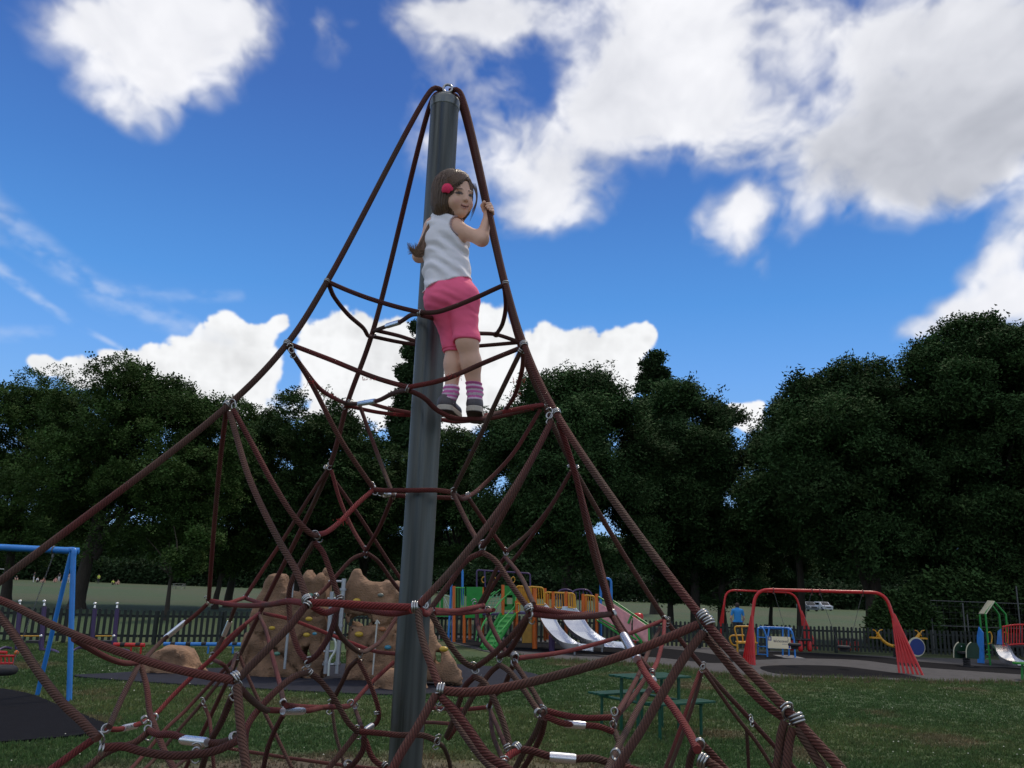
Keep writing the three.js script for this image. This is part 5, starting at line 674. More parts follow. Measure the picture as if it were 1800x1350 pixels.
// balance trail: two pairs of purple posts with a yellow bar, low beams
for (const [x0, x1, y0, yb, side] of [[34, 77, 1057, 1142, 'nearest the left edge'], [166, 205, 1061, 1142, 'right of the blue swing post']]) {
  const { t, L } = eq('balance_gate', 'purple post pair with ball caps and yellow bar, ' + side, 'play equipment', x0, yb, 'balance trail by the fence');
  for (const x of [x0, x1]) { const p = part(t, 'post', bar([L(x - 4, yb + 1), L(x - 3, yb - 30), L(x + 1, y0 + 9)], 0.055, { seg: 12, stepLen: 0.1 }), PURPLE); part(p, 'ball_cap', merge([ball(0.042, ...L(x + 1, y0).toArray(), 14), new THREE.CylinderGeometry(0.02, 0.03, 0.07, 12).translate(...L(x + 1, y0 + 5).toArray())]), metal(new THREE.Color().setRGB(0.8, 0.8, 0.78), 0.3, 0.7)); }
  part(t, 'yellow_bar', straight(L(x0 + 2, 1118), L(x1 - 2, 1118), 0.018), YELLOW); part(t, 'bar_end', ball(0.04, ...L(x1 - 5, 1118, -0.06).toArray()), metal(new THREE.Color().setRGB(0.75, 0.75, 0.75), 0.3, 0.7));
  part(t, 'curved_foot', bar([L(x1 - 8, yb - 16), L(x1 - 4, yb - 2), L(x1 + 12, yb + 0, -0.2), L(x1 + 26, yb + 6, -0.5), L(x1 + 30, yb + 18, -0.9)], 0.035, { seg: 10 }), PURPLE);
  part(t, 'curved_foot', bar([L(x0 - 14, yb - 2, -0.1), L(x0 - 26, yb - 4, -0.25), L(x0 - 40, yb + 4, -0.5), L(x0 - 46, yb + 12, -0.8)], 0.033, { seg: 10 }), PURPLE);
  part(t, 'step_pad', box(0.36, 0.06, 0.25, ...L((x0 + x1) / 2 + 6, yb - 14, 0.1).toArray()), BLACKR);
}
for (const [x0, x1, y, m, nm, lab] of [[200, 254, 1133, RED, 'red', 'low red balance beam ending left of the tan boulder'], [288, 424, 1132, BLUE, 'blue', 'long low blue balance beam running behind the tan boulder']]) {
  const { t, L } = eq('balance_beam', lab, 'balance beam', (x0 + x1) / 2, y + 16, 'balance trail by the fence');
  part(t, 'beam', bar([L(x0, y), L(x1, y + 1)], 0.05, { seg: 12 }), m); const n = x1 - x0 > 80 ? 5 : 2;
  for (let i = 0; i < n; i++) part(t, 'grip_sleeve', straight(L(x0 + (x1 - x0) * (i + 0.45) / n, y), L(x0 + (x1 - x0) * (i + 0.75) / n, y), 0.056, 10), BLACKR);
  for (const k of [0.12, 0.58, 0.9]) { const p = L(x0 + (x1 - x0) * k, y + 2); part(t, 'leg', straight(p, p.clone().setY(-0.03), 0.025), m); }
}
// climbing boulders: moulded sandstone-coloured panels
const stoneMat = new THREE.MeshStandardMaterial({ vertexColors: true, roughness: 0.88, map: withRepeat(wearTex, 1, 1), bumpMap: withRepeat(bumpTex, 2.2, 2.2), bumpScale: 0.02 });
function inPoly(x, y, P) { let s = 1, d = 1e9; for (let i = 0, j = P.length - 1; i < P.length; j = i++) { const [ax, ay] = P[i], [bx, by] = P[j], ex = bx - ax, ey = by - ay, wx = x - ax, wy = y - ay, k = clamp((wx * ex + wy * ey) / (ex * ex + ey * ey)); d = Math.min(d, (wx - ex * k) ** 2 + (wy - ey * k) ** 2); const c1 = y >= ay, c2 = y < by, c3 = ex * wy > ey * wx; if ((c1 && c2 && c3) || (!c1 && !c2 && !c3)) s = -s; } return s * Math.sqrt(d); }
function boulder(t, nm, L, outline, holes, th, zc, cell, tone = 1, dish = 0) {
  const P = outline.map(([x, y]) => { const p = L(x, y, zc); return [p.x, p.y]; }), H = holes.map((h) => h.map(([x, y]) => { const p = L(x, y, zc); return [p.x, p.y]; })), xs = P.map((p) => p[0]), ys = P.map((p) => p[1]), lo = V(Math.min(...xs) - 0.25, Math.max(-0.05, Math.min(...ys) - 0.25), -zc - th - 0.3), hi = V(Math.max(...xs) + 0.25, Math.max(...ys) + 0.25, -zc + th + 0.3);
  const f = (x, y, z) => {
    const n = fbm3(x * 1.6 + 4, y * 1.6, z * 1.6, 4) - 0.5, n2 = fbm3(x * 5, y * 5 + 9, z * 5, 3) - 0.5, wx = x + n * 0.22, wy = y + n * 0.16;
    let d = inPoly(wx, wy, P); const zz = Math.abs(z + zc + n * 0.3) - th * (1.05 - 0.16 * clamp(y / 2)); const q = Math.hypot(Math.max(d + 0.12, 0), Math.max(zz + 0.12, 0)) + Math.min(Math.max(d + 0.12, zz + 0.12), 0) - 0.12; d = q;
    for (const h of H) d = -smin(-d, inPoly(wx, wy, h), 0.08);
    const crease = Math.abs(fbm3(x * 0.9 + 30, y * 0.9 + x * 0.4, z * 0.9, 3) - 0.5);
    const crease2 = Math.abs(fbm3(x * 1.5 + 3, y * 1.3 - x * 0.5, z * 1.5 + 7, 3) - 0.5); return d + n2 * 0.13 + 0.12 * step(0.035, 0.0, crease) + 0.08 * step(0.03, 0.0, crease2) - 0.03 * Math.sin(y * 7 + 12 * n + x * 2);
  };
  const g = field(lo, hi, cell, f, (x, y, z) => { const n = fbm3(x * 2, y * 2.4, z * 2, 4), m = fbm3(x * 11, y * 11, z * 11, 3), k = (0.72 + 0.5 * m) * tone; return [mix(0.44, 0.26, n) * k, mix(0.255, 0.160, n) * k, mix(0.140, 0.100, n) * k]; });
  return part(t, nm, g, stoneMat);
}
{
  const { t, L } = eq('climbing_wall', 'tan sandstone-look climbing boulders with coloured holds and a grey ladder', 'climbing wall', 560, 1192);
  boulder(t, 'rock_panel', L, [[418, 1196], [428, 1130], [448, 1078], [466, 1030], [482, 1008], [500, 1010], [511, 1036], [528, 1040], [536, 1012], [546, 1002], [556, 1024], [568, 1000], [574, 1004], [578, 1050], [576, 1100], [573, 1196]], [[[531, 1152], [538, 1140], [550, 1140], [554, 1156], [548, 1168], [536, 1166]]], 0.38, 0.1, 0.05, 0.82);
  boulder(t, 'rock_panel', L, [[611, 1194], [613, 1100], [610, 1030], [622, 1006], [632, 1003], [646, 1018], [662, 1023], [680, 1016], [694, 1020], [706, 1022], [722, 1030], [742, 1055], [752, 1090], [754, 1196]], [[[621, 1080], [650, 1080], [651, 1095], [638, 1097], [621, 1094]]], 0.34, 0.0, 0.05, 1);
  boulder(t, 'rock_spur', L, [[735, 1200], [738, 1080], [752, 1084], [764, 1112], [776, 1134], [792, 1162], [808, 1184], [812, 1200]], [[[762, 1166], [764, 1146], [776, 1146], [780, 1164], [774, 1172]]], 0.3, -0.5, 0.045, 1);
  boulder(t, 'rock_foot', L, [[655, 1226], [660, 1192], [672, 1176], [690, 1170], [745, 1172], [752, 1226]], [], 0.35, -1.3, 0.05, 1.15);
  for (const [a, b] of [[[584, 1040], [572, 1184]], [[605, 1017], [592, 1184]]]) part(t, 'ladder_rail', straight(L(...a, -0.35), L(...b, -0.35), 0.05, 12), GALV);
  for (const [x0, x1, y] of [[578, 606, 1022], [576, 604, 1052], [576, 603, 1080], [572, 600, 1112], [569, 597, 1145], [567, 594, 1168]]) part(t, 'ladder_rung', straight(L(x0, y, -0.35), L(x1, y, -0.35), 0.026, 8), GALV);
  for (const [x, y] of [[603, 1036], [598, 1100], [593, 1166], [574, 1164]]) part(t, 'ladder_bracket', new THREE.CylinderGeometry(0.075, 0.075, 0.05, 14).translate(...L(x, y, -0.35).toArray()), GALV);
  part(t, 'wavy_pole', bar([[596, 1070], [588, 1097], [584, 1115], [590, 1130], [589, 1144], [580, 1160], [577, 1188]].map(([x, y]) => L(x, y, -0.6)), 0.025, { seg: 8 }), metal(new THREE.Color().setRGB(0.6, 0.66, 0.6), 0.5, 0.4));
  part(t, 'arrow_pole', [straight(L(663, 1092, -0.6), L(655, 1186, -0.6), 0.018), straight(L(663, 1090, -0.6), L(660, 1097, -0.6), 0.016), straight(L(663, 1090, -0.6), L(667, 1096, -0.6), 0.016)], paint(rgb(206, 208, 200))); part(t, 'grey_pole', straight(L(506, 1112, -0.7), L(500, 1176, -0.7), 0.03), GALV); part(t, 'grey_pole', straight(L(515, 1012, -0.5), L(512, 1050, -0.5), 0.04), GALV);
  const holdY = paint(rgb(206, 172, 60)), holdB = paint(rgb(70, 150, 176)), holdG = paint(rgb(96, 150, 130));
  for (const [x, y, dd, m, s] of [[627, 1056, -0.42, holdY, 1], [631, 1115, -0.45, holdY, 1.1], [669, 1046, -0.42, paint(rgb(120, 128, 118)), 0.8], [682, 1138, -0.42, holdB, 0.9], [672, 1106, -0.42, paint(rgb(180, 120, 80)), 0.9], [543, 1088, -0.45, holdY, 0.9], [539, 1116, -0.45, holdY, 0.9], [553, 1114, -0.45, holdB, 0.6], [545, 1046, -0.42, holdG, 0.8], [478, 1104, -0.45, holdY, 0.8], [487, 1149, -0.45, holdG, 0.8], [780, 1141, -0.9, holdY, 1.1]]) part(t, 'climbing_hold', ball(0.065 * s, 0, 0, 0, 10).scale(1.3, 0.8, 0.9).translate(...L(x, y, dd).toArray()), m);
}
{
  const { t, L } = eq('boulder', 'low tan moulded boulder lying on the grass left of the climbing wall', 'boulder', 303, 1181);
  boulder(t, 'rock', L, [[250, 1190], [262, 1166], [280, 1150], [298, 1136], [318, 1134], [334, 1142], [352, 1168], [362, 1190]], [], 0.5, 0.0, 0.045, 1.1);
}
// green picnic table with slatted benches
{
  const { t, L, d } = eq('picnic_table', 'dark green slatted metal picnic table with two benches on the lawn', 'picnic table', 1140, 1284);
  const A = V(0.82, 0, -0.57).normalize(), B = V(0.57, 0, 0.82).normalize(), c = L(1143, 1197).setY(0); c.y = 0; const o = (a, b, y) => c.clone().addScaledVector(A, a).addScaledVector(B, b).setY(y);
  const slatBoard = (b, y, n, w, len, nm) => { const grp = []; for (let i = 0; i < n; i++) { const off = b + (i - (n - 1) / 2) * w; part(t, nm, plate([o(-len / 2, off - w * 0.31, y), o(len / 2, off - w * 0.31, y), o(len / 2, off + w * 0.31, y), o(-len / 2, off + w * 0.31, y)], 0.022), DKGREEN); } };
  slatBoard(0, 0.76, 5, 0.125, 1.15, 'table_slat'); slatBoard(0.62, 0.46, 3, 0.11, 1.15, 'bench_slat'); slatBoard(-0.62, 0.46, 3, 0.11, 1.15, 'bench_slat');
  for (const a of [-0.42, 0.42]) { for (const b of [-0.18, 0.18]) part(t, 'table_leg', straight(o(a, b, 0.75), o(a, b, -0.03), 0.026), DKGREEN); for (const b of [-0.62, 0.62]) part(t, 'bench_leg', straight(o(a, b, 0.45), o(a, b, -0.03), 0.024), DKGREEN); part(t, 'crossbar', straight(o(a, -0.66, 0.42), o(a, 0.66, 0.42), 0.022), DKGREEN); }
}
console.log('equipment 1');
// the multi-play tower with slides, stairs and ramp
{
  const { t, L } = eq('play_tower', 'multicoloured play tower with green stairs, two steel slides and a pink ramp', 'play tower', 930, 1142);
  const post = (x, y0, y1, dd, m = ORANGE, r = 0.055, nm = 'post') => part(t, nm, straight(L(x, y1, dd), L(x, y0, dd), r, 12), m);
  const rail = (pts, m, r = 0.025, nm = 'rail', bend = 0.1) => part(t, nm, bent(pts.map((p) => L(p[0], p[1], p[2] ?? 0)), r, bend, 8), m);
  const floorY = (x0, x1, y, d0, d1, nm = 'deck', m = PURPLE) => part(t, nm, plate([L(x0, y, d0), L(x1, y, d0), L(x1, y, d0).add(V(0, 0, d0 - d1)), L(x0, y, d0).add(V(0, 0, d0 - d1))], 0.06), m);
  floorY(797, 850, 1079, 0.0, 1.3); floorY(905, 960, 1078, 0, 1.3); floorY(960, 1050, 1077, 0.05, 1.4); floorY(848, 908, 1080, 0.1, 1.3);
  // posts, front and back rows
  [[798, 1030, 1128], [816, 1076, 1130], [884, 1028, 1082], [908, 1056, 1128], [940, 1034, 1140], [972, 1040, 1132], [995, 1040, 1130], [1025, 1044, 1128], [1049, 1044, 1130]].forEach(([x, y0, y1]) => post(x, y0, y1, 0, ORANGE, x === 940 ? 0.085 : 0.055));
  [[826, 1034, 1124], [848, 1032, 1122], [905, 1030, 1126], [958, 1034, 1126], [1030, 1046, 1124], [962, 1044, 1124]].forEach(([x, y0, y1]) => post(x, y0, y1, 1.3, ORANGE));
  post(970, 1110, 1152, -0.4, PURPLE, 0.10);
  rail([[797, 1078], [818, 1078]], ORANGE, 0.06, 'beam'); rail([[797, 1033], [817, 1033]], LIME, 0.02);
  for (let i = 0; i < 5; i++) part(t, 'baluster', straight(L(801 + i * 4, 1033), L(801 + i * 4, 1068), 0.012, 6), LIME);
  // blue fire-pole loops
  rail([[788, 1128, 0.1], [792, 1060, 0.1], [795, 998, 0.1], [813, 998, 0.1], [813, 1064, 0.1]], BLUE, 0.04, 'blue_loop', 0.22); rail([[795, 1128, 0.3], [797, 1040, 0.3]], BLUE, 0.035, 'blue_pole');
  rail([[1056, 1130, 1], [1056, 1018, 1], [1074, 1016, 1], [1075, 1060, 1]], BLUE, 0.045, 'blue_loop', 0.2);
  // green panels
  const pn = (x0, y0, x1, y1, dd, m, nm = 'panel', th = 0.035) => part(t, nm, plate([L(x0, y1, dd), L(x1, y1, dd), L(x1, y0, dd), L(x0, y0, dd)], th), m);
  pn(820, 1032, 848, 1068, -0.05, GREENP); pn(818, 1079, 848, 1086, -0.06, GREENP); pn(886, 1030, 907, 1046, 0.35, GREENP); pn(886, 1046, 891, 1066, 0.35, GREENP); pn(901, 1046, 907, 1066, 0.35, GREENP); pn(886, 1062, 907, 1072, 0.35, GREENP);
  pn(918, 1090, 935, 1130, 0.1, paint(rgb(196, 150, 50)), 'panel');
  // stairs: green treads with stringers and light green handrails
  for (let i = 0; i < 7; i++) { const q = i / 6, x0 = mix(880, 852, q), x1 = mix(906, 876, q), y = mix(1080, 1132, q), dd = mix(0, -0.9, q); part(t, 'stair_tread', plate([L(x0, y, dd), L(x1, y, dd), L(x1 - 4, y + 6, dd - 0.15), L(x0 - 4, y + 6, dd - 0.15)], 0.03), GREENP); part(t, 'stair_riser', plate([L(x0 - 4, y + 6, dd - 0.15), L(x1 - 4, y + 6, dd - 0.15), L(x1 - 4, y + 10, dd - 0.16), L(x0 - 4, y + 10, dd - 0.16)], 0.02), GREENP); }
  for (const [a, b] of [[[880, 1079], [846, 1138]], [[906, 1079], [870, 1138]]]) part(t, 'stringer', bar([L(...a, 0), L(...b, -1.05)], 0.07, { seg: 4 }), GREENP);
  for (const [pts] of [[[[898, 1040, 0], [884, 1052, -0.1], [848, 1096, -0.9], [843, 1128, -1]]], [[[908, 1040, 0.1], [905, 1066, 0], [876, 1096, -0.8], [867, 1134, -1]]], [[[884, 1050, 0.2], [858, 1084, -0.5], [846, 1104, -0.8]]], [[[906, 1078, -0.1], [882, 1108, -0.8], [868, 1122, -1]]], [[[880, 1036, 0.4], [866, 1046, 0.4], [842, 1080, 0.1], [836, 1126, 0]]], [[[870, 1040, 0.6], [852, 1052, 0.5], [838, 1072, 0.3]]]]) rail(pts, LIME, 0.02, 'handrail', 0.15);
  // climbing net between the green panels
  const cn = []; for (let i = 0; i < 6; i++) { cn.push(bar([L(850 + i * 6, 1044, 0.6), L(846 + i * 6, 1060, 0.4), L(838 + i * 6, 1086, 0.2)], 0.012, { seg: 5 })); cn.push(bar([L(850 - i * 2, 1048 + i * 7, 0.5), L(868 - i * 2, 1050 + i * 7, 0.45), L(884 - i * 3, 1048 + i * 7, 0.5)], 0.012, { seg: 5 })); } part(t, 'scramble_net', cn, paint(rgb(120, 190, 150)));
  // yellow barriers
  const barrier = (x0, x1, y0, y1, n, dd = 0) => { rail([[x0, y1, dd], [x0, y0, dd], [x1, y0 + 2, dd], [x1 + 2, y1, dd]], YELLOW, 0.028, 'barrier_rail', 0.1); rail([[x0, y1, dd], [x1 + 2, y1, dd]], YELLOW, 0.022, 'barrier_rail'); for (let i = 1; i < n; i++) part(t, 'barrier_bar', straight(L(mix(x0, x1, i / n), y0 + 1, dd), L(mix(x0, x1 + 2, i / n), y1, dd), 0.014, 6), YELLOW); };
  barrier(908, 932, 1030, 1062, 6, 0.5); barrier(930, 955, 1031, 1063, 6, -0.05); barrier(958, 1008, 1041, 1068, 12, 0); barrier(1026, 1046, 1046, 1078, 5, 0); barrier(1000, 1010, 1042, 1068, 3, -0.3);
  pn(909, 1032, 930, 1062, 0.55, YELLOW); rail([[907, 1062, -0.05], [913, 1060, -0.05], [914, 1074, -0.05], [907, 1078, -0.05]], YELLOW, 0.022, 'grab_handle', 0.06); rail([[907, 1108, 0], [908, 1122, 0]], ORANGE, 0.04, 'short_post');
  // purple barred domes behind
  for (const [x0, x1, top] of [[976, 1012, 1036], [1000, 1044, 1036]]) { part(t, 'dome_arch', bar([L(x0, 1052, 1.35), L(x0 + (x1 - x0) * 0.2, top + 3, 1.35), L((x0 + x1) / 2, top, 1.35), L(x1 - (x1 - x0) * 0.2, top + 3, 1.35), L(x1, 1052, 1.35)], 0.03, { seg: 8 }), PURPLE); for (let i = 0; i <= 7; i++) { const q = i / 7; part(t, 'dome_bar', straight(L(mix(x0, x1, q), 1052 - Math.sin(q * Math.PI) * 14, 1.35), L(mix(x0, x1, q), 1078, 1.35), 0.016, 6), PURPLE); } }
  // trapeze frame with rings, behind the stairs
  rail([[838, 1034, 1.6], [838, 1002, 1.6], [932, 1008, 1.6], [932, 1036, 1.6]], PURPLE, 0.03, 'ring_frame', 0.1); rail([[852, 1003, 1.2], [853, 1032, 1.2]], PURPLE, 0.026, 'ring_frame');
  for (const x of [850, 868, 902]) { part(t, 'hanging_ring', new THREE.TorusGeometry(0.085, 0.016, 8, 18).scale(0.75, 1.15, 1).translate(...L(x, 1019, 1.6).toArray()), YELLOW); part(t, 'ring_strap', straight(L(x, 1014, 1.6), L(x, 1005, 1.6), 0.01, 5), BLACKR); }
  // two stainless slides: bed and raised sides along a curve
  const slide = (a, mid, b, out, w) => {
    const P = new THREE.CatmullRomCurve3([L(...a), L(...mid[0]), L(...mid[1]), L(...b), L(...out)]), n = 28, S = V(w, 0, 0.1 * w), prof = [[-0.5, 0.17], [-0.47, 0.17], [-0.42, 0], [0.42, 0], [0.47, 0.17], [0.5, 0.17], [0.5, 0.15], [0.45, -0.03], [-0.45, -0.03], [-0.5, 0.15]], pos = [], idx = [];
    for (let i = 0; i <= n; i++) { const p = P.getPoint(i / n), tn = P.getTangent(i / n), up = S.clone().cross(tn).normalize(); if (up.y < 0) up.negate(); for (const [u, h] of prof) { const q = p.clone().addScaledVector(S, u).addScaledVector(up, h); pos.push(q.x, q.y, q.z); } }
    const m = prof.length; for (let i = 0; i < n; i++) for (let j = 0; j < m; j++) { const A = i * m + j, B = i * m + (j + 1) % m; idx.push(A, A + m, B, B, A + m, B + m); }
    let g = new THREE.BufferGeometry(); g.setAttribute('position', new THREE.Float32BufferAttribute(pos, 3)); g.setIndex(idx); g = g.toNonIndexed(); g.computeVertexNormals(); g.setAttribute('uv', new THREE.Float32BufferAttribute(new Float32Array(g.attributes.position.count * 2), 2)); return part(t, 'slide', g, STEEL, 'bright stainless steel slide');
  };
  const s1 = slide([944, 1066, 0], [[958, 1082, -0.5], [975, 1112, -1.0]], [1003, 1138, -1.6], [1030, 1143, -2.1], 0.5), s2 = slide([992, 1074, 0], [[1004, 1088, -0.5], [1022, 1114, -1.0]], [1052, 1134, -1.6], [1080, 1138, -2.1], 0.72);
  part(s1, 'slide_hood', plate([L(938, 1062, -0.05), L(954, 1066, -0.05), L(956, 1076, -0.1), L(940, 1070, -0.1)], 0.03), STEEL); part(s2, 'slide_hood', plate([L(986, 1074, -0.05), L(989, 1066, -0.05), L(1004, 1066, -0.05), L(1011, 1076, -0.05)], 0.03), STEEL);
  part(s1, 'slide_foot', straight(L(1010, 1139, -1.7), L(1010, 1152, -1.7), 0.03), GALV); part(s2, 'slide_foot', straight(L(1058, 1134, -1.7), L(1058, 1146, -1.7), 0.03), GALV);
  // pink sided ramp with green rails
  part(t, 'ramp_panel', plate([L(1053, 1088, -0.1), L(1053, 1060, -0.1), L(1076, 1074, -0.35), L(1079, 1104, -0.35)], 0.03), PINK); part(t, 'ramp_panel', plate([L(1081, 1105, -0.35), L(1078, 1062, -0.35), L(1110, 1082, -0.7), L(1108, 1124, -0.7)], 0.03), PINK); part(t, 'ramp_panel', plate([L(1113, 1126, -0.7), L(1113, 1084, -0.7), L(1139, 1102, -1), L(1139, 1128, -1)], 0.03), PINK);
  part(t, 'ramp_deck', plate([L(1050, 1090, 0), L(1140, 1136, -1), L(1140, 1136, -0.2), L(1050, 1090, 0.8)], 0.05), GREENP);
  for (const [a, b, dd] of [[[1050, 1048], [1140, 1102], 0], [[1078, 1056], [1140, 1098], 0.7], [[1049, 1090], [1116, 1132], -0.1], [[1050, 1084], [1118, 1124], -0.12]]) rail([[a[0], a[1], dd], [b[0], b[1], dd - 0.9]], GREENP, 0.03, 'ramp_rail'); rail([[1110, 1082, -0.72], [1104, 1096, -0.72]], GREENP, 0.035, 'ramp_post'); rail([[1140, 1100, -1], [1142, 1138, -1]], LIME, 0.03, 'ramp_post'); rail([[1115, 1112, -0.9], [1128, 1128, -1]], GREENP, 0.04, 'ramp_post'); part(t, 'ramp_foot', plate([L(1108, 1137, -1.2), L(1142, 1138, -1.2), L(1142, 1138, -0.5), L(1108, 1137, -0.5)], 0.03), LIME);
}
// small green spinner behind the stairs, left of the tower
{
  const { t, L } = eq('spinner', 'green spinning climber with pale struts left of the play tower', 'play equipment', 776, 1126);
  part(t, 'mast', straight(L(776, 1126), L(777, 1044), 0.05, 10), GREENP); for (const [x0, x1] of [[772, 764], [774, 769], [780, 785], [781, 791]]) part(t, 'strut', straight(L(x0, 1050), L(x1, 1072), 0.014, 6), paint(rgb(190, 205, 196))); part(t, 'top_arm', bar([L(766, 1050), L(777, 1046), L(791, 1049)], 0.022, { seg: 8 }), paint(rgb(150, 190, 165))); part(t, 'platform', new THREE.CylinderGeometry(0.3, 0.32, 0.06, 24).translate(...L(776, 1082).toArray()), GREENP); part(t, 'panel', plate([L(766, 1074), L(772, 1074), L(772, 1056), L(768, 1056)], 0.03), GREENP);
}
// red litter bin beside the ramp
{
  const { t, L } = eq('litter_bin', 'red litter bin standing behind the foot of the pink ramp', 'bin', 1122, 1133); const b = ground(1122, 1133);
  part(t, 'body', new THREE.LatheGeometry([[0.001, 0], [0.19, 0], [0.21, 0.1], [0.21, 0.75], [0.2, 0.8]].map(([a, c]) => new THREE.Vector2(a, c)), 24), RED); part(t, 'hood', new THREE.LatheGeometry([[0.2, 0.98], [0.2, 1.1], [0.14, 1.18], [0.001, 1.2]].map(([a, c]) => new THREE.Vector2(a, c)), 24), RED); for (let i = 0; i < 4; i++) part(t, 'hood_post', box(0.05, 0.22, 0.03, Math.cos(i * 1.57 + 0.7) * 0.19, 0.89, Math.sin(i * 1.57 + 0.7) * 0.19), RED);
}
// red toddler swings: a bent tube on fanned legs
function redSwing(label, base, A, B, top, r, hang) {
  const { t, L } = eq('toddler_swing', label, 'swing set', base[0], base[1], 'red toddler swings');
  const a0 = L(...A.foot), b0 = L(...B.foot), a1 = L(...A.top), b1 = L(...B.top);
  part(t, 'crossbar', bent([L(...A.knee), a1, b1, L(...B.knee)], r, 0.42, 14), RED);
  for (const [leg, sg] of [[A, -1], [B, 1]]) { const k = L(...leg.knee), f = L(...leg.foot); for (let i = 0; i < 6; i++) { const q = i / 5 - 0.5, e = f.clone().add(V(leg.fan[0] * q, 0, leg.fan[1] * q)); e.y = -0.04; const s = k.clone().add(V(leg.fan[0] * q * 0.1, 0.16 - Math.abs(q) * 0.1, leg.fan[1] * q * 0.1)); part(t, 'leg_bar', straight(s, e, r * 0.68, 8), RED); } const web = []; for (let i = 0; i < 5; i++) { const q = i / 5 - 0.4; web.push(f.clone().add(V(leg.fan[0] * q, 0, leg.fan[1] * q)).lerp(k, 0.5)); } part(t, 'leg_web', plate([k.clone(), f.clone().add(V(-leg.fan[0] * 0.5, 0, -leg.fan[1] * 0.5)).lerp(k, 0.22), f.clone().add(V(leg.fan[0] * 0.5, 0, leg.fan[1] * 0.5)).lerp(k, 0.22)], 0.012), RED); }
  for (const q of hang) { const p = a1.clone().lerp(b1, q); part(t, 'hanger', merge([new THREE.TorusGeometry(r * 1.3, 0.012, 6, 12).rotateY(1.57).translate(p.x, p.y, p.z), box(0.03, 0.07, 0.03, p.x, p.y - r - 0.04, p.z)]), paint(rgb(120, 60, 60))); }
  return { t, a1, b1 };
}
{
  const s = redSwing('near red swing frame with fanned legs on black rubber', [1318, 1168], { top: [1328, 1036, 0], knee: [1322, 1090, 0], foot: [1316, 1170, 0], fan: [0.14, 0.8] }, { top: [1556, 1042, -0.8], knee: [1571, 1088, -0.9], foot: [1602, 1188, -1.5], fan: [0.42, 0.55] }, 0, 0.05, [0.14, 0.44, 0.5, 0.83]);
  const P = s.t.position; [[0.14, 0.44, 'left'], [0.5, 0.83, 'right']].forEach(([q0, q1, side]) => { const a = s.a1.clone().lerp(s.b1, q0), b = s.a1.clone().lerp(s.b1, q1), m = a.clone().lerp(b, 0.5); m.y = 0.62; const st = thing('cradle_swing', side + ' hand dark cradle swing hung on chains from the near red frame', 'swing', m.clone().add(P)); part(st, 'seat', new THREE.TorusGeometry(0.15, 0.045, 10, 22).rotateX(1.57), BLACKR); part(st, 'cradle', new THREE.CylinderGeometry(0.13, 0.1, 0.12, 18).translate(0, -0.07, 0), BLACKR); part(st, 'chain', chain(V(-0.15, 0.02, 0), a.clone().sub(m)), chainMat); part(st, 'chain', chain(V(0.15, 0.02, 0), b.clone().sub(m)), chainMat); });
  redSwing('far red swing frame, smaller in view behind the near one', [1275, 1132], { top: [1276, 1037, 0], knee: [1272, 1070, 0], foot: [1264, 1120, 0.4], fan: [0.12, 0.6] }, { top: [1398, 1042, -0.2], knee: [1409, 1080, -0.3], foot: [1426, 1146, -0.6], fan: [0.35, 0.5] }, 0, 0.045, [0.16, 0.45, 0.6, 0.86]);
}
// yellow and blue toddler train
{
  const { t, L } = eq('toddler_train', 'yellow tubular toddler bench in front of the far red swing', 'play equipment', 1320, 1152);
  const r = (pts, rad = 0.028) => part(t, 'frame_tube', bent(pts.map((p) => L(...p)), rad, 0.1, 8), YELLOW); r([[1329, 1155, 0], [1328, 1125, 0], [1324, 1105, 0], [1318, 1101, 0], [1293, 1101, 0], [1291, 1105, 0], [1298, 1132, 0]]); r([[1297, 1152, 0.2], [1297, 1135, 0.2], [1287, 1134, 0.2], [1282, 1121, 0.2], [1286, 1117, 0.2], [1308, 1117, 0.2]]); r([[1304, 1103, 0.02], [1306, 1128, 0.02]], 0.024); r([[1293, 1128, 0], [1327, 1128, 0]], 0.024); part(t, 'seat_board', plate([L(1294, 1129, 0), L(1327, 1129, 0), L(1327, 1129, 0).add(V(0, 0, 0.35)), L(1294, 1129, 0).add(V(0, 0, 0.35))], 0.04), YELLOW); r([[1326, 1129, -0.35], [1326, 1156, -0.35]]); r([[1296, 1129, -0.35], [1296, 1156, -0.35]]);
}
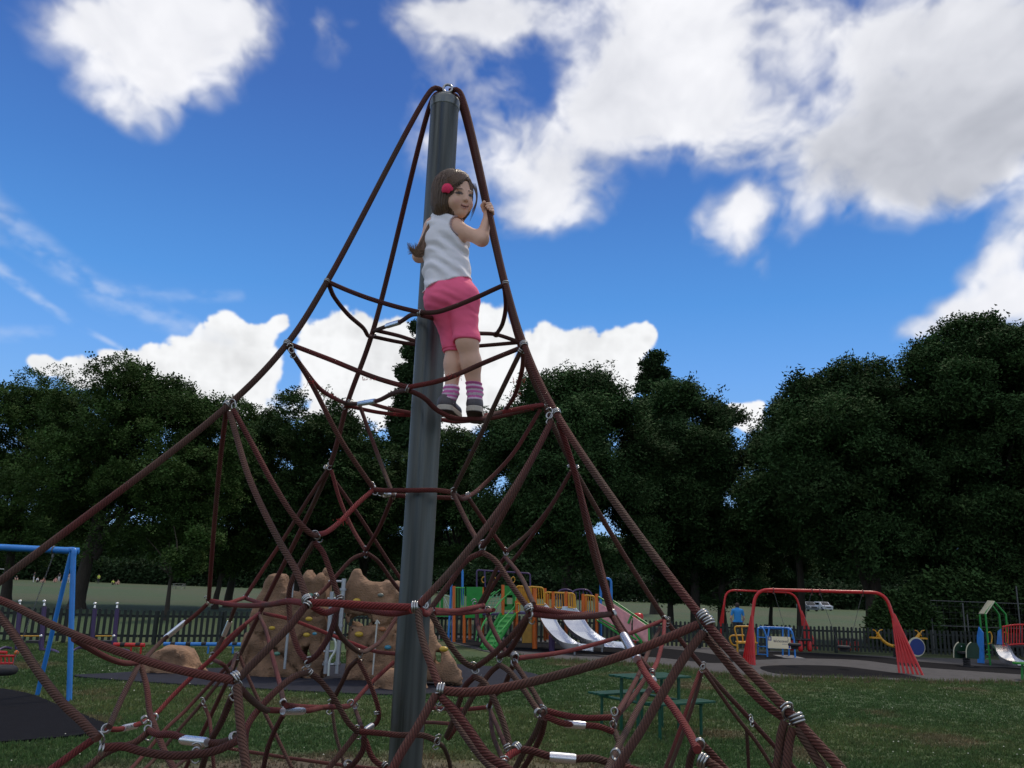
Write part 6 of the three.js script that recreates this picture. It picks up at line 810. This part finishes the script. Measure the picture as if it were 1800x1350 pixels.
{
  const { t, L } = eq('toddler_cabin', 'blue tubular toddler cabin with a cream sign panel', 'play equipment', 1372, 1156);
  const r = (pts, rad = 0.03) => part(t, 'frame_tube', bent(pts.map((p) => L(...p)), rad, 0.12, 8), BLUE); r([[1349, 1156, -0.1], [1348, 1122, -0.1], [1342, 1104, -0.1], [1336, 1102, 0.1]]); r([[1398, 1158, -0.1], [1396, 1125, -0.1], [1392, 1108, -0.1], [1384, 1104, 0.1]]); r([[1336, 1102, 0.1], [1388, 1104, 0.1]]); r([[1376, 1152, 0.7], [1376, 1104, 0.7]]); r([[1387, 1153, 0.7], [1386, 1106, 0.7]]); r([[1332, 1104, 0.7], [1392, 1105, 0.7]]); r([[1332, 1148, 0.7], [1332, 1104, 0.7]]); r([[1352, 1104, 0.05], [1348, 1130, 0]]); for (const y of [1120, 1136, 1150]) r([[1331, y, 0.5], [1349, y + 1, 0]], 0.018); r([[1349, 1139, -0.1], [1397, 1140, -0.1]], 0.022); for (const [x, y] of [[1393, 1112], [1395, 1120]]) r([[x - 3, y, -0.1], [x + 2, y + 6, -0.1]], 0.018);
  part(t, 'base_ring', plate([L(1345, 1157, -0.4), L(1416, 1158, -0.4), L(1416, 1158, -0.4).add(V(0, 0, -1.4)), L(1345, 1157, -0.4).add(V(0, 0, -1.4))], 0.02), paint(rgb(120, 120, 122), 0.9));
  const cv = document.createElement('canvas'); cv.width = 512; cv.height = 256; const c = cv.getContext('2d'); c.fillStyle = '#efe3bd'; c.fillRect(0, 0, 512, 256); c.fillStyle = '#2c3f8c'; c.fillRect(0, 0, 80, 92); c.fillStyle = '#d9c9a0'; c.fillRect(16, 20, 44, 50); c.fillStyle = '#2c3f8c'; c.fillRect(464, 168, 40, 78); c.fillStyle = '#2b2740'; c.font = 'bold 74px sans-serif'; c.textAlign = 'center'; c.fillText('Wicksteed', 288, 124, 330); c.fillStyle = '#8d8690'; for (let i = 0; i < 8; i++) c.fillRect(322 + i * 14, 152, 9, 16);
  const tx = new THREE.CanvasTexture(cv); tx.colorSpace = THREE.SRGBColorSpace; const a = L(1350, 1139, -0.16), b = L(1390, 1141, -0.16), h = L(1350, 1118, -0.16).y - a.y, w = a.distanceTo(b), mid = a.clone().lerp(b, 0.5); mid.y += h / 2;
  const sg = part(t, 'sign_panel', box(w, h, 0.025, 0, 0, 0), CREAM, 'cream sign panel with dark lettering'); sg.position.copy(mid); const pf = part(sg, 'sign_print', new THREE.PlaneGeometry(w - 0.01, h - 0.01), new THREE.MeshStandardMaterial({ map: tx, roughness: 0.5 })); pf.position.set(0, 0, 0.0155);
}
// carousels of hanging red seats under a dark rim
for (const [x, y, w, lab] of [[1408, 1146, 34, 'red seated carousel with a dark rim in front of the fence by the blue cabin'], [1492, 1146, 32, 'red seated carousel with a dark rim standing alone before the fence']]) {
  const { t, L } = eq('carousel', lab, 'carousel', x, y, 'red seated carousels'); const R = w * 0.5 * 0.021; part(t, 'rim', new THREE.TorusGeometry(R, 0.035, 8, 26).rotateX(1.57).translate(0, L(x, 1124).y, 0), BLACKR); part(t, 'spokes', [box(R * 2, 0.03, 0.04, 0, L(x, 1124).y, 0), box(0.04, 0.03, R * 2, 0, L(x, 1124).y, 0)], BLACKR); part(t, 'spindle', new THREE.CylinderGeometry(0.04, 0.05, L(x, 1122).y, 12).translate(0, L(x, 1122).y / 2, 0), BLACKR);
  for (let i = 0; i < 4; i++) { const a = i * 1.57 + 0.35; part(t, 'seat', new THREE.LatheGeometry([[0.001, -0.40], [0.07, -0.40], [0.085, -0.32], [0.07, -0.05], [0.03, 0], [0.001, 0]].map(([p, q]) => new THREE.Vector2(p, q)), 16).translate(Math.cos(a) * R * 0.9, L(x, 1125).y, Math.sin(a) * R * 0.9), RED); }
}
// yellow seesaw with a blue disc
{
  const { t, L } = eq('seesaw', 'curved yellow spring seesaw with a blue patterned disc', 'seesaw', 1575, 1156);
  part(t, 'beam', bar([L(1542, 1112), L(1550, 1124), L(1562, 1133), L(1580, 1137), L(1600, 1132), L(1612, 1120), L(1617, 1113)], 0.055, { seg: 10 }), YELLOW); for (const [x, y, s] of [[1542, 1113, -1], [1616, 1114, 1]]) { part(t, 'handle', bent([L(x - 8, y - 6), L(x - 4, y - 5), L(x, y), L(x + 4, y + 4)], 0.018, 0.04, 6), YELLOW); part(t, 'handle', bent([L(x + 9, y - 6, 0.3), L(x + 4, y - 5, 0.3), L(x + 1, y + 1, 0.1), L(x - 1, y + 6, 0)], 0.018, 0.04, 6), YELLOW); part(t, 'seat', box(0.3, 0.05, 0.3, ...L(x + s * 4, y + 8).toArray()), YELLOW); }
  const dc = L(1611, 1137, -0.2); const disc = part(t, 'disc', new THREE.CylinderGeometry(0.34, 0.34, 0.05, 28).scale(0.85, 1, 1).rotateX(1.57).rotateY(-0.4).translate(...dc.toArray()), CREAM); part(disc, 'disc_face', new THREE.CylinderGeometry(0.29, 0.29, 0.02, 28).scale(0.85, 1, 1).rotateX(1.57).rotateY(-0.4).translate(dc.x + 0.012, dc.y, dc.z + 0.032), new THREE.MeshStandardMaterial({ color: rgb(40, 70, 150), roughness: 0.5, map: withRepeat(speckle, 3, 3) }));
  part(t, 'spring', new THREE.TubeGeometry(new THREE.CatmullRomCurve3(Array.from({ length: 40 }, (_, i) => V(Math.cos(i * 0.9) * 0.09, i / 39 * 0.42, Math.sin(i * 0.9) * 0.09))), 120, 0.02, 6), BLACKR);
}
// green spring rider
{
  const { t, L } = eq('spring_rider', 'dark green two panel spring rider with white edges near the small slide', 'spring rider', 1700, 1172);
  for (const [x0, x1, dd] of [[1677, 1698, 0.15], [1699, 1720, -0.15]]) { const P = [L(x0, 1156, dd), L(x1, 1158, dd), L(x1 + 1, 1140, dd), L(x1 - 3, 1131, dd), L(x0 + 8, 1130, dd), L(x0 + 1, 1138, dd)]; const p = part(t, 'side_panel', plate(P, 0.04), paint(rgb(14, 58, 36))); part(p, 'white_edge', bar([L(x0 - 0.5, 1156, dd - 0.03), L(x0, 1140, dd - 0.03), L(x0 + 4, 1132, dd - 0.03), L(x0 + 8, 1129, dd - 0.03)], 0.018, { seg: 6 }), CREAM); }
  part(t, 'seat', box(0.5, 0.06, 0.34, ...L(1699, 1147).toArray()), BLACKR); part(t, 'handle', straight(L(1690, 1136, -0.25), L(1690, 1136, 0.3), 0.018), GALV); part(t, 'spring', new THREE.TubeGeometry(new THREE.CatmullRomCurve3(Array.from({ length: 36 }, (_, i) => V(Math.cos(i * 0.9) * 0.1, i / 35 * 0.28, Math.sin(i * 0.9) * 0.1))), 110, 0.022, 6), BLACKR); part(t, 'foot_plate', new THREE.CylinderGeometry(0.2, 0.2, 0.03, 20), BLACKR);
}
// toddler slide house with an arched red bridge
{
  const { t, L } = eq('toddler_slide', 'small green slide house with a cream roof, steel slide and red arched bridge', 'slide', 1740, 1170);
  const tube = (pts, m = GREENP, r = 0.032, nm = 'frame_post') => part(t, nm, bent(pts.map((p) => L(...p)), r, 0.05, 8), m); tube([[1741, 1170, 0], [1732, 1078, 0], [1748, 1058, 0]]); tube([[1730, 1160, 0.9], [1722, 1080, 0.9], [1738, 1057, 0.9]]); tube([[1775, 1160, 0], [1768, 1080, 0], [1748, 1058, 0]]); tube([[1764, 1152, 0.9], [1756, 1080, 0.9], [1738, 1057, 0.9]]); tube([[1748, 1058, 0], [1738, 1057, 0.9]]);
  part(t, 'roof_panel', plate([L(1733, 1079, -0.03), L(1748, 1057, -0.03), L(1737, 1056, 0.92), L(1721, 1079, 0.92)], 0.03), CREAM); part(t, 'deck', plate([L(1738, 1136, 0), L(1772, 1136, 0), L(1772, 1136, 0).add(V(0, 0, -0.9)), L(1738, 1136, 0).add(V(0, 0, -0.9))], 0.05), BLACKR);
  part(t, 'blue_panel', plate([L(1719, 1165, 0.5), L(1730, 1166, 0.2), L(1728, 1112, 0.2), L(1721, 1102, 0.4), L(1718, 1118, 0.5)], 0.03), BLUE); part(t, 'blue_panel', plate([L(1752, 1136, 0.7), L(1762, 1136, 0.6), L(1759, 1104, 0.6), L(1754, 1108, 0.7)], 0.03), BLUE);
  for (const [x, dd] of [[1741, -0.02], [1769, -0.02]]) tube([[x - 4, 1112, dd], [x, 1110, dd], [x + 3, 1118, dd], [x + 2, 1130, dd], [x - 4, 1132, dd]], YELLOW, 0.018, 'grab_handle'); for (const y of [1142, 1150, 1158]) tube([[1734, y, 0.05], [1742, y + 1, 0]], LIME, 0.02, 'ladder_rung');
  const c = new THREE.CatmullRomCurve3([L(1754, 1134, -0.05), L(1762, 1142, -0.4), L(1772, 1160, -0.9), L(1790, 1169, -1.3), L(1802, 1170, -1.5)]), pos = [], idx = [], prof = [[-0.24, 0.12], [-0.21, 0], [0.21, 0], [0.24, 0.12], [0.22, -0.03], [-0.22, -0.03]]; for (let i = 0; i <= 20; i++) { const p = c.getPoint(i / 20); for (const [u, h] of prof) pos.push(p.x + u, p.y + h, p.z + u * 0.2); } for (let i = 0; i < 20; i++) for (let j = 0; j < 6; j++) { const A = i * 6 + j, B = i * 6 + (j + 1) % 6; idx.push(A, A + 6, B, B, A + 6, B + 6); } let g = new THREE.BufferGeometry(); g.setAttribute('position', new THREE.Float32BufferAttribute(pos, 3)); g.setIndex(idx); g = g.toNonIndexed(); g.computeVertexNormals(); g.setAttribute('uv', new THREE.Float32BufferAttribute(new Float32Array(g.attributes.position.count * 2), 2)); part(t, 'slide', g, STEEL);
  for (const dd of [-0.1, 0.8]) { const arc = (k, x) => { const q = (x - 1761) / 70; return L(x, k + 22 * (q - 0.5) ** 2 * 0.75 - 4, dd); }; const xs = [1762, 1775, 1790, 1805, 1820, 1832]; part(t, 'bridge_rail', bar(xs.map((x) => arc(1102, x)), 0.03, { seg: 8 }), RED); part(t, 'bridge_rail', bar(xs.map((x) => arc(1136, x)), 0.03, { seg: 8 }), RED); for (let i = 0; i <= 14; i++) { const x = 1763 + i * 4.8; part(t, 'bridge_bar', straight(arc(1102, x), arc(1136, x), 0.018, 6), RED); } }
  for (const x of [1832]) for (const dd of [-0.1, 0.8]) part(t, 'bridge_leg', straight(L(x, 1136, dd), L(x, 1136, dd).setY(0), 0.035), RED); part(t, 'bridge_deck', plate([L(1764, 1137, -0.1), L(1832, 1137, -0.1), L(1832, 1137, -0.1).add(V(0, 0, -0.9)), L(1764, 1137, -0.1).add(V(0, 0, -0.9))], 0.04), BLACKR);
}
// green post and table top at the right edge
{
  const { t, L } = eq('play_table', 'green play table on a single post cut off by the right edge', 'play equipment', 1797, 1196); part(t, 'post', straight(L(1797, 1196), L(1797, 1168), 0.035), GREENP); part(t, 'top', new THREE.CylinderGeometry(0.45, 0.45, 0.04, 28).translate(...L(1812, 1167).toArray()), GREENP);
}
console.log('equipment 2');

// ---------------------------------------------------------------- picket fence, mesh court fence
const fenceMat = new THREE.MeshStandardMaterial({ color: new THREE.Color().setRGB(0.018, 0.026, 0.022), roughness: 0.7, map: withRepeat(barkTex, 4, 1.2) });
{
  const picket = (() => { const sh = new THREE.Shape(); sh.moveTo(-0.042, 0.06); sh.lineTo(0.042, 0.06); sh.lineTo(0.042, 0.93); sh.absarc(0, 0.93, 0.042, 0, Math.PI, false); sh.lineTo(-0.042, 0.06); const g = new THREE.ExtrudeGeometry(sh, { depth: 0.02, bevelEnabled: false, curveSegments: 5 }); return g; })();
  const line = [[-120, 1127], [240, 1133], [470, 1131], [790, 1126], [1200, 1139], [1560, 1150], [1950, 1164]].map(([x, y]) => ground(x, y));
  const where = ['along the lawn behind the blue swing posts', 'between the slim park tree and the climbing wall', 'behind the climbing wall and the grey pole', 'behind the play tower and its ramp', 'behind the red swings and carousels', 'in deep shade behind the slide house'];
  for (let s = 0; s + 1 < line.length; s++) {
    const a = line[s], b = line[s + 1], len = a.distanceTo(b), t = thing('picket_fence', 'dark round topped picket fence ' + where[s], 'fence', a.clone().setY(0), 'sections of dark picket fence'); t.rotation.y = -Math.atan2(b.z - a.z, b.x - a.x);
    const n = Math.floor(len / 0.165), r = rng(70 + s); for (let i = 0; i < n; i++) { const p = part(t, 'picket', picket, fenceMat); p.position.set((i + 0.5) * len / n, 0, 0.025); p.rotation.z = (r() - 0.5) * 0.025; p.scale.y = 0.98 + 0.04 * r(); }
    part(t, 'rail', box(len - 0.01, 0.07, 0.03, len / 2, 0.80, 0), fenceMat); part(t, 'rail', box(len - 0.01, 0.07, 0.03, len / 2, 0.24, 0), fenceMat);
    const m = Math.max(1, Math.round(len / 2.4)); for (let i = 0; i < m; i++) part(t, 'post', box(0.1, 0.98, 0.1, (i + 0.25) * len / m, 0.47, -0.068), fenceMat);
  }
  const posts = [[1637, 1075], [1692, 1060], [1700, 1080], [1786, 1030], [1840, 1030]];
  const c0 = ground(1637, 1146), t = thing('court_fence', 'tall thin grey mesh court fence posts in the shade at the right', 'fence', V(c0.x, 0, -36));
  const pole = metal(new THREE.Color().setRGB(0.10, 0.105, 0.10), 0.6, 0.4); const P = posts.map(([x, y]) => at(x, y, 36).sub(t.position)); P.forEach((p) => part(t, 'post', straight(p, V(p.x, -0.05, p.z), 0.03), pole)); part(t, 'top_rail', straight(V(P[0].x, 2.1, 0), V(P[4].x + 3, 2.1, 0), 0.018), pole); part(t, 'middle_rail', straight(V(P[0].x, 1.1, 0), V(P[4].x + 3, 1.1, 0), 0.018), pole);
  const wires = []; for (let x = P[0].x; x < P[4].x + 3; x += 0.25) { wires.push(straight(V(x, 0.05, 0.01), V(x, 2.1, 0.01), 0.003, 4)); } for (let y = 0.15; y < 2.1; y += 0.25) wires.push(straight(V(P[0].x, y, 0.02), V(P[4].x + 3, y, 0.02), 0.003, 4)); part(t, 'wire_mesh', wires, pole);
}

// ---------------------------------------------------------------- people and cars across the park
function figure(label, pos, pose, shirt, legs, hair, turn = 0, h = 1.68, group) {
  const k = h / 1.68, S = (x, y, z, r) => [x * k, y * k, z * k, r * k]; let B, head;
  if (pose === 'stand') { head = S(0, 1.56, 0.02, 0.1); B = [[S(0, 0.95, 0, 0.13), S(0, 1.32, 0, 0.15)], [S(-0.15, 1.37, 0, 0.065), S(0.15, 1.37, 0, 0.065)], [S(0, 1.38, 0, 0.05), S(0, 1.5, 0.01, 0.05)], [S(-0.1, 0.92, 0, 0.095), S(-0.11, 0.48, 0.02, 0.065)], [S(-0.11, 0.48, 0.02, 0.065), S(-0.11, 0.06, 0, 0.042)], [S(0.1, 0.92, 0, 0.095), S(0.12, 0.48, 0.02, 0.065)], [S(0.12, 0.48, 0.02, 0.065), S(0.13, 0.06, 0, 0.042)], [S(-0.11, 0.05, 0, 0.045), S(-0.12, 0.04, 0.15, 0.035)], [S(0.13, 0.05, 0, 0.045), S(0.14, 0.04, 0.15, 0.035)], [S(-0.19, 1.36, 0, 0.05), S(-0.25, 1.08, 0.02, 0.04)], [S(-0.25, 1.08, 0.02, 0.04), S(-0.2, 0.88, 0.12, 0.032)], [S(0.19, 1.36, 0, 0.05), S(0.25, 1.08, 0.02, 0.04)], [S(0.25, 1.08, 0.02, 0.04), S(0.2, 0.88, 0.12, 0.032)]]; }
  else { head = S(0, 0.80, 0.02, 0.1); B = [[S(0, 0.14, 0, 0.14), S(0, 0.56, -0.02, 0.15)], [S(-0.15, 0.60, -0.02, 0.065), S(0.15, 0.60, -0.02, 0.065)], [S(0, 0.6, 0, 0.05), S(0, 0.74, 0.01, 0.05)], [S(-0.1, 0.12, 0, 0.1), S(-0.22, 0.42, 0.32, 0.07)], [S(-0.22, 0.42, 0.32, 0.07), S(-0.16, 0.05, 0.5, 0.045)], [S(0.1, 0.12, 0, 0.1), S(0.2, 0.40, 0.34, 0.07)], [S(0.2, 0.40, 0.34, 0.07), S(0.2, 0.05, 0.55, 0.045)], [S(-0.19, 0.58, -0.02, 0.05), S(-0.27, 0.36, 0.1, 0.04)], [S(-0.27, 0.36, 0.1, 0.04), S(-0.2, 0.40, 0.3, 0.032)], [S(0.19, 0.58, -0.02, 0.05), S(0.3, 0.3, -0.1, 0.04)], [S(0.3, 0.3, -0.1, 0.04), S(0.3, 0.03, -0.16, 0.034)]]; }
  const f = (x, y, z) => { let d = Math.hypot((x - head[0]) * 1.15, y - head[1], z - head[2]) - head[3]; d = smin(d, Math.hypot(x - head[0], y - head[1] + 0.06 * k, z - head[2] - 0.085 * k) - 0.03 * k, 0.03); for (const [a, b] of B) d = smin(d, limb(x, y, z, a, b), 0.035); return d; };
  const hip = pose === 'stand' ? 0.93 * k : 0.2 * k, neck = head[1] - 0.11 * k, sleeve = neck - 0.28 * k;
  const col = (x, y, z) => { const arm = Math.abs(x) > 0.2 * k; if (y > neck + 0.02) return (z < head[2] + 0.02 || y > head[1] + 0.045 * k) ? hair : [0.5, 0.3, 0.22]; if (arm && y < sleeve && y > (pose === 'stand' ? 0.8 * k : 0)) return pose === 'stand' || z < 0.25 ? [0.5, 0.3, 0.22] : legs; if (y > hip && (pose === 'stand' || z < 0.14)) return shirt; return y < 0.07 ? [0.08, 0.08, 0.08] : legs; };
  const g = field(V(-0.45 * k, -0.03, -0.35 * k), V(0.45 * k, h + 0.05, 0.75 * k), 0.035, f, col); const t = thing('person', label, 'person', pos, group); t.rotation.y = turn; part(t, 'body', g, new THREE.MeshStandardMaterial({ vertexColors: true, roughness: 0.8 })); return t;
}
{
  const p = at(1297, 1100, 35); p.y = 0; figure('person in a bright blue shirt standing with back turned behind the picket fence', p, 'stand', [0.03, 0.26, 0.62], [0.02, 0.022, 0.03], [0.03, 0.02, 0.015], Math.PI, 1.76);
  const W = [0.7, 0.7, 0.7], S = [0.55, 0.34, 0.26], K = [0.03, 0.03, 0.035], Y = [0.62, 0.72, 0.10];
  [[28, 1020, 'sit', K, S, 'in dark clothes nearest the left edge of the far field', 0.6], [58, 1024, 'stand', K, W, 'in black with pale trousers left of the blue swing leg', 2], [65, 1024, 'sit', W, K, 'in a white top seated on the far grass by the swing chain', 1.2], [76, 1025, 'sit', [0.6, 0.22, 0.14], S, 'in an orange top on the far grass', -0.4], [97, 1024, 'sit', [0.62, 0.28, 0.24], S, 'in a pink top left of the slanting blue leg', 0.2], [103, 1022, 'stand', K, W, 'in black with a pale face just left of the slanting blue leg', 0.4], [113, 1025, 'sit', [0.6, 0.6, 0.45], S, 'in a pale yellow top between the blue legs', -0.8], [120, 1025, 'stand', [0.55, 0.42, 0.36], W, 'standing in pale clothes between the blue legs', 0.7], [172, 1026, 'stand', Y, K, 'in a yellow jacket just right of the oak trunk', 0.2], [198, 1028, 'sit', Y, K, 'in a yellow jacket farther right of the oak trunk', 0.9], [207, 1028, 'sit', S, S, 'in beige seated farthest right of the picnic group', -0.5]].forEach(([x, y, pose, shirt, legs, lab, turn], i) => { const g = ground(x, y); figure('distant person ' + lab, V(g.x, 0, g.z), pose, shirt, legs, [0.06, 0.04, 0.03], turn, 1.7, 'people picnicking on the far field'); });
}
function car(label, px, py, color) {
  const g = ground(px, py), t = thing('parked_car', label, 'car', V(g.x, 0, g.z), 'cars parked across the field'); t.rotation.y = 0.15; const body = paint(color, 0.3);
  const side = new THREE.Shape([[-2.1, 0.3], [2.1, 0.3], [2.15, 0.75], [1.2, 0.92], [0.55, 1.42], [-1.2, 1.45], [-1.9, 0.98], [-2.15, 0.9]].map(([a, b]) => new THREE.Vector2(a, b))); const gg = new THREE.ExtrudeGeometry(side, { depth: 1.6, bevelEnabled: true, bevelSize: 0.06, bevelThickness: 0.08, bevelSegments: 2 }); gg.translate(0, 0, -0.8).rotateY(-Math.PI / 2); part(t, 'body', gg, body);
  const glass = new THREE.MeshStandardMaterial({ color: 0x0a0d10, roughness: 0.1 }); part(t, 'windscreen', plate([V(-0.72, 0.96, 1.22), V(0.72, 0.96, 1.22), V(0.62, 1.4, 0.62), V(-0.62, 1.4, 0.62)], 0.03).translate(0, 0.03, 0.05), glass); for (const s of [-1, 1]) { part(t, 'headlight', ball(0.11, s * 0.62, 0.68, 2.15, 10).scale(1, 1, 1), new THREE.MeshStandardMaterial({ color: 0xdddddd, roughness: 0.2 })); part(t, 'side_window', box(0.02, 0.36, 1.5, s * 0.875, 1.14, -0.3), glass); for (const z of [-1.35, 1.35]) { const w = part(t, 'wheel', new THREE.CylinderGeometry(0.32, 0.32, 0.2, 18).rotateZ(1.57).translate(s * 0.8, 0.32, z), BLACKR); part(w, 'rim', new THREE.CylinderGeometry(0.19, 0.19, 0.02, 14).rotateZ(1.57).translate(s * 0.905, 0.32, z), GALV); } }
  part(t, 'grille', box(0.9, 0.16, 0.04, 0, 0.58, 2.2), BLACKR);
}
car('pale silver car facing the playground across the far field at the right', 1446, 1073, rgb(214, 220, 226)); car('grey car half hidden beside the silver one across the far field', 1420, 1074, rgb(120, 126, 132));
// far picnic bench and goal frame on the open field
{
  const g = ground(314, 1035), t = thing('park_bench', 'pale picnic bench far off on the mown field', 'bench', V(g.x, 0, g.z)); const wood = paint(rgb(150, 150, 140), 0.8); for (let i = 0; i < 4; i++) part(t, 'table_board', box(1.8, 0.05, 0.16, 0, 0.75, -0.27 + i * 0.18), wood); for (const z of [-0.7, 0.7]) part(t, 'seat_board', box(1.8, 0.05, 0.25, 0, 0.45, z), wood); for (const x of [-0.7, 0.7]) { part(t, 'leg', straight(V(x, 0.75, -0.2), V(x, 0, -0.75), 0.05), wood); part(t, 'leg', straight(V(x, 0.75, 0.2), V(x, 0, 0.75), 0.05), wood); part(t, 'crossbar', box(0.08, 0.08, 1.6, x, 0.4, 0), wood); }
  const q = ground(4, 1021), c = thing('goal_frame', 'white football goal frame far away at the left edge', 'goal', V(q.x, 0, q.z)); const white = paint(rgb(220, 222, 220), 0.5); part(c, 'crossbar', straight(V(-2.6, 2.0, 0), V(0.4, 2.0, 0), 0.06), white); for (const x of [-2.6, 0.4]) { part(c, 'post', straight(V(x, 0, 0), V(x, 2.0, 0), 0.06), white); part(c, 'stay', straight(V(x, 2.0, 0), V(x, 0, -1.4), 0.04), white); }
}
console.log('all built');
renderer.render(scene, camera);
